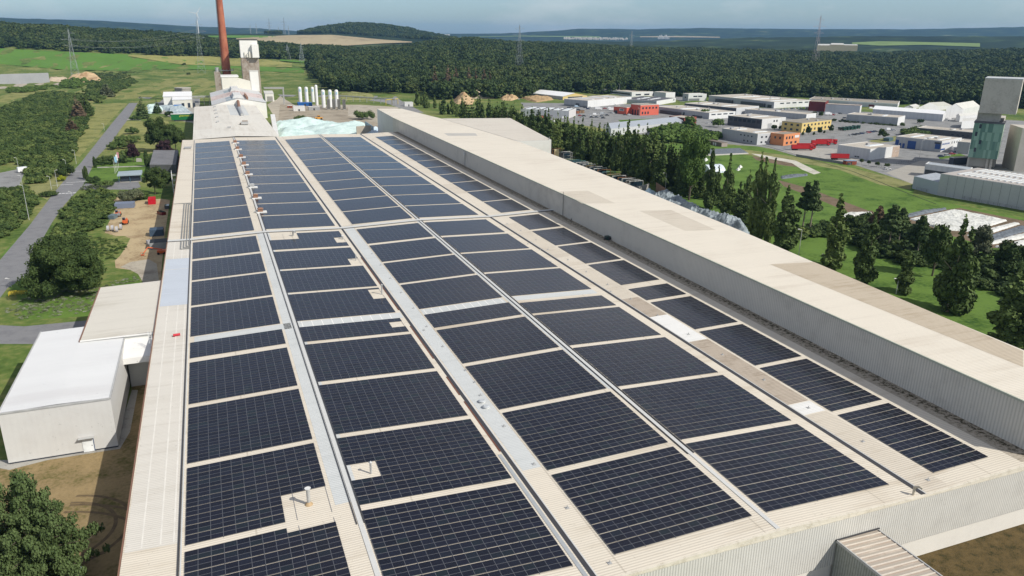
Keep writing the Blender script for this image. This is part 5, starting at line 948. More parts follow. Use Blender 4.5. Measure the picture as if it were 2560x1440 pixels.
def trunk_mesh(kind, m):
    if (kind, m.name) not in _TR:
        b = MB(); H = dict(round=.5, poplar=.75, cone=.8, bush=.3, pine=.85)[kind]; b.tube((0, 0, -.02), (.01, 0, H*.5), .018, .012, 7); b.tube((.01, 0, H*.5), (0, .01, H), .012, .005, 6)
        for k in range(5): a = k*1.3; b.tube((.005, 0, H*(.35+.1*k)), (.12*math.cos(a), .12*math.sin(a), H*(.5+.11*k)), .006, .002, 5)
        me = bpy.data.meshes.new('trunk'); me.from_pydata([tuple(map(float, v)) for v in b.v], [], b.f); me.materials.append(m); _TR[(kind, m.name)] = me
    return _TR[(kind, m.name)]
def tree(name, label, kind, var, m, pos, h, wr=1.0, n=2500, leaf=.02, group=None, cat='tree', bark=None, trunk=True, **k):
    k = dict(k); nc = k.pop('n_', None)
    if nc: k['n'] = nc
    t = thing(name, label, cat, pos, group)
    c = bpy.data.objects.new('crown', crown(kind, var, m, n, leaf, **k)); COL.objects.link(c); c.parent = t; c.scale = (h*wr, h*wr, h); c.rotation_euler[2] = rnd.random()*6.28
    if trunk: q = bpy.data.objects.new('trunk', trunk_mesh(kind, bark or m_bark)); COL.objects.link(q); q.parent = t; q.scale = (h, h, h)
    return t
def T(name, label, kind, var, m, bx, by, ty, wpx=None, n=2500, leaf=.02, **k):
    P = at(bx, by); h = ht(P, ty); d = float((P-CAM)@_f); unit = {'round': 1.06, 'poplar': .30, 'cone': .44, 'bush': 1.0}[kind]
    wr = 1.0 if wpx is None else (wpx*d/FPX)/(unit*h)
    if kind in ('round', 'bush') and wr > 1.1:      # wide crowns get more clumps instead of being stretched
        k.update(w=.68*wr-.22 if kind == 'round' else .5*wr-.13); k['n_'] = min(130, int({'round': 28, 'bush': 14}[kind]*wr**1.8)); var = var+int(1000*wr); wr = 1.0
    return tree(name, label, kind, var, m, P, h, wr, n, leaf, **k)
# scattered masses: one point cloud with instanced crowns per wood
def scatter(name, label, cat, pts, sc, meshes, kind='stuff'):
    pts = np.array(pts, 'f'); me = bpy.data.meshes.new(name); me.vertices.add(len(pts)); me.vertices.foreach_set('co', pts.ravel())
    a = me.attributes.new('scl', 'FLOAT_VECTOR', 'POINT'); a.data.foreach_set('vector', np.array(sc, 'f').ravel())
    a = me.attributes.new('rotz', 'FLOAT', 'POINT'); a.data.foreach_set('value', (nr.rand(len(pts))*6.28).astype('f'))
    a = me.attributes.new('idx', 'INT', 'POINT'); a.data.foreach_set('value', nr.randint(0, len(meshes), len(pts)).astype('i')); me.update()
    o = bpy.data.objects.new(name, me); COL.objects.link(o); tag(o, label, cat, None, kind)
    c = bpy.data.collections.new(name+'_crowns')
    for i, q in enumerate(meshes): p = bpy.data.objects.new('c%02d' % i, q); c.objects.link(p)
    g = bpy.data.node_groups.new(name, 'GeometryNodeTree'); g.interface.new_socket('Geometry', in_out='INPUT', socket_type='NodeSocketGeometry'); g.interface.new_socket('Geometry', in_out='OUTPUT', socket_type='NodeSocketGeometry')
    nn_ = g.nodes; gi = nn_.new('NodeGroupInput'); go = nn_.new('NodeGroupOutput'); ip = nn_.new('GeometryNodeInstanceOnPoints'); ci = nn_.new('GeometryNodeCollectionInfo'); ci.inputs['Collection'].default_value = c; ci.inputs['Separate Children'].default_value = True; ci.inputs['Reset Children'].default_value = True
    def at_(n_, ty): q = nn_.new('GeometryNodeInputNamedAttribute'); q.data_type = ty; q.inputs['Name'].default_value = n_; return q.outputs['Attribute']
    cx_ = nn_.new('ShaderNodeCombineXYZ'); L_ = g.links; L_.new(at_('rotz', 'FLOAT'), cx_.inputs[2]); L_.new(gi.outputs[0], ip.inputs['Points']); L_.new(ci.outputs[0], ip.inputs['Instance']); ip.inputs['Pick Instance'].default_value = True
    L_.new(at_('idx', 'INT'), ip.inputs['Instance Index']); L_.new(cx_.outputs[0], ip.inputs['Rotation']); L_.new(at_('scl', 'FLOAT_VECTOR'), ip.inputs['Scale']); L_.new(ip.outputs[0], go.inputs[0])
    o.modifiers.new('instances', 'NODES').node_group = g; return o
def inpoly(x, y, poly):
    x = np.asarray(x); r = np.zeros(x.shape, bool); n = len(poly)
    for i in range(n):
        x1, y1 = poly[i]; x2, y2 = poly[(i+1) % n]; c = ((y1 > y) != (y2 > y)) & (x < (x2-x1)*(y-y1)/(y2-y1+1e-12)+x1); r ^= c
    return r
def vprj(P):
    d = P-CAM; k = d@_f; return 1280+FPX*(d@RR)/k, 720-FPX*(d@UU)/k
# --- the great woods
cand = []
for r0, r1, sp in ((820, 1500, 11), (1500, 2300, 13), (2300, 3000, 15), (3400, 5400, 17)):
    A_ = _AZ[-1]-_AZ[0]; area = .5*(math.radians(92))*(r1*r1-r0*r0); n = int(area/sp**2); az = nr.uniform(math.radians(-22), math.radians(70), n); r = np.sqrt(nr.uniform(r0*r0, r1*r1, n)); cand.append(np.c_[np.sin(az)*r, np.cos(az)*r, np.full(n, sp)])
cand = np.concatenate(cand); X_, Y_, S_ = cand.T; Zt = terrain(X_, Y_); P_ = np.c_[X_, Y_, Zt]; rr = np.hypot(X_, Y_)
okf = (P_-CAM)@_f > 10; u_, v_ = vprj(P_)
yb_t = ([-200, 0, 160, 320, 420, 560, 640, 700, 760, 790, 815, 850, 1000, 1050, 1100, 1300, 1400, 1450, 1700, 1760, 1900, 2030, 2100, 2260, 2350, 2450, 2800], [119, 121, 129, 136, 141, 145, 148, 153, 165, 195, 222, 230, 236, 232, 250, 246, 234, 232, 242, 244, 243, 244, 249, 262, 262, 270, 280])
yt_t = ([-200, 560, 600, 640, 700, 760, 830, 960, 1020, 1040, 3000], [0, 0, 98, 107, 121, 128, 124, 116, 110, 0, 0])
ybu = np.interp(u_, *yb_t); ytu = np.interp(u_, *yt_t)
sel = okf & (u_ > -60) & (u_ < 2640) & (v_ < ybu) & (((rr < 3000) & (v_ > ytu)))
field2 = inpoly(u_, v_, [(640, 147), (830, 152), (870, 172), (780, 168), (700, 160), (640, 158)]); sel &= ~field2
sel2 = okf & (u_ > 660) & (u_ < 1140) & (rr > 3450) & (rr < 5300) & (v_ < np.interp(u_, [660, 730, 830, 1000, 1080, 1140], [85, 85, 83.5, 95, 103, 106]))
fm = [crown_mesh('crown', *cloud(*k_round(100+i, .46, .1, 20), 420, .05, i, .9, .8), L_forest) for i in range(6)]
P1 = P_[sel]; s1 = S_[sel]; hh_ = 15+9*nr.rand(len(P1))**1.3; P1 = P1-np.c_[np.zeros((len(P1), 2)), np.full(len(P1), 1.5)]
print('forest', len(P1), sel2.sum())
scatter('forest', 'vast dark green broadleaf forest stretching behind fields and industrial park', 'forest', P1, np.c_[s1*1.7*(.8+.5*nr.rand(len(P1))), s1*1.7*(.8+.5*nr.rand(len(P1))), hh_], fm)
P2 = P_[sel2]; P2[:, 2] -= 2
scatter('hill_wood', 'distant dark woods on the rounded hill and the plain beyond the forest', 'forest', P2, np.c_[np.full(len(P2), 26), np.full(len(P2), 26), 16+5*nr.rand(len(P2))], fm[:3])
# forest floor so that no pale ground shows between the crowns is shaded by them
def scrub(name, label, poly, sp, h0, h1, m, cat='shrubs', wr=1.35, seeds=4, nl=420, leaf=.055):
    W_ = np.array([at(*p)[:2] for p in poly]); lo, hi = W_.min(0), W_.max(0); n = int((hi[0]-lo[0])*(hi[1]-lo[1])/sp**2); q = np.c_[nr.uniform(lo[0], hi[0], n), nr.uniform(lo[1], hi[1], n)]
    q = q[inpoly(q[:, 0], q[:, 1], [tuple(w) for w in W_])]; h = nr.uniform(h0, h1, len(q))*(.6+.6*nr.rand(len(q))); ms = [crown_mesh('crown', *cloud(*k_bush(200+i), nl, leaf, i, .9, .8), m) for i in range(seeds)]
    if len(q): return scatter(name, label, cat, np.c_[q, np.full(len(q), -.1)], np.c_[np.maximum(h, sp*.55)*wr, np.maximum(h, sp*.55)*wr, h], ms)
scrub('scrub', 'dense dark thicket left of the road', [(-160, 340), (20, 268), (90, 238), (140, 232), (208, 240), (222, 275), (216, 318), (205, 335), (186, 352), (190, 384), (168, 410), (165, 430), (130, 440), (98, 470), (66, 455), (70, 430), (40, 405), (0, 415), (-160, 430)], 3.4, 2.5, 5.2, L_bush)
scrub('scrub', 'thicket between the car park and the road at the left edge', [(-160, 500), (10, 478), (58, 468), (84, 486), (92, 500), (70, 540), (40, 575), (0, 600), (-160, 700)], 3.0, 2.0, 4.2, L_bush)
scrub('scrub', 'bushy bank between the road and the works yard', [(168, 520), (192, 495), (232, 478), (262, 476), (284, 492), (282, 520), (268, 548), (250, 572), (214, 580), (208, 610), (150, 620), (128, 605), (150, 566)], 2.6, 1.8, 4.0, L_bush)
scrub('scrub', 'low green scrub behind the round tree', [(100, 640), (140, 605), (230, 590), (288, 600), (322, 604), (300, 645), (240, 660), (120, 650)], 1.7, .4, 1.2, L_bush)
scrub('scrub', 'whitish wildflower patch in front of the round tree', [(5, 775), (60, 745), (250, 712), (340, 690), (345, 700), (262, 735), (240, 780), (60, 800)], 1.5, .3, .8, L_flower)
scrub('hedge_scrub', 'long belt of bushes between the green field and the meadow', [(-100, 158), (0, 150), (60, 155), (130, 160), (140, 170), (200, 180), (222, 172), (380, 176), (396, 180), (330, 190), (300, 200), (262, 205), (200, 186), (120, 178), (0, 172), (-100, 175)], 9, 5, 9, L_forest, wr=1.5, nl=260)
scrub('hedge_scrub', 'bushes between the earth heap and the thicket left of the road', [(230, 208), (262, 204), (330, 200), (345, 206), (300, 228), (262, 245), (250, 260), (226, 252), (222, 230)], 6, 4, 8, L_bush)
scrub('hedge_scrub', 'bushes in front of the grey concrete wall', [(20, 222), (130, 214), (150, 222), (60, 232), (20, 232)], 6, 2, 5, L_light)
scrub('hedge_scrub', 'bushes in front of the left earth heap', [(150, 212), (180, 200), (218, 196), (225, 212), (190, 222), (156, 220)], 6, 3, 8, L_light)
scrub('hedge_scrub', 'row of bushes across the middle meadow', [(405, 178), (440, 175), (470, 178), (530, 176), (535, 182), (460, 185), (405, 182)], 9, 5, 9, L_forest)
scrub('hedge_scrub', 'loose bushes on the meadow right of the concrete tower', [(655, 176), (690, 172), (730, 178), (760, 182), (770, 176), (1000, 205), (860, 205), (760, 182), (700, 182)], 11, 4, 8, L_forest)
scrub('scrub', 'dark undergrowth beneath the trees right of the poplars', [(2120, 560), (2240, 556), (2340, 606), (2440, 650), (2560, 650), (2700, 700), (2700, 800), (2560, 752), (2490, 738), (2420, 722), (2320, 672), (2230, 660), (2120, 606)], 3.6, 2.5, 6.0, L_dark)
scrub('scrub', 'undergrowth along the poplar row', [(1660, 472), (1760, 466), (1800, 490), (1880, 535), (1960, 570), (2060, 560), (2110, 590), (2000, 600), (1900, 575), (1850, 548), (1760, 505), (1680, 480)], 3.4, 2, 4.5, L_bush)
scrub('scrub', 'green thicket below the white lettered brick block', [(1625, 330), (1690, 316), (1750, 325), (1800, 345), (1770, 362), (1700, 362), (1640, 352)], 5, 4, 9, L_light)
scrub('scrub', 'bushes beside the lorry park', [(2260, 330), (2310, 322), (2330, 336), (2300, 352), (2262, 348)], 5, 3, 8, L_bush)
scrub('scrub', 'hedge strips in front of the far right halls', [(2100, 300), (2240, 312), (2240, 316), (2098, 305)], 3, 1.5, 2.5, L_dark)
scrub('hedge_scrub', 'dense hedge belt along the forest edge behind the business park', [(1460, 236), (1700, 240), (1770, 240), (1900, 243), (2020, 246), (2260, 258), (2380, 262), (2380, 256), (2020, 240), (1770, 235), (1460, 231)], 7, 6, 11, L_dark)
# --- poplar row behind the long hall
k = 0
def poplar(px, by, ty, wpx, var, label, stems, n=5200, m=None):
    return T('poplar_tree', label, 'poplar', var, m or L_poplar, px, by, ty, wpx, n, .0125, stems=stems, bark=m_bark2, group='poplars along the long white hall')
near = [(2077, 671, 487, 92, 1, 2, 'double-topped poplar at the right behind the hall roof'), (2163, 706, 528, 66, 2, 2, 'poplar with a straight narrow top, second group from the right'), (2258, 735, 630, 62, 3, 2, 'short poplar with bare twigs on top'), (2367, 779, 540, 100, 4, 3, 'big broad poplar with two spires, nearest the right corner but one'), (2535, 865, 655, 130, 5, 3, 'large poplar cut by the right edge of the picture'), (1952, 625, 462, 78, 6, 2, 'poplar with two dark spires above the hall roof edge'), (1882, 599, 382, 62, 7, 2, 'very tall slim poplar reaching above the field path'), (1915, 606, 395, 44, 8, 1, 'slim poplar beside the very tall one'), (1812, 540, 384, 50, 9, 2, 'tall poplar left of the greenhouse'), (1843, 552, 455, 46, 10, 2, 'shorter poplar in front of the greenhouse'), (1768, 522, 372, 46, 11, 2, 'tall poplar behind the crushed glass heap')]
for px, by, ty, w, var, st, lab in near: poplar(px, by, ty, w, var, lab, st, 9000)
tops = [(1043, 218, 0), (1062, 222, 0), (1085, 236, 1), (1110, 240, 0), (1130, 238, 1), (1155, 240, 0), (1195, 240, 1), (1222, 246, 0), (1243, 253, 1), (1262, 250, 0), (1285, 255, 1), (1305, 262, 0), (1330, 268, 0), (1350, 272, 1), (1372, 270, 0), (1395, 280, 0), (1412, 288, 1), (1436, 292, 0), (1458, 290, 0), (1480, 300, 1), (1500, 308, 0), (1520, 306, 0), (1548, 310, 1), (1574, 298, 0), (1597, 312, 0), (1620, 310, 0), (1640, 320, 1), (1660, 338, 0), (1685, 350, 1), (1715, 345, 0), (1740, 358, 1)]
for i, (px, ty, o) in enumerate(tops):
    X0 = 228+o*7+rnd.uniform(-2, 2); d = ray(px, ty); kk = X0/d[0]; P = CAM+d*kk     # stands in the row, its top where the line of sight crosses it
    hh_ = P[2]; wv = rnd.uniform(.9, 1.3) if px > 1450 else rnd.uniform(1.15, 1.7)
    tree('poplar_tree', 'poplar in the long row behind the white hall, %s from its far end' % ordn(i), 'poplar', 20+i % 7, L_poplar, (P[0], P[1], 0), hh_, wv, 4200, .014, group='poplars along the long white hall', bark=m_bark2, stems=2+(i % 2))
for i in range(len(tops)-1):
    (xa_, ya_, _), (xb2, yb2, _) = tops[i], tops[i+1]
    if xb2-xa_ > 30: continue
    d = ray((xa_+xb2)/2+rnd.uniform(-2, 2), max(ya_, yb2)+rnd.uniform(6, 16)); kk = (234+rnd.uniform(-2, 2))/d[0]; P = CAM+d*kk
    tree('poplar_tree', 'lower poplar filling the long row behind the white hall, %s from the far end' % ordn(i), 'poplar', 20+i % 7, L_poplar, (P[0], P[1], 0), P[2], rnd.uniform(1.1, 1.5), 4200, .014, group='lower poplars between the tall ones', bark=m_bark2, stems=2+(i % 2))
# denser back row
for i in range(26):
    Y0 = 250+i*15.5; tree('poplar_tree', 'poplar of the back row behind the long white hall, partly hidden', 'poplar', 20+i % 7, L_poplar, (240+rnd.uniform(-3, 6), Y0+40, 0), rnd.uniform(17, 21), 1.15, 4200, .014, group='back row of poplars', stems=2+(i % 2))
T('round_tree', 'large broad leafy tree at the end of the poplar row', 'round', 31, L_light, 1722, 500, 322, 96, 12000, .014, bark=m_bark)
for i, (px, ty) in enumerate([(1165, 238), (1180, 246), (1255, 254), (1268, 258)]):
    d = ray(px, ty); kk = 212/d[0]; P = CAM+d*kk; tree('spruce_tree', 'dark pointed spruce among the poplars, %s from the left' % ordn(i), 'cone', 40+i, L_dark, (P[0], P[1], 0), P[2], 1.0, 2600, .02, group='spruces in the poplar row')
for i, (bx, by, ty, w, lab) in enumerate([(2006, 572, 455, 34, 'scots pine with bare pale trunk and dark top, left of a pair'), (2024, 576, 452, 40, 'scots pine with bare pale trunk and dark top, right of a pair'), (2220, 622, 512, 60, 'pine with pale trunk among the dark trees'), (2245, 610, 520, 50, 'pine behind the one with pale trunk'), (2290, 648, 540, 60, 'dark pointed pine in front of the white sheeting'), (2190, 590, 515, 40, 'greyish half-bare tree beside the pines')]):
    P = at(bx, by); h = ht(P, ty); d = float((P-CAM)@_f); t = thing('pine_tree', lab, 'tree', P, 'pines on the meadow'); wr = (w*d/FPX)/h
    c = bpy.data.objects.new('crown', crown_mesh('crown', *cloud([(wr*.3*math.cos(a*2.1)*(1-z), wr*.3*math.sin(a*2.1)*(1-z), .45+.52*z) for a, z in enumerate(np.linspace(0, 1, 14))], [wr*.32*(1-z*.75)+.01 for z in np.linspace(0, 1, 14)], 2200, .026, i, .55, .6), L_pine if i != 5 else L_brown)); COL.objects.link(c); c.parent = t; c.scale = (h, h, h)
    q = bpy.data.objects.new('trunk', trunk_mesh('pine', m_bark2)); COL.objects.link(q); q.parent = t; q.scale = (h, h, h)
for i, (bx, by, ty, w, m, lab) in enumerate([(2330, 690, 560, 90, L_dark, 'dark leafy tree between the poplars and the earthworks'), (2440, 660, 560, 80, L_grey, 'greyish thin tree right of the twin poplar'), (2520, 700, 600, 110, L_dark, 'dark leafy tree at the right edge behind the poplars'), (2120, 585, 535, 50, L_dark, 'small dark tree beside the white sheeting'), (2345, 560, 520, 40, L_pine, 'small dark tree')][:4]):
    T('leafy_tree', lab, 'round', 50+i, m, bx, by, ty, w, 4200, .024)
# --- left side individuals
T('round_tree', 'big dark round tree by the yard entrance, left of the hall', 'round', 60, L_dark, 178, 730, 594, 236, 30000, .012, z0=-.06, trunk=False)
for i, (bx, by, ty, w, m, kd, lab, nm) in enumerate([
    (395, 380, 292, 78, L_dark, 'round', 'large dark tree left of the far cream hall', 'round_tree'), (440, 378, 305, 70, L_dark, 'round', 'dark tree touching the hall corner behind the garden', 'round_tree'),
    (388, 486, 416, 68, L_dark, 'round', 'dark round tree beside the blue-roofed pavilion', 'round_tree'), (415, 470, 425, 40, L_dark, 'round', 'dark tree between the pavilion tree and the hall wall', 'round_tree'),
    (334, 405, 358, 40, L_purple, 'round', 'purple-leaved tree behind the clipped hedge', 'purple_tree'), (412, 392, 350, 50, L_purple, 'round', 'dark purple tree in front of the hall corner', 'purple_tree'),
    (328, 504, 462, 56, L_grey, 'bush', 'greyish bush by the path to the yard', 'bush'), (354, 498, 468, 44, L_bush, 'bush', 'green bush at the corner of the yard', 'bush'),
    (279, 409, 382, 78, L_dark, 'bush', 'large clipped dark green bush beside the flagpoles', 'bush'), (325, 392, 366, 60, L_bush, 'bush', 'green bush behind the flagpoles', 'bush'),
    (318, 356, 330, 68, L_bush, 'bush', 'rounded green bush on the bank right of the road', 'bush'), (330, 335, 312, 34, L_bush, 'bush', 'small bush beside the upper road', 'bush'), (300, 372, 345, 60, L_bush, 'bush', 'sprawling bush on the road bank', 'bush'),
    (155, 453, 434, 20, L_yellow, 'bush', 'golden yellow rounded shrub by the road', 'bush'), (168, 440, 398, 40, L_dark, 'bush', 'dark bush behind the golden shrub', 'bush'), (118, 491, 472, 40, L_dark, 'bush', 'dark clipped oval bush left of the crossing', 'bush'), (138, 489, 474, 20, L_dark, 'bush', 'small bush beside the clipped oval bush', 'bush'),
    (32, 482, 460, 27, L_dark, 'bush', 'dark tree at the edge of the car park', 'bush'), (234, 457, 434, 34, L_bush, 'bush', 'dark bush beside the nearer cypress', 'bush'), (262, 466, 446, 44, L_bush, 'bush', 'bush left of the pavilion', 'bush'), (238, 472, 460, 66, L_grey, 'bush', 'low pale bushes by the junction', 'bush'),
    (357, 296, 241, 30, L_pine, 'cone', 'tall dark spruce at the bend of the road', 'spruce_tree'), (394, 283, 248, 20, L_pine, 'cone', 'dark spruce in front of the blue heaps', 'spruce_tree'), (424, 292, 272, 22, L_dark, 'bush', 'dark bush below the blue heaps', 'bush'), (340, 300, 284, 28, L_bush, 'bush', 'bush at the foot of the tall spruce', 'bush'),
    (216, 290, 220, 36, L_dark, 'cone', 'tall dark conifer in the thicket, right of a pair', 'spruce_tree'), (198, 296, 238, 34, L_brown, 'cone', 'brownish conifer in the thicket, left of a pair', 'spruce_tree'), (182, 334, 290, 34, L_brown, 'cone', 'brownish conifer nearest the road bank', 'spruce_tree'), (268, 242, 202, 34, L_grey, 'cone', 'grey-green conifer by the meadow path', 'spruce_tree'), (460, 178, 157, 20, L_dark, 'round', 'lone dark round tree on the green field', 'round_tree'), (472, 190, 181, 12, L_dark, 'round', 'small tree below the lone round tree', 'round_tree'),
    (912, 298, 264, 52, L_bush, 'bush', 'large round bush on the works yard', 'bush'), (752, 307, 283, 44, L_bush, 'bush', 'green bush behind the blue glass heap', 'bush'), (776, 200, 182, 18, L_dark, 'round', 'small dark tree on the meadow left of the woods', 'round_tree'),
    (18, 163, 139, 38, L_dark, 'round', 'dark tree clump at the left edge of the field', 'round_tree')]):
    T(nm, lab, kd, 70+i % 9, m, bx, by, ty, w, 9000 if w > 60 else 3000, .014 if w > 60 else .026, cat='bush' if nm == 'bush' else 'tree', trunk=nm != 'bush')
# the near pine: whorls of branches that end in tufts
P = at(100, 1462); h = ht(P, 1208); t = thing('pine_tree', 'big bushy pine with tufted branches at the bottom left corner', 'tree', P); rp = np.random.RandomState(5); cc, rr_, bb = [], [], MB()
bb.tube((0, 0, 0), (.01, .01, .9), .022, .006, 8)
for lv in range(15):
    z = .10+.85*lv/14; R0 = .68*(1-(z-.1)/.98)**1.05+.02; nb = max(3, int(11*(1-z)+4))
    for k in range(nb):
        a = 6.28*(k+rp.rand()*.8)/nb; L = R0*(.62+.45*rp.rand()); ex, ey, ez = L*math.cos(a), L*math.sin(a), z+L*.22*rp.rand()+.02; bb.tube((0, 0, z), (ex, ey, ez), .007, .003, 4)
        for q in np.linspace(.38, 1, max(2, int(L/.075))):
            cc.append((ex*q+.03*rp.randn(), ey*q+.03*rp.randn(), z+(ez-z)*q+.025+.02*rp.rand())); rr_.append(.036+.026*rp.rand())
c = bpy.data.objects.new('crown', crown_mesh('crown', *cloud(cc, rr_, 60000, .0085, 4, 1.1, .5, .5), L_pine)); COL.objects.link(c); c.parent = t; c.scale = (h*.74, h*.74, h)
q = bb.build('trunk', m_bark, None, loc=(0, 0, 0)); q.parent = t; q.scale = (h*.74, h*.74, h)
for i, (bx, by, ty, lab) in enumerate([(238, 419, 391, 'dark green column cypress farther along the road'), (217, 449, 415, 'dark green column cypress nearer the crossing'), (368, 416, 376, 'dark column cypress beside the grey flat-roofed house'), (210, 446, 422, 'slim cypress touching the nearer column cypress')]):
    P = at(bx, by); h = ht(P, ty); t = thing('cypress_tree', lab, 'tree', P, 'column cypresses'); zz = np.linspace(.08, .95, 12)
    c = bpy.data.objects.new('crown', crown_mesh('crown', *cloud([(0, 0, z) for z in zz], [.135*(1-((z-.35)/.68)**2)**.6*(1.0 if i != 3 else .6)+.012 for z in zz], 1800, .02, i, .9, .9), L_dark)); COL.objects.link(c); c.parent = t; c.scale = (h, h, h)
for i, (bx, by, ty, w) in enumerate([(1762, 293, 272, 30), (1722, 322, 290, 40), (1795, 318, 296, 36), (1690, 340, 300, 0)][:3]): T('leafy_tree', 'bright green tree among the business park halls, %s from the left' % ordn((1, 0, 2)[i]), 'round', 80+i, L_light, bx, by, ty, w, 2600, .03, group='trees in the business park')
for i, (bx, by, ty, w) in enumerate([(2020, 338, 315, 17), (2049, 336, 318, 15), (2077, 331, 312, 16), (2006, 341, 328, 9), (2034, 340, 329, 8), (2060, 335, 326, 8)]): T('street_tree', 'small round street tree in front of the yellow offices, %s from the left' % ordn([1, 3, 5, 0, 2, 4][i]), 'round', 84, L_dark, bx, by, ty, w, 1600, .035, group='street trees by the yellow offices')
for i, (bx, by, ty, w) in enumerate([(2153, 411, 397, 13), (2171, 414, 401, 14), (2192, 417, 404, 16), (2217, 421, 408, 16)]): T('ball_tree', 'clipped ball tree by the truck yard fence, %s from the left' % ordn(i), 'round', 85, L_dark, bx, by, ty, w, 1600, .035, group='clipped ball trees', z0=.35)
for i, (bx, by, ty, w, m) in enumerate([(1935, 325, 312, 20, L_dark), (1955, 325, 314, 22, L_dark), (1972, 327, 316, 20, L_dark), (2035, 292, 278, 16, L_bush), (2052, 292, 279, 16, L_bush), (2085, 305, 296, 14, L_dark), (2207, 350, 322, 32, L_dark), (2255, 318, 306, 16, L_bush), (2300, 310, 297, 20, L_dark)]): T('leafy_tree', 'small tree standing between the halls of the business park', 'round', 86+i % 3, m, bx, by, ty, w, 1600, .035, group='small trees between the halls')
for i, (bx, by, ty, w) in enumerate([(1088, 226, 165, 22), (1120, 226, 163, 34), (1140, 222, 166, 26), (1172, 224, 168, 24), (1190, 224, 172, 20), (1210, 222, 168, 24), (1225, 224, 174, 16)]): T('dead_spruce', 'brown dead spruce at the forest edge, %s from the left' % ordn(i), 'cone', 93+i % 3, L_brown, bx, by+10, ty, w, 1500, .035, group='dead spruces at the forest edge')
# wheel tracks on the dry ground in front of the annex
for rad, cx_, cy_, zt in ((9.5, -33, 128, .03), (11.6, -33, 128, .034), (17, -36, 118, .038), (19.1, -36, 118, .042)):
    v_, f_ = [], []
    for k in range(33):
        a = -1.2+2.5*k/32; 
        for q in (rad-.28, rad+.28): v_.append((cx_+q*math.cos(a)*1.15, cy_+q*math.sin(a), zt))
    f_ = [(2*k, 2*k+1, 2*k+3, 2*k+2) for k in range(32)]
    tag(mesh('wheel_track', v_, f_, mat('dark_track', (.14, .10, .055), .95, .3, .8)), kind='structure')
# ditch line, stone bank
b = MB(); pl = [(1905, 362), (1985, 385), (2050, 405), (2130, 428), (2200, 455), (2260, 480), (2340, 510)]
W_ = [at(*p) for p in pl]
for a, c in zip(W_[:-1], W_[1:]): d = (c-a)[:2]; n_ = np.array([-d[1], d[0]])/np.linalg.norm(d)*.35; b.prism([a[:2]-n_, c[:2]-n_, c[:2]+n_, a[:2]+n_], -.05, .05)
tag(b.build('ditch', mat('dark_ditch', (.02, .025, .012), .9)), kind='structure')
# ================================================================ heaps and earthworks
def mound(name, label, px, peaks, m, res=1.0, cat='heap', rough=.5, flatz=0.0, seed=1, kind=None, smooth=False):
    """heap of loose material: footprint read in the photo, height from several cones plus lumps"""
    W_ = np.array([at(*p, z=flatz)[:2] for p in px]); lo, hi = W_.min(0), W_.max(0); nx = max(6, int((hi[0]-lo[0])/res)); ny = max(6, int((hi[1]-lo[1])/res))
    xs_ = np.linspace(lo[0], hi[0], nx); ys_ = np.linspace(lo[1], hi[1], ny); X, Y = np.meshgrid(xs_, ys_, indexing='ij'); ins = inpoly(X, Y, [tuple(w) for w in W_])
    A = W_; B = np.roll(W_, -1, 0); P = np.stack([X.ravel(), Y.ravel()], 1)[:, None]; t = np.clip(((P-A)*(B-A)).sum(2)/np.maximum(((B-A)**2).sum(1), 1e-9), 0, 1); dd = np.sqrt((((A+(B-A)*t[..., None])-P)**2).sum(2)).min(1).reshape(X.shape)
    r = np.random.RandomState(seed); z = np.zeros(X.shape)
    for (cx_, cy_, h, rad) in peaks:
        c = at(cx_, cy_, flatz)[:2]; z = np.maximum(z, h*np.clip(1-np.hypot(X-c[0], Y-c[1])/rad, 0, 1)**.85)
    base = np.minimum(dd*.9, .15*max(p[2] for p in peaks)+.4); z = np.minimum(np.maximum(z, base), dd*.95)
    g_ = r.rand(*X.shape); g2 = r.rand(nx//4+2, ny//4+2); gi = np.kron(g2, np.ones((4, 4)))[:nx, :ny]
    z = np.where(ins, z+((g_-.5)*rough+(gi-.5)*rough*1.6)*np.minimum(dd/2, 1), -.3)+flatz
    v = np.stack([X, Y, z], -1).reshape(-1, 3); f = [(i*ny+j, (i+1)*ny+j, (i+1)*ny+j+1, i*ny+j+1) for i in range(nx-1) for j in range(ny-1) if ins[i:i+2, j:j+2].any()]
    o = mesh(name, v, f, m, smooth=smooth); return tag(o, label, cat, None, kind)
m_cullet = mat('pale_turquoise_glass', (.54, .66, .63), .7, .10, .12, .3, bump=.4, col2=(.42, .58, .56)); m_cul2 = mat('grey_blue_glass', (.36, .42, .44), .6, .2, .3, .4, bump=.5, col2=(.24, .30, .33)); m_cul3 = mat('dark_glass_rubble', (.26, .30, .32), .7, .3, .4, .3, bump=.6, col2=(.12, .15, .18))
m_sand = mat('ochre_earth_heap', (.47, .34, .20), .95, .22, .08, .1, bump=.3, col2=(.36, .21, .10)); m_sand2 = mat('pale_earth_heap', (.46, .38, .28), .95, .18, .06, .1, bump=.3, col2=(.36, .28, .20))
mound('glass_heap', 'large pale turquoise heap of crushed glass behind the solar hall', [(690, 305), (760, 300), (800, 304), (870, 312), (912, 308), (920, 330), (900, 346), (694, 346), (686, 320)], [(740, 318, 7, 26), (768, 316, 8, 26), (712, 320, 6, 22), (820, 325, 6, 28), (885, 320, 6.5, 26), (850, 332, 6, 26), (720, 338, 7, 26)], m_cullet, 1.3, rough=.7, seed=3, smooth=True)
mound('glass_heap', 'small blue-white heap of glass beside the long hall end', [(898, 335), (940, 318), (962, 330), (958, 346), (900, 346)], [(925, 336, 4, 14)], mat('blue_white_glass', (.50, .60, .68), .6, .15, .3), 1.3, rough=.8, seed=4)
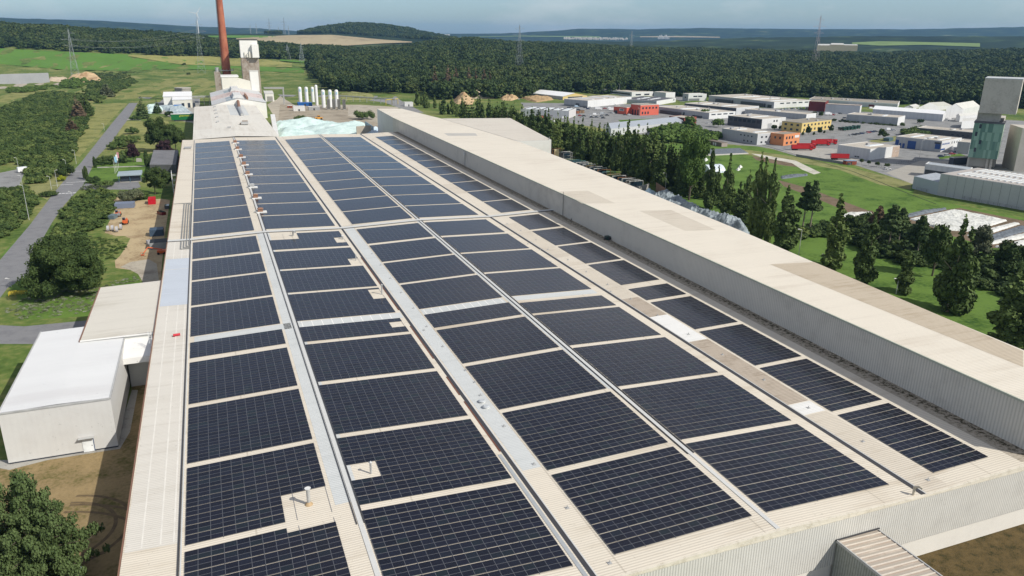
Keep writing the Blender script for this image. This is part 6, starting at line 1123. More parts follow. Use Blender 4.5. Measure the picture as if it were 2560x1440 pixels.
mound('glass_heap', 'grey-blue glass heap below the white plant building', [(396, 268), (430, 262), (465, 270), (484, 285), (470, 290), (440, 288), (420, 280)], [(450, 276, 5.5, 24), (425, 270, 4, 20)], m_cul2, 1.6, rough=.9, seed=5)
mound('glass_heap', 'pale turquoise glass heap behind the dark spruce', [(368, 262), (390, 262), (410, 272), (402, 282), (372, 284)], [(385, 273, 4.5, 18)], m_cullet, 1.6, rough=.9, seed=6)
mound('crushed_glass_heap', 'long grey-blue ridge of crushed glass beside the long hall', [(1620, 498), (1650, 484), (1695, 500), (1790, 545), (1860, 560), (1880, 590), (1850, 592), (1740, 545), (1640, 508)], [(1665, 500, 5.5, 11), (1700, 512, 5, 11), (1735, 528, 5.5, 11), (1775, 545, 5, 11), (1815, 562, 5.5, 11), (1850, 577, 5, 10)], m_cul3, .9, rough=.9, seed=7)
mound('glass_heap', 'small light blue heap of glass beside the brown bay wall', [(1598, 488), (1622, 474), (1642, 482), (1632, 492)], [(1622, 485, 3.4, 6)], mat('light_blue_glass', (.50, .66, .74), .5, .12, .5), .6, rough=.4, seed=8)
for i, (lab, px, pk, m) in enumerate([('ochre earth heap left of the group behind the poplars', [(1112, 236), (1140, 230), (1160, 236), (1150, 245), (1120, 244)], [(1141, 239, 14, 26)], m_sand), ('broad pale earth heap at the back of the group', [(1155, 238), (1195, 230), (1240, 240), (1235, 247), (1160, 246)], [(1180, 240, 17, 36), (1203, 239, 16, 34)], m_sand2), ('ochre earth heap in front with a steep cut face', [(1132, 250), (1165, 244), (1186, 250), (1180, 262), (1140, 260)], [(1160, 254, 15, 28)], m_sand), ('small grey-brown cone of earth right of the group', [(1228, 240), (1245, 234), (1264, 241), (1240, 246)], [(1245, 240, 10, 22)], m_sand2), ('low ochre earth heap at the right end of the group', [(1250, 245), (1278, 238), (1296, 246), (1280, 252), (1255, 251)], [(1268, 245, 8, 18), (1283, 247, 7, 16)], m_sand), ('brown earth heap in front of the white gable hall', [(1300, 246), (1345, 242), (1385, 250), (1340, 256)], [(1345, 249, 6, 26)], mat('brown_heap', (.36, .25, .13), .95, .2, .1))]):
    mound('earth_heap', lab, px, pk, m, 2.2, rough=1.0, seed=20+i)
mound('earth_heap', 'large reddish earth heap in the quarry yard, left', [(168, 200), (195, 192), (250, 194), (262, 206), (225, 212), (170, 210)], [(220, 200, 13, 42), (200, 200, 10, 32), (245, 203, 8, 24)], m_sand, 3, rough=1.2, seed=31)
mound('earth_heap', 'low pale heap behind the grey concrete wall', [(20, 182), (55, 178), (95, 184), (60, 190)], [(55, 184, 9, 40)], m_sand2, 3, rough=1.0, seed=32)
mound('earth_heap', 'small broken rubble heaps beside the concrete wall', [(118, 200), (140, 195), (170, 196), (175, 204), (130, 206)], [(135, 200, 6, 18), (160, 199, 5, 22)], m_sand2, 3, rough=1.6, seed=33)
mound('grass_bank', 'grassy bank with straw-coloured top behind the tanks', [(840, 238), (885, 232), (935, 240), (930, 250), (850, 250)], [(885, 242, 7, 34)], m_pale, 3, cat='bank', rough=.5, seed=34)
# covered earthworks on the meadow
for i, (lab, px, h, m) in enumerate([('large white sheeted mound on the excavation field', [(2272, 548), (2385, 524), (2520, 552), (2430, 580), (2355, 575)], 1.6, m_tarp), ('narrow white sheeted strip right of the large mound', [(2415, 588), (2535, 556), (2552, 560), (2440, 596)], .9, m_tarp), ('dark blue-grey strip between white strips', [(2440, 600), (2552, 564), (2590, 572), (2470, 606)], .8, m_slate), ('white sheeted strip near the right edge', [(2470, 606), (2590, 576), (2620, 584), (2480, 612)], .9, m_tarp), ('lowest white sheeted strip near the right edge', [(2485, 616), (2600, 592), (2640, 600), (2510, 626)], .9, m_tarp), ('dark rubble bank behind the white sheeting', [(2245, 540), (2310, 528), (2365, 519), (2368, 524), (2262, 546)], 1.3, m_slate), ('small white sheeted strip in the left part of the field', [(2098, 540), (2120, 532), (2178, 530), (2182, 537), (2110, 544)], .7, m_tarp)]):
    mound('covered_mound', lab, px, [(np.mean([p[0] for p in px]), np.mean([p[1] for p in px]), h, 20)], m, .8, cat='covered mound', rough=.25, seed=40+i)
mound('stone_bank', 'low stone bank across the meadow path', [(1950, 442), (1990, 436), (2020, 436), (2018, 440), (1955, 448)], [(1985, 441, 1.2, 12)], m_slate, .8, cat='bank', rough=.5, seed=50)
# bay walls
def wall(name, label, p0, p1, h, m, th=.4, cat='wall'):
    a, c = at(*p0), at(*p1); d = (c-a)[:2]; d = d/np.linalg.norm(d); n_ = np.array([-d[1], d[0]])*th/2
    o = MB(); o.prism([a[:2]-n_, c[:2]-n_, c[:2]+n_, a[:2]+n_], 0, h); q = o.build(name, m); return tag(q, label, cat)
m_bay = mat('brown_bay_wall', (.21, .13, .085), .9, .2, .5); wall('bay_wall', 'long brown wall behind the small blue glass heap', (1640, 478), (1672, 500), 4.6, m_bay, .5); wall('bay_wall', 'pale concrete bay wall at the end of the glass racks', (1586, 484), (1622, 474), 3.2, m_conc, .5)
wall('bay_wall', 'stained concrete bay wall in front of the turquoise glass heap', (892, 341), (928, 338), 8, mat('stained_concrete', (0, 0, 0)), .6); wall('bay_wall', 'dark slanting bay wall beside the turquoise heap', (914, 322), (934, 336), 6.5, mat('bay_blue', (.22, .28, .32), .8), .6)
wall('concrete_wall', 'long grey concrete retaining wall at the far left', (-60, 214), (124, 207), 15, mat('grey_retaining', (.32, .325, .33), .9, .08, .05), 3); 
wall('boundary_wall', 'low grey wall along the edge of the truck yard', (1990, 391), (2125, 413), 1.6, mat('joint_grey', (0, 0, 0)), .3)
for i, (p0, p1, h) in enumerate([((1985, 376), (2120, 352), 1.8), ((2290, 476), (2560, 530), 1.9), ((2190, 420), (2300, 402), 1.8)]):
    a, c = at(*p0), at(*p1); t = thing('mesh_fence', ['dark wire fence along the lorry park', 'wire fence at the foot of the white panel hall', 'pale fence around the warm-coloured car park'][i], 'fence', a); b = MB(); L = np.linalg.norm((c-a)[:2]); n_ = int(L/3)
    for k in range(n_+1): p = a+(c-a)*k/n_; b.tube((p[0], p[1], 0), (p[0], p[1], h), .05, n=4)
    b.build('posts', mat('fence_green', (.05, .07, .06), .6), t); b = MB()
    for z in (h*.3, h*.65, h*.97): b.tube((a[0], a[1], z), (c[0], c[1], z), .03, n=4)
    b.build('wires', mat('fence_green', (0, 0, 0)), t)
# ================================================================ glass racks beside the long hall
fcol = [mat('rack_grey', (.42, .42, .42), .5, .1, 2), mat('rack_rust', (.30, .15, .07), .8, .25, 2), mat('rack_blue', (.04, .16, .20), .5, .1, 2), mat('rack_tan', (.36, .29, .17), .7, .2, 2), mat('rack_white', (.62, .62, .60), .5, .1, 2)]; sheet = mat('dark_glass_sheets', (.012, .025, .035), .15, .2, 1, .6)
def rack(i, px, py, col, full, w=8.2, h=5.0, cname_='grey'):
    P = at(px, py); t = thing('glass_rack', '%s steel frame %s, %s from the near end of the rack line' % (cname_, 'holding dark glass sheets' if full else 'standing empty', ordn(i)), 'glass rack', P, 'frames for glass sheets beside the long hall')
    b = MB(); x, y = P[0], P[1]
    for dx in (0, w):
        for dy in (0, 1.5): b.tube((x+dx, y+dy, 0), (x+dx, y+dy*.6+.3, h), .09, n=5)
        b.tube((x+dx, y, .25), (x+dx, y+1.5, .25), .09, n=5); b.tube((x+dx, y+.3, h), (x+dx, y+1.2, h), .08, n=5); b.tube((x+dx, y, h*.45), (x+dx, y+1.3, h*.45), .07, n=5)
    for z, dy in ((h, .3), (h, 1.2), (.25, 0), (.25, 1.5), (h*.45, .1)): b.tube((x, y+dy, z), (x+w, y+dy, z), .07, n=5)
    b.build('frame', fcol[col], t)
    if full: b = MB(); b.hexa([(x+.2, y+.35, .35), (x+w-.2, y+.35, .35), (x+w-.2, y+1.15, .35), (x+.2, y+1.15, .35)], [(x+.2, y+.6, h*.93), (x+w-.2, y+.6, h*.93), (x+w-.2, y+.9, h*.93), (x+.2, y+.9, h*.93)]); b.build('glass_sheets', sheet, t)
RK = [(1574, 477, 4, 1), (1567, 474, 0, 0), (1556, 470, 4, 0), (1546, 467, 1, 1), (1532, 463, 4, 1), (1519, 459, 3, 0), (1507, 452, 2, 0), (1495, 447, 1, 0), (1486, 443, 4, 1), (1475, 439, 0, 1), (1466, 436, 3, 0), (1458, 433, 4, 1), (1450, 430, 0, 0), (1441, 427, 4, 1), (1434, 424, 2, 1), (1422, 421, 2, 1)]
for i, (px, py, c_, fu) in enumerate(RK): rack(i, px, py, c_, fu, cname_=['grey', 'rusty', 'blue-green', 'tan', 'white'][c_])
for i, (px, py, c_, fu) in enumerate([(1409, 403, 0, 0), (1403, 401, 0, 0), (1398, 399, 4, 1), (1382, 392, 1, 0), (1374, 390, 1, 1)]):
    rack(16+i, px, py, c_, fu, h=5, cname_=['grey', 'rusty', 'blue-green', 'tan', 'white'][c_])
simple_box('cream_crate', 'cream-coloured panel crate standing among the far glass racks', 1387, 1397, 401, 7, 1.5, mat('crate_cream', (.58, .50, .30), .8), 'crate', mat('crate_cream', (0, 0, 0)))
mound('red_bags', 'heap of red and orange bags at the corner of the white block', [(1352, 402), (1368, 396), (1382, 402), (1370, 408)], [(1366, 402, 2.4, 6)], mat('red_plastic', (.45, .09, .05), .6, .3, .6), .6, rough=.6, seed=60, cat='bags')
# ================================================================ greenhouse
t = thing('greenhouse', 'white arched tunnel greenhouse between the poplars', 'greenhouse', at(1790, 432)); a, c = at(1775, 434), at(1816, 432); b = MB(); v_ = []
for k in range(13):
    th = math.pi*k/12; dy = 6*(1-math.cos(th)); z = 4.4*math.sin(th)
    v_.append((dy, z))
for (y0, z0), (y1, z1) in zip(v_[:-1], v_[1:]): b.poly([(a[0], a[1]+y0, z0), (c[0], a[1]+y0, z0), (c[0], a[1]+y1, z1), (a[0], a[1]+y1, z1)])
for x in (a[0], c[0]): b.poly([(x, a[1]+y, z) for y, z in v_])
b.build('cover', mat('greenhouse_film', (.60, .66, .72), .35, .05, .4), t); b = MB()
for k in range(6):
    x = a[0]+(c[0]-a[0])*k/5
    for (y0, z0), (y1, z1) in zip(v_[:-1], v_[1:]): b.tube((x, a[1]+y0, z0+.03), (x, a[1]+y1, z1+.03), .06, n=4)
b.build('hoops', m_pipe, t)
for i, (px, py) in enumerate([(1764, 400), (1766, 425), (1845, 424), (1850, 418)]): mound('white_heap', 'small white sheeted heap beside the greenhouse, %s from the left' % ordn(i), [(px-6, py), (px, py-4), (px+7, py), (px, py+4)], [(px, py, 3, 5)], m_tarp, .7, rough=.5, seed=70+i)
# ================================================================ vehicles
m_tyre = mat('tyre', (.02, .02, .02), .9); m_cglass = mat('car_glass', (.015, .02, .028), .1, .05, 1, .6)
PAINT = dict(white=(.74, .74, .74), silver=(.42, .44, .46), black=(.012, .012, .014), dark_grey=(.06, .065, .07), dark_blue=(.02, .04, .11), red=(.36, .03, .03), grey=(.22, .23, .24), pale_blue=(.35, .45, .55))
def car_proto(kind, col):
    m = mat('paint_'+col, PAINT[col], .3, .02, 2, .6); t = thing(kind, 'x', 'car', (0, 0, 0)); L, Wd, H = dict(car=(4.4, .9, 1.45), van=(5.4, 1.0, 2.3), truck=(8, 1.2, 3.2))[kind]; b = MB()
    hl = L/2
    if kind == 'car':
        b.hexa([(-hl, -Wd, .3), (hl, -Wd, .3), (hl, Wd, .3), (-hl, Wd, .3)], [(-hl+.1, -Wd+.06, .86), (hl-.15, -Wd+.06, .80), (hl-.15, Wd-.06, .80), (-hl+.1, Wd-.06, .86)]); b.hexa([(-1.5, -.78, 1.385), (.45, -.78, 1.385), (.45, .78, 1.385), (-1.5, .78, 1.385)], [(-1.4, -.70, H), (.35, -.70, H), (.35, .70, H), (-1.4, .70, H)])
        g_ = MB(); g_.hexa([(-1.95, -.84, .85), (1.15, -.84, .83), (1.15, .84, .83), (-1.95, .84, .85)], [(-1.5, -.74, 1.38), (.45, -.74, 1.38), (.45, .74, 1.38), (-1.5, .74, 1.38)])
    elif kind == 'van':
        b.hexa([(-hl, -Wd, .35), (hl, -Wd, .35), (hl, Wd, .35), (-hl, Wd, .35)], [(-hl, -Wd+.05, 1.25), (hl-.1, -Wd+.05, 1.1), (hl-.1, Wd-.05, 1.1), (-hl, Wd-.05, 1.25)]); b.hexa([(-hl, -Wd+.05, 1.25), (1.15, -Wd+.05, 1.25), (1.15, Wd-.05, 1.25), (-hl, Wd-.05, 1.25)], [(-hl+.08, -Wd+.15, H), (.9, -Wd+.15, H), (.9, Wd-.15, H), (-hl+.08, Wd-.15, H)])
        g_ = MB(); g_.hexa([(1.16, -Wd+.1, 1.2), (2.1, -Wd+.1, 1.15), (2.1, Wd-.1, 1.15), (1.16, Wd-.1, 1.2)], [(.95, -Wd+.2, H-.1), (1.2, -Wd+.2, H-.1), (1.2, Wd-.2, H-.1), (.95, Wd-.2, H-.1)])
    else:
        b.box(-hl, 1.6, -Wd, Wd, 1.0, H+.2); b.hexa([(1.8, -1.1, .5), (hl, -1.1, .5), (hl, 1.1, .5), (1.8, 1.1, .5)], [(1.8, -1.1, 2.6), (hl-.4, -1.1, 2.6), (hl-.4, 1.1, 2.6), (1.8, 1.1, 2.6)]); g_ = MB(); g_.hexa([(hl-.25, -1, 1.5), (hl-.05, -1, 1.5), (hl-.05, 1, 1.5), (hl-.25, 1, 1.5)], [(hl-.5, -1, 2.4), (hl-.25, -1, 2.4), (hl-.25, 1, 2.4), (hl-.5, 1, 2.4)])
    b.build('body', m, t); g_.build('windows', m_cglass, t)
    for sx_ in (-hl*.62, hl*.62):
        for sy_ in (-Wd, Wd): w_ = MB(); w_.tube((sx_, sy_-.1, .33), (sx_, sy_+.1, .33), .33, n=12); w_.build('wheel', m_tyre, t)
    return t
_CP = {}
def car(px, py, col, where, kind='car', ang=None):
    if (kind, col) not in _CP: _CP[(kind, col)] = (car_proto(kind, col), [False])
    pr, us = _CP[(kind, col)]; P = at(px, py); o = place(pr, us, P, math.radians(ang if ang is not None else -15), 1.0, None, 'vehicles parked '+where); o['category'] = dict(car='car', van='van', truck='lorry')[kind]; return o, col, kind, where
CARS = []
def cars(where, lst):
    for c in lst: CARS.append((c[0],)+car(c[0], c[1], c[2], where, c[3] if len(c) > 3 else 'car', c[4] if len(c) > 4 else None))
cars('in the lot before the terracotta offices', [(1422, 270, 'dark_grey'), (1428, 268, 'grey'), (1463, 270, 'black'), (1470, 273, 'dark_blue'), (1475, 270, 'silver'), (1442, 268, 'pale_blue', 'van'), (1446, 275, 'black'), (1418, 258, 'white'), (1496, 275, 'white', 'truck'), (1525, 273, 'white', 'van'), (1530, 277, 'white', 'truck'), (1512, 272, 'red'), (1460, 291, 'black'), (1476, 289, 'white'), (1479, 294, 'black'), (1488, 288, 'white', 'van'), (1491, 294, 'dark_grey'), (1497, 288, 'white'), (1506, 286, 'silver', 'van'), (1505, 291, 'grey'), (1508, 296, 'black'), (1518, 289, 'dark_grey'), (1450, 290, 'red'), (1455, 294, 'silver'), (1412, 297, 'white', 'van'), (1345, 300, 'white'), (1350, 304, 'white', 'van')])
cars('outside the terracotta offices', [(1534, 284, 'white'), (1563, 288, 'dark_grey'), (1573, 288, 'white'), (1535, 262, 'white')])
cars('by the small junction left of the grey workshop', [(1756, 332, 'black'), (1763, 331, 'dark_blue'), (1777, 329, 'dark_grey'), (1767, 342, 'dark_blue'), (1786, 340, 'white'), (1797, 343, 'silver')])
cars('in the side street by the green trees', [(1771, 309, 'white'), (1782, 307, 'white'), (1791, 308, 'white', 'truck')])
cars('in front of the five-window hall', [(1955+i*8, 274-i*.5, ['white', 'pale_blue', 'white', 'dark_blue', 'white', 'pale_blue', 'white'][i], 'car', 70) for i in range(7)]+[(2019, 272, 'white', 'van')])
cars('in the lot right of the yellow offices', [(2126, 340, 'silver'), (2135, 338, 'black'), (2144, 336.5, 'dark_grey'), (2154, 335, 'dark_blue'), (2163, 334, 'silver'), (2171, 332, 'red'), (2180, 331, 'dark_blue'), (2188, 330, 'dark_grey'), (2222, 326, 'white', 'van'), (2233, 327, 'silver'), (2275, 324, 'grey')])
cars('outside the blue-door workshop', [(2352, 392, 'dark_blue'), (2367, 390, 'silver'), (2380, 386, 'red'), (2386, 382, 'pale_blue'), (2393, 379, 'white', 'truck'), (2412, 380, 'red', 'van'), (2388, 365, 'dark_grey', 'van'), (2218, 424, 'white')])
cars('near the wine-red cube', [(2070, 288, 'white', 'truck'), (2082, 288, 'red'), (2090, 286, 'white'), (2100, 285, 'dark_grey'), (2178, 272, 'white', 'van'), (2112, 296, 'dark_grey'), (2186, 307, 'white', 'truck')])
cars('beside the far right stores', [(2366, 302, 'silver'), (2375, 300, 'white', 'van')])
for i in range(5): pass
# one label per vehicle: colour and kind, counted from the left inside its lot where several look alike
seen = {}
for x, o, col, kind, where in sorted(CARS, key=lambda c: c[0]): seen.setdefault((col, kind, where), []).append(o)
for (col, kind, where), os_ in seen.items():
    for i, o in enumerate(os_): o['label'] = ('%s %s %s' % (col.replace('_', ' '), dict(car='car', van='van', truck='box lorry')[kind], where)) + ('' if len(os_) == 1 else (', %s from the left' % ordn(i)))
o, *_ = car(62, 430, 'white', 'on the car park at the left edge', 'van', 25); o['label'] = 'white van on the car park at the left edge'; o.scale = (1.35,)*3; o['group'] = 'van on the left car park'
# green lorries in a row
for i, (px, py) in enumerate([(2113, 327), (2122, 326), (2131, 325), (2139, 324), (2148, 322)]):
    P = at(px, py); t = thing('green_lorry', 'dark green lorry in the parked row, %s from the left' % ordn(i), 'lorry', P, 'row of dark green lorries'); x, y = P[0], P[1]; b = MB(); b.box(x-1.25, x+1.25, y, y+2.1, .5, 3.2); b.build('cab', mat('lorry_green', (.012, .07, .045), .4), t); b = MB(); b.box(x-1.2, x+1.2, y+2.3, y+8, 1.0, 2.5); b.build('skip_body', mat('lorry_green_dark', (.015, .045, .035), .6), t); b = MB(); b.box(x-1.05, x+1.05, y-.04, y, 1.7, 2.7); b.build('windscreen', m_cglass, t)
    for dy in (1, 4.5, 6.5):
        for dx in (-1.1, 1.1): b = MB(); b.tube((x+dx-.15, y+dy, .5), (x+dx+.15, y+dy, .5), .5, n=10); b.build('wheel', m_tyre, t)
m_red = mat('lorry_red', (.42, .012, .015), .4, .05, 1, .5); m_load = mat('tipper_inside', (.09, .07, .07), .9, .2, 1)
def tipper(lab, px, py, dirv, L=9.5, cab=True):
    L *= 1.25; P = at(px, py); d = np.array(dirv, float); d /= np.linalg.norm(d); n_ = np.array([-d[1], d[0]]); t = thing('tipper_lorry' if cab else 'tipper_trailer', lab, 'lorry' if cab else 'trailer', P); o = P[:2]
    R_ = lambda a, c, e, f: [tuple(o+d*q+n_*w) for q, w in ((a, e), (c, e), (c, f), (a, f))]
    b = MB(); b.prism(R_(0, L, -1.25, -1.1), 1.3, 4.1); b.prism(R_(0, L, 1.1, 1.25), 1.3, 4.1); b.prism(R_(0, .15, -1.1, 1.1), 1.3, 4.1); b.prism(R_(L-.15, L, -1.1, 1.1), 1.3, 4.2); b.build('tipper_body', m_red, t); b = MB(); b.prism(R_(.15, L-.15, -1.1, 1.1), 1.3, 3.0); b.build('load', m_load, t); b = MB(); b.prism(R_(.2, L+ (3.0 if cab else .6), -.5, .5), .8, 1.28); b.build('chassis', m_dark, t)
    for q in ((1.2, 2.6, 4.0)+((L+1.6,) if cab else ())):
        for w in (-1.05, 1.05): c_ = o+d*q+n_*w; b = MB(); b.tube((c_[0]-n_[0]*.17, c_[1]-n_[1]*.17, .52), (c_[0]+n_[0]*.17, c_[1]+n_[1]*.17, .52), .52, n=12); b.build('wheel', m_tyre, t)
    if cab:
        b = MB(); b.prism(R_(L+.5, L+2.6, -1.25, 1.25), .6, 4.0); b.build('cab', m_red, t); b = MB(); b.prism(R_(L+2.61, L+2.66, -1.1, 1.1), 1.9, 2.9); b.prism(R_(L+1.2, L+2.3, -1.31, -1.26), 1.9, 2.8); b.build('windscreen', m_cglass, t)
    else: b = MB(); b.prism(R_(L, L+1.6, -.2, .2), .9, 1.1); b.build('drawbar', m_dark, t)
tipper('red tipper lorry nearest the edge of the truck yard', 1978, 375.5, (1, -.35), 10.5); tipper('red tipper lorry parked close beside the nearest one', 1992, 372, (1, -.35), 9); tipper('red tipper lorry of the farther pair, left', 2028, 364, (1, -.3), 9.5); tipper('red tipper lorry farthest back in the truck yard', 2040, 361, (1, -.3), 11)
tipper('red tipper trailer without a cab by the yard entrance', 2076, 399, (1, -.5), 9.5, False); simple_box('skip_container', 'brown-red skip with a blue-grey cover beside the clipped ball trees', 2115, 2141, 412, 2.4, 3, mat('rust_red', (0, 0, 0)), 'container', mat('skip_cover', (.2, .3, .42), .6))
# skips and pallets behind the poplars
for i, (px, py, w, col) in enumerate([(1332, 300, 7, 'o'), (1352, 296, 16, 'o'), (1378, 297, 8, 'g'), (1430, 288, 18, 'o'), (1442, 284, 12, 'o'), (1455, 283, 12, 't'), (1402, 292, 12, 't'), (1340, 307, 14, 'g'), (1362, 304, 10, 'w'), (1390, 305, 12, 'w')]):
    simple_box('skip_container' if col != 't' else 'pallet_stack', '%s beside the big hall behind the poplars, %s from the left' % ({'o': 'orange-brown skip', 'g': 'grey skip', 't': 'brown stack of pallets', 'w': 'white crate stack'}[col], ordn([0, 3, 5, 8, 9, 10, 7, 1, 4, 6][i])), px-w/2, px+w/2, py, 2.2+(i % 3)*.4, 2.5, {'o': mat('skip_orange', (.36, .14, .07), .7, .2, 1), 'g': mat('skip_grey', (.25, .25, .25), .7), 't': mat('pallet_brown', (.30, .2, .12), .9, .3, 2), 'w': m_tw}[col], 'container' if col != 't' else 'pallets', m_load)
bld('storage_hall', 'pale hall with grey striped roof behind the poplars, by the skips', (1612-190, 296, 277), (1302, 272), (1440, 271), lgrey, mat('pale_pink_wall', (.56, .54, .53), .8, .04, .2), roof=mat('dark_felt', (0, 0, 0)), square=False, sky=[(.05+.19*k, .16+.19*k, .1+.06*(k % 2), .9) for k in range(5)])
# wheel loader
P = at(797, 300); t = thing('wheel_loader', 'small orange wheel loader on the works yard', 'loader', P); x, y = P[0], P[1]; m_or = mat('loader_orange', (.62, .30, .05), .5, .1, 1)
b = MB(); b.box(x-3.5, x+3.5, y-1.3, y+1.3, 1.1, 2.6); b.build('body', m_or, t); b = MB(); b.box(x-1, x+1.2, y-1, y+1, 2.6, 4.4); b.build('cab', m_or, t); b = MB(); b.box(x-1.05, x+1.25, y-1.04, y-1.0, 3.0, 4.0); b.build('window', m_cglass, t); b = MB(); b.tube((x-3.3, y, 2), (x-6, y, 1), .3, n=6); b.hexa([(x-7.3, y-1.6, .2), (x-6, y-1.6, .2), (x-6, y+1.6, .2), (x-7.3, y+1.6, .2)], [(x-7.5, y-1.6, 1.0), (x-5.8, y-1.6, 1.9), (x-5.8, y+1.6, 1.9), (x-7.5, y+1.6, 1.0)]); b.build('bucket', m_dark, t)
for dx in (-2.3, 2.3):
    for dy in (-1.4, 1.4): b = MB(); b.tube((x+dx, y+dy-.3, .95), (x+dx, y+dy+.3, .95), .95, n=14); b.build('wheel', m_tyre, t)
# ================================================================ contractor's yard left of the hall
def ybox(name, label, cx_, cy_, hx, hy, h, m, rz=0, cat='container', z0=0, top=None, rib_=True):
    P = at(cx_, cy_); t = thing(name, label, cat, P); c, s = math.cos(rz), math.sin(rz); o = P[:2]; R_ = lambda k: [tuple(o+np.array([c*a-s*b_, s*a+c*b_])) for a, b_ in ((-hx*k, -hy*k), (hx*k, -hy*k), (hx*k, hy*k), (-hx*k, hy*k))]
    b = MB(); b.prism(R_(1), z0, h); b.build('body', m, t); b = MB(); b.prism(R_(.97), h, h+.08); b.build('roof', top or m, t)
    if rib_:
        b = MB()
        for i in range(9):
            u = -hx+.1+(2*hx-.3)*i/8; q = [tuple(o+np.array([c*a-s*b_, s*a+c*b_])) for a, b_ in ((u, -hy-.04), (u+.12, -hy-.04), (u+.12, hy+.04), (u, hy+.04))]; b.prism(q, z0+.1, h+.11)
        b.build('corrugation', m, t)
    return t
ybox('red_container', 'red container with open boxes on top in the yard', 381, 508, 1.6, 3.2, 2.6, mat('container_red', (.50, .012, .025), .4, .08, 1), 0, top=mat('container_red', (0, 0, 0)))
ybox('roof_sheets_container', 'blue-grey ribbed container lying across the head of the yard', 313, 518, 4.2, 2.6, 2.2, mat('container_bluegrey', (.17, .20, .27), .5, .08, 1), -.04)
ybox('site_container', 'dark blue site container half in the wall shadow', 393, 587, 2.6, 2.6, 2.6, mat('container_navy', (.05, .08, .12), .5), 0)
ybox('site_container', 'black open-topped container with grey rim by the hall wall', 399, 618, 3.2, 3.0, 2.6, mat('container_rim', (.30, .31, .31), .6), 0, top=mat('black_cover', (.012, .014, .016), .6), rib_=False)
ybox('parked_car', 'dark red car in the shade of the hall wall', 404, 536, 1.0, 2.3, 1.4, mat('dark_red_paint', (.16, .015, .015), .3), .5, cat='car', rib_=False, top=m_cglass)
ybox('parked_car', 'dark grey car in the shade beside the hall wall', 418, 520, 1.0, 2.2, 1.4, mat('paint_dark_grey', (0, 0, 0)), 0, cat='car', rib_=False, top=m_cglass)
ybox('tool_crate', 'dark grey-blue crate beside the orange machines', 283, 546, 1.3, 2.2, 1.6, mat('crate_slate', (.12, .16, .18), .6), -.3, cat='crate')
for i, (px, py) in enumerate([(271, 578), (282, 577), (293, 580), (303, 574)]):
    P = at(px, py); t = thing('big_bag', 'pale grey stacked roll on the yard, %s from the left' % ordn(i), 'cable drum', P, 'pale grey drums on the yard'); b = MB(); b.tube((P[0]-.45, P[1], 1.2), (P[0]+.45, P[1], 1.2), 1.2, n=16); b.build('drum', mat('drum_grey', (.42, .41, .42), .8, .15, 1), t); b = MB(); b.tube((P[0]-.55, P[1], 1.2), (P[0]+.55, P[1], 1.2), .5, n=12); b.build('core', mat('joint_grey', (0, 0, 0)), t)
m_o2 = mat('machine_orange', (.60, .12, .03), .5, .1, 1)
for i, (px, py) in enumerate([(314, 559), (296, 540)]):
    P = at(px, py); t = thing('telehandler', ['orange telehandler in the middle of the yard', 'orange and grey telehandler behind the other one'][i], 'loader', P); x, y = P[0], P[1]
    b = MB(); b.box(x-1, x+1, y-2, y+2, .8, 1.7); b.build('body', m_o2, t); b = MB(); b.box(x-1, x, y-.6, y+.9, 1.7, 2.6); b.build('cab', m_cglass, t); b = MB(); b.tube((x+.5, y+2, 2.0), (x+.5, y-3, 1.5), .2, n=6); b.box(x-.3, x+1.2, y-3.5, y-3, .9, 1.9); b.build('boom', mat('joint_grey', (0, 0, 0)) if i else m_o2, t)
    for dx in (-1, 1):
        for dy in (-1.5, 1.5): b = MB(); b.tube((x+dx-.2, y+dy, .6), (x+dx+.2, y+dy, .6), .6, n=12); b.build('wheel', m_tyre, t)
P = at(385, 636); t = thing('boom_lift', 'orange-red boom lift folded out beside the hall wall', 'boom lift', P); x, y = P[0], P[1]
b = MB(); b.box(x+1.2, x+4.2, y-1.1, y+1.1, .5, 1.5); b.build('base', m_o2, t); b = MB(); b.tube((x+3, y, 1.7), (x-1.8, y+.4, 2.8), .22, n=6); b.tube((x-1.8, y+.4, 2.8), (x-3.4, y-.8, 1.0), .18, n=6); b.build('boom', m_o2, t); b = MB(); b.box(x-4.3, x-3.2, y-1.3, y-.2, .3, .45); b.tube((x-4.3, y-1.3, .4), (x-4.3, y-1.3, 1.5), .05, n=4); b.tube((x-3.2, y-1.3, .4), (x-3.2, y-1.3, 1.5), .05, n=4); b.tube((x-4.3, y-1.3, 1.5), (x-3.2, y-1.3, 1.5), .05, n=4); b.build('basket', m_o2, t)
for dx in (1.6, 3.8):
    for dy in (-1.1, 1.1): b = MB(); b.tube((x+dx, y+dy-.15, .45), (x+dx, y+dy+.15, .45), .45, n=12); b.build('wheel', m_tyre, t)
ybox('storage_rack', 'small pale frame rack standing in the yard', 374, 610, .9, 1.2, 1.4, mat('drum_grey', (0, 0, 0)), .3, cat='rack')
P = at(22, 736); t = thing('yellow_barrier', 'yellow road barriers at the bottom left junction', 'barrier', at(45, 738)); P = at(45, 738); b = MB()
for k in range(4): x = P[0]-2.5+k*1.7; b.tube((x, P[1], 0), (x, P[1], 1.1), .07, n=5); b.tube((x, P[1]+1.4, 0), (x, P[1]+1.4, 1.1), .07, n=5)
b.build('post', mat('safety_yellow', (0, 0, 0)), t); b = MB()
for z in (.45, .8, 1.1): b.tube((P[0]-2.6, P[1], z), (P[0]+2.7, P[1], z), .07, n=5); b.tube((P[0]-2.6, P[1]+1.4, z), (P[0]+2.7, P[1]+1.4, z), .07, n=5)
b.build('rail', mat('safety_yellow', (0, 0, 0)), t)
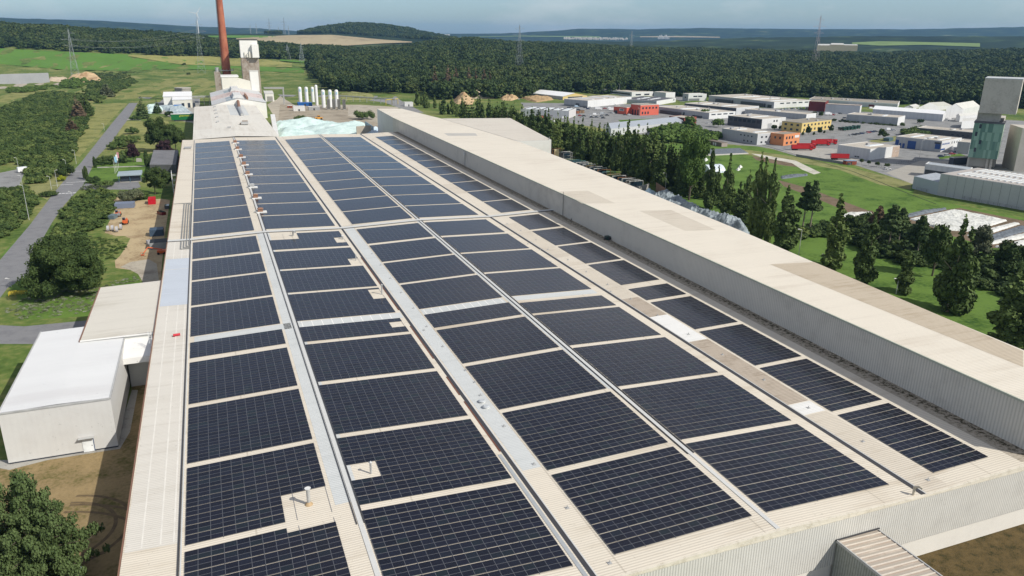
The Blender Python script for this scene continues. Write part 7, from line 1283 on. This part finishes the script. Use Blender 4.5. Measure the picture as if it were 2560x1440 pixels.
P = at(183, 1452); t = thing('water_tank', 'pale grey-green round tank top at the bottom edge', 'tank', P); b = MB(); b.tube((P[0], P[1], 0), (P[0], P[1], 1.6), 1.5, 1.5, 20); b.build('shell', mat('tank_green_grey', (.34, .42, .38), .5), t); b = MB(); b.tube((P[0], P[1], 1.6), (P[0], P[1], 2.1), 1.5, .5, 20); b.build('cover', mat('tank_green_grey', (0, 0, 0)), t)
# pavilion, flat-roofed house, flags, stone
P = at(322, 462); t = thing('gate_pavilion', 'small gatehouse with a blue-grey metal roof and dark glass', 'building', P); a, c = at(296, 457), at(352, 458); x0, x1, y0 = a[0]+.5, c[0], a[1]
b = MB(); b.box(x0+.6, x1-.4, y0+.6, y0+7.5, .4, 3.6); b.build('glass_wall', m_win, t); b = MB(); b.hexa([(x0-.6, y0-1, 3.7), (x1+.6, y0-1, 3.7), (x1+.6, y0+9, 3.7), (x0-.6, y0+9, 3.7)], [(x0-.6, y0-1, 4.2), (x1+.6, y0-1, 4.2), (x1+.6, y0+9, 5.0), (x0-.6, y0+9, 4.8)]); b.build('roof', mat('bluegrey_roof', (0, 0, 0)), t)
for x in (x0, x0+(x1-x0)/2, x1): b = MB(); b.tube((x, y0, 0), (x, y0-.2, 3.75), .14, n=6); b.build('post', mat('blue_steel', (.08, .16, .22), .5), t)
b = MB(); b.box(x0, x1, y0, y0+8, 0, .38); b.build('base', m_conc, t)
t = thing('flat_house', 'dark grey flat-roofed house between trees and hall', 'building', at(405, 418)); a, c, e_, g_ = at(374, 412, 5), at(440, 412, 5), at(446, 376, 5), at(384, 376, 5); b = MB(); b.prism([q[:2] for q in (a, c, e_, g_)], 0, 4.9); b.build('wall', mat('house_wall', (.10, .10, .10), .8), t); b = MB(); b.prism([q[:2] for q in (a, c, e_, g_)], 4.92, 5.2); b.build('roof', mat('grey_felt_roof', (.17, .17, .18), .9, .25, .15), t); b = MB(); b.box(a[0]+1, c[0]-1, a[1]-.05, a[1]-.01, 1, 3.4); b.build('window', m_win, t)
fl_c = [((.30, .55, .75), 'light blue'), ((.75, .75, .75), 'white'), ((.55, .25, .28), 'red and white')]
for i, (bx, by, ty) in enumerate([(288, 434, 398), (291, 431, 391), (294, 427, 386), (297, 421, 380)]):
    P = at(bx, by); h = ht(P, ty); t = thing('flagpole', ['white flagpole without a flag nearest the road', 'flagpole with a light blue flag', 'flagpole with a white flag', 'flagpole with a red and white flag'][i], 'flagpole', P); b = MB(); b.tube((P[0], P[1], 0), (P[0], P[1], h), .09, .05, 6); b.build('pole', m_wp, t)
    if i: b = MB(); n_ = 8; pts = [(P[0]+.05+k*.14, P[1]+.12*math.sin(k*1.2)) for k in range(n_)]; b.v = []; [b.prism([pts[k], pts[k+1], (pts[k+1][0], pts[k+1][1]+.03), (pts[k][0], pts[k][1]+.03)], h-3.6, h-.2) for k in range(n_-1)]; b.build('flag', mat('flag_'+fl_c[i-1][1].split()[0], fl_c[i-1][0], .8), t)
P = at(348, 404); t = thing('stone_block', 'upright pale stone block on the lawn', 'stone', P); b = MB(); b.hexa([(P[0]-1.7, P[1]-.6, 0), (P[0]+1.7, P[1]-.9, 0), (P[0]+1.7, P[1]+.6, 0), (P[0]-1.7, P[1]+.6, 0)], [(P[0]-1.5, P[1]-.4, 2.2), (P[0]+1.3, P[1]-.7, 1.9), (P[0]+1.4, P[1]+.5, 1.9), (P[0]-1.5, P[1]+.5, 2.3)]); b.build('block', m_conc, t)
# ================================================================ street lamps
m_lp = mat('lamp_grey', (.45, .46, .45), .5, .05, 2)
def lamp(lab, bx, by, ty, arm=1.2, side=-1, grp='street lamps'):
    P = at(bx, by); h = ht(P, ty); t = thing('street_lamp', lab, 'street lamp', P, grp); b = MB(); b.tube((P[0], P[1], 0), (P[0], P[1], h-.3), .13, .08, 6); b.build('pole', m_lp, t); b = MB(); b.tube((P[0], P[1], h-.35), (P[0]+side*arm, P[1], h), .06, n=5); b.box(P[0]+side*arm-.35, P[0]+side*arm+.35, P[1]-.16, P[1]+.16, h-.08, h+.08); b.build('head', m_tw, t)
for i, (bx, by, ty, lab) in enumerate([(46, 420, 394, 'street lamp beside the white van'), (57, 470, 438, 'street lamp by the dark car park tree'), (73, 550, 462, 'tall street lamp on the verge in the left foreground'), (129, 474, 440, 'street lamp left of the golden shrub'), (144, 468, 425, 'street lamp right behind the clipped oval bush'), (169, 437, 399, 'street lamp behind the golden shrub'), (191, 410, 375, 'street lamp farthest along the road bank'), (181, 500, 478, 'short white post by the crossing'), (28, 717, 695, 'white lamp post at the bottom left junction'), (261, 326, 309, 'thin marker pole by the upper road'), (1663, 478, 432, 'lamp post at the brown bay wall'), (1995, 650, 572, 'lamp post on the meadow in front of the scots pines'), (2062, 664, 634, 'lamp with two round white heads at the hall roof edge'), (1905, 560, 505, 'lamp post between two poplars'), (2240, 735, 695, 'lamp with a long white head by the short poplar'), (2298, 398, 350, 'tall curved street lamp in front of the blue-door workshop'), (2079, 362, 318, 'lamp post between the red lorries and the lorry park'), (1749, 330, 297, 'curved street lamp beside the brick-red block'), (1771, 308, 268, 'thin lamp post in the side street'), (1598, 292, 270, 'white pylon sign post at the terracotta offices'), (1548, 238, 210, 'thin mast at the forest edge behind the office'), (1367, 222, 200, 'left wooden pole of the pair at the forest edge'), (1371, 222, 199, 'right wooden pole of the pair at the forest edge'), (1468, 224, 204, 'second pair of wooden poles, left one'), (1473, 224, 203, 'second pair of wooden poles, right one'), (2297, 272, 250, 'floodlight mast behind the barrel hall'), (2162, 252, 235, 'floodlight mast behind the very long white hall'), (2530, 486, 440, 'lamp')]):
    if lab != 'lamp': lamp(lab, bx, by, ty, .9 if i < 10 else 1.6, 1 if i in (15, 17, 4) else -1, 'street lamps and poles')
# ================================================================ pylons and wind turbine
m_py = mat('pylon_steel', (.30, .33, .34), .6, .05, 1)
def pylon(lab, bx, by, ty, wb, arms=3, seg=9, asp=1.0, dist=None, m=None):
    P = hit(bx, by) if dist is None else None
    if dist is not None:
        d = ray(bx, by); k = dist/math.hypot(d[0], d[1]); X, Y = d[0]*k, d[1]*k; P = np.array([X, Y, float(terrain(np.float64(X), np.float64(Y)))])
    h = ht(P, ty); t = thing('pylon', lab, 'pylon', P, 'power line pylons'); b = MB(); r = max(.16, np.linalg.norm(P-CAM)/FPX*.2); x, y, z = P
    def w_(u): return wb*(1-u)**1.25/2+.5
    lev = [1-(1-i/seg)**1.15 for i in range(seg+1)]
    cn = [[(x+sx_*w_(u), y+sy_*w_(u), z+h*.97*u) for sx_, sy_ in ((-1, -1), (1, -1), (1, 1), (-1, 1))] for u in lev]
    for i in range(seg):
        for k in range(4):
            j = (k+1) % 4; b.tube(cn[i][k], cn[i+1][k], r, n=4, cap=False)
            if k in (0, 2) or i % 2 == 0: b.tube(cn[i][k], cn[i+1][j], r*.6, n=3, cap=False); b.tube(cn[i][j], cn[i+1][k], r*.6, n=3, cap=False)
            b.tube(cn[i+1][k], cn[i+1][j], r*.6, n=3, cap=False)
    b.tube((x, y, z+h*.95), (x, y, z+h), r, n=4); b.build('lattice', m or m_py, t); aw = []
    for i in range(arms):
        zz = z+h*(.66+.12*i); L = h*(.12, .16, .11)[i % 3]; b = MB(); b.tube((x-L, y, zz), (x+L, y, zz), r*.8, n=4); b.tube((x-L, y, zz), (x, y, zz+h*.035), r*.6, n=4); b.tube((x+L, y, zz), (x, y, zz+h*.035), r*.6, n=4); b.build('cross_arm', m or m_py, t); aw += [(x-L, y, zz), (x+L, y, zz)]
    return aw
a1 = pylon('lattice pylon on the green field at the left', 186, 172, 70, 12, 3, dist=1500); a2 = pylon('lattice pylon left of the brick chimney', 505, 183, 48, 13, 3, dist=1600); a3 = pylon('tall lattice pylon standing in the forest, centre', 1298, 170, 60, 14, 3, dist=1500)
pylon('smaller pylon on the slope right of the silo tower', 720, 146, 110, 12, 2, dist=1900); pylon('second pylon on the slope right of the silo tower', 756, 168, 106, 12, 2, dist=1850)
pylon('red and white pylon in the forest at the right', 2040, 138, 36, 13, 3, dist=1900, m=mat('faded_red_steel', (.42, .36, .38), .6)); pylon('faint pylon on the forest ridge right of centre', 1578, 113, 76, 10, 2, dist=2550)
for i, (bx, ty) in enumerate([(675, 46), (712, 43), (642, 58), (627, 62), (697, 66), (722, 64)]): pylon('faint distant pylon on the skyline, %s from the left' % ordn([2, 4, 1, 0, 3, 5][i]), bx, 86, ty, 16 if i < 2 else 9, 1 if i > 1 else 2, 6, dist=5200)
def wire(lab, A_, B_, sag=6, r=.07):
    b = MB()
    for p, q in zip(A_, B_):
        p, q = np.array(p), np.array(q); L = [tuple(p*(1-u)+q*u-np.array([0, 0, sag*4*u*(1-u)])) for u in np.linspace(0, 1, 9)]
        for s0, s1 in zip(L[:-1], L[1:]): b.tube(s0, s1, r, n=3, cap=False)
    tag(b.build('power_line', m_py), lab, 'power line')
wire('thin power cables between the two left pylons', a1[:4], a2[:4], 9, .10)
d = ray(497, 84); P = np.array([d[0], d[1]])/math.hypot(d[0], d[1])*4300; P = np.array([P[0], P[1], float(terrain(P[0], P[1]))]); t = thing('wind_turbine', 'white wind turbine on the horizon left of the chimney', 'wind turbine', P); zh_ = 80+4300*(ray(494, 34)[2]/math.hypot(*ray(494, 34)[:2]))
b = MB(); b.tube((P[0], P[1], P[2]), (P[0], P[1], zh_), 2.2, 1.3, 10); b.build('tower', m_tw, t); b = MB(); b.box(P[0]-2, P[0]+2, P[1]-6, P[1]+4, zh_-2, zh_+2); b.build('nacelle', m_tw, t)
for a in (55, 168, 290): b = MB(); ca, sa = math.cos(math.radians(a)), math.sin(math.radians(a)); b.tube((P[0], P[1]-7, zh_), (P[0]+ca*38, P[1]-7, zh_+sa*38), 1.6, .4, 6); b.build('blade', m_tw, t)
# far buildings
def fbox(name, lab, x0, x1, ybase, ytop, dist, m, dep=40, n=1, grp=None):
    t = None
    d = ray((x0+x1)/2, ybase); k = dist/math.hypot(d[0], d[1]); X, Y = d[0]*k, d[1]*k; z0 = 80+dist*d[2]/math.hypot(d[0], d[1]); dt = ray((x0+x1)/2, ytop); z1 = 80+dist*dt[2]/math.hypot(dt[0], dt[1]); w = (x1-x0)/FPX*dist/2
    t = thing(name, lab, 'building', (X, Y, z0), grp); e = np.array([math.cos(math.atan2(X, Y)), -math.sin(math.atan2(X, Y))]); n_ = np.array([X, Y])/math.hypot(X, Y); o = np.array([X, Y])
    b = MB(); b.prism([o-e*w, o+e*w, o+e*w+n_*dep, o-e*w+n_*dep], z0-12, z1-(z1-z0)*.3); b.build('wall', m, t); b = MB(); b.hexa([tuple(q)+(z1-(z1-z0)*.3+.02,) for q in ccw([tuple(o-e*w), tuple(o+e*w), tuple(o+e*w+n_*dep), tuple(o-e*w+n_*dep)])], [tuple(q)+(z1,) for q in ccw([tuple(o-e*w*.9+n_*dep*.4), tuple(o+e*w*.9+n_*dep*.4), tuple(o+e*w*.9+n_*dep*.6), tuple(o-e*w*.9+n_*dep*.6)])]); b.build('roof', mat('pale_sheet_roof', (0, 0, 0)), t)
fy = mat('far_yellow', (.6, .52, .32), .8)
for i, (x0, x1, yb_, yt_) in enumerate([(2046, 2078, 121, 110), (2078, 2106, 120, 108), (2106, 2140, 118, 111)]): fbox('far_hall', 'cream distant hall behind the forest, %s of three from the left' % ordn(i), x0, x1, yb_, yt_, 2900, fy, 60, grp='distant cream halls')
for i in range(9): x0 = 1645+i*3.3; fbox('far_tower_block', 'tiny white distant tower block, %s from the left' % ordn(i), x0, x0+1.8, 95, 95-3-5*abs(math.sin(i*2.3)), 8800, m_tw, 25, grp='white tower blocks on the far plain')
vb = MB(); vr = MB()
for i in range(150):
    px = rnd.uniform(1410, 1570); py = 95.5+rnd.uniform(-1.6, 1.6)+(px-1490)*.012; d = ray(px, py); k = 8200/math.hypot(d[0], d[1]); X, Y = d[0]*k, d[1]*k; z = 80+8200*d[2]/math.hypot(d[0], d[1]); s = rnd.uniform(3.5, 8); vb.box(X-s, X+s, Y-5, Y+5, z-10, z+4)
    vr.hexa([(X-s, Y-5, z+4), (X+s, Y-5, z+4), (X+s, Y+5, z+4), (X-s, Y+5, z+4)], [(X-s, Y, z+8), (X+s, Y, z+8), (X+s, Y+.1, z+8), (X-s, Y+.1, z+8)])
vt = tag(vb.build('village', mat('village_wall', (.62, .58, .5), .8)), 'far village of pale houses with brown roofs on the plain', 'village', None, 'stuff'); 
vr.build('village_roof', mat('village_roof', (.22, .12, .09), .8), vt) if False else None
for i, (x0, x1, y0_) in enumerate([(1108, 1124, 87.5), (1070, 1080, 89)]): fbox('far_warehouse', 'tiny white warehouse on the far plain, %s' % ('right one' if i == 0 else 'left one'), x0, x1, y0_, y0_-1.6, 9500, m_tw, 60, grp='white warehouses on the far plain')
# ================================================================ air
hz = N('haze_air'); hz.n.remove(hz.b); pv = hz.new('ShaderNodeVolumePrincipled'); pv.inputs['Color'].default_value = (.30, .60, 1.0, 1); pv.inputs['Density'].default_value = 4.2e-5; pv.inputs['Anisotropy'].default_value = .2
hz.lk(pv.outputs[0], hz.n['Material Output'].inputs['Volume']); zt_ = max(260, float(_Z.max())+40); zb_ = float(_Z.min())-6
b = MB(); b.box(-17000, 17000, -1500, 17500, zb_, zt_); tag(b.build('haze', hz.m, loc=(0, 0, 0)), kind='stuff')
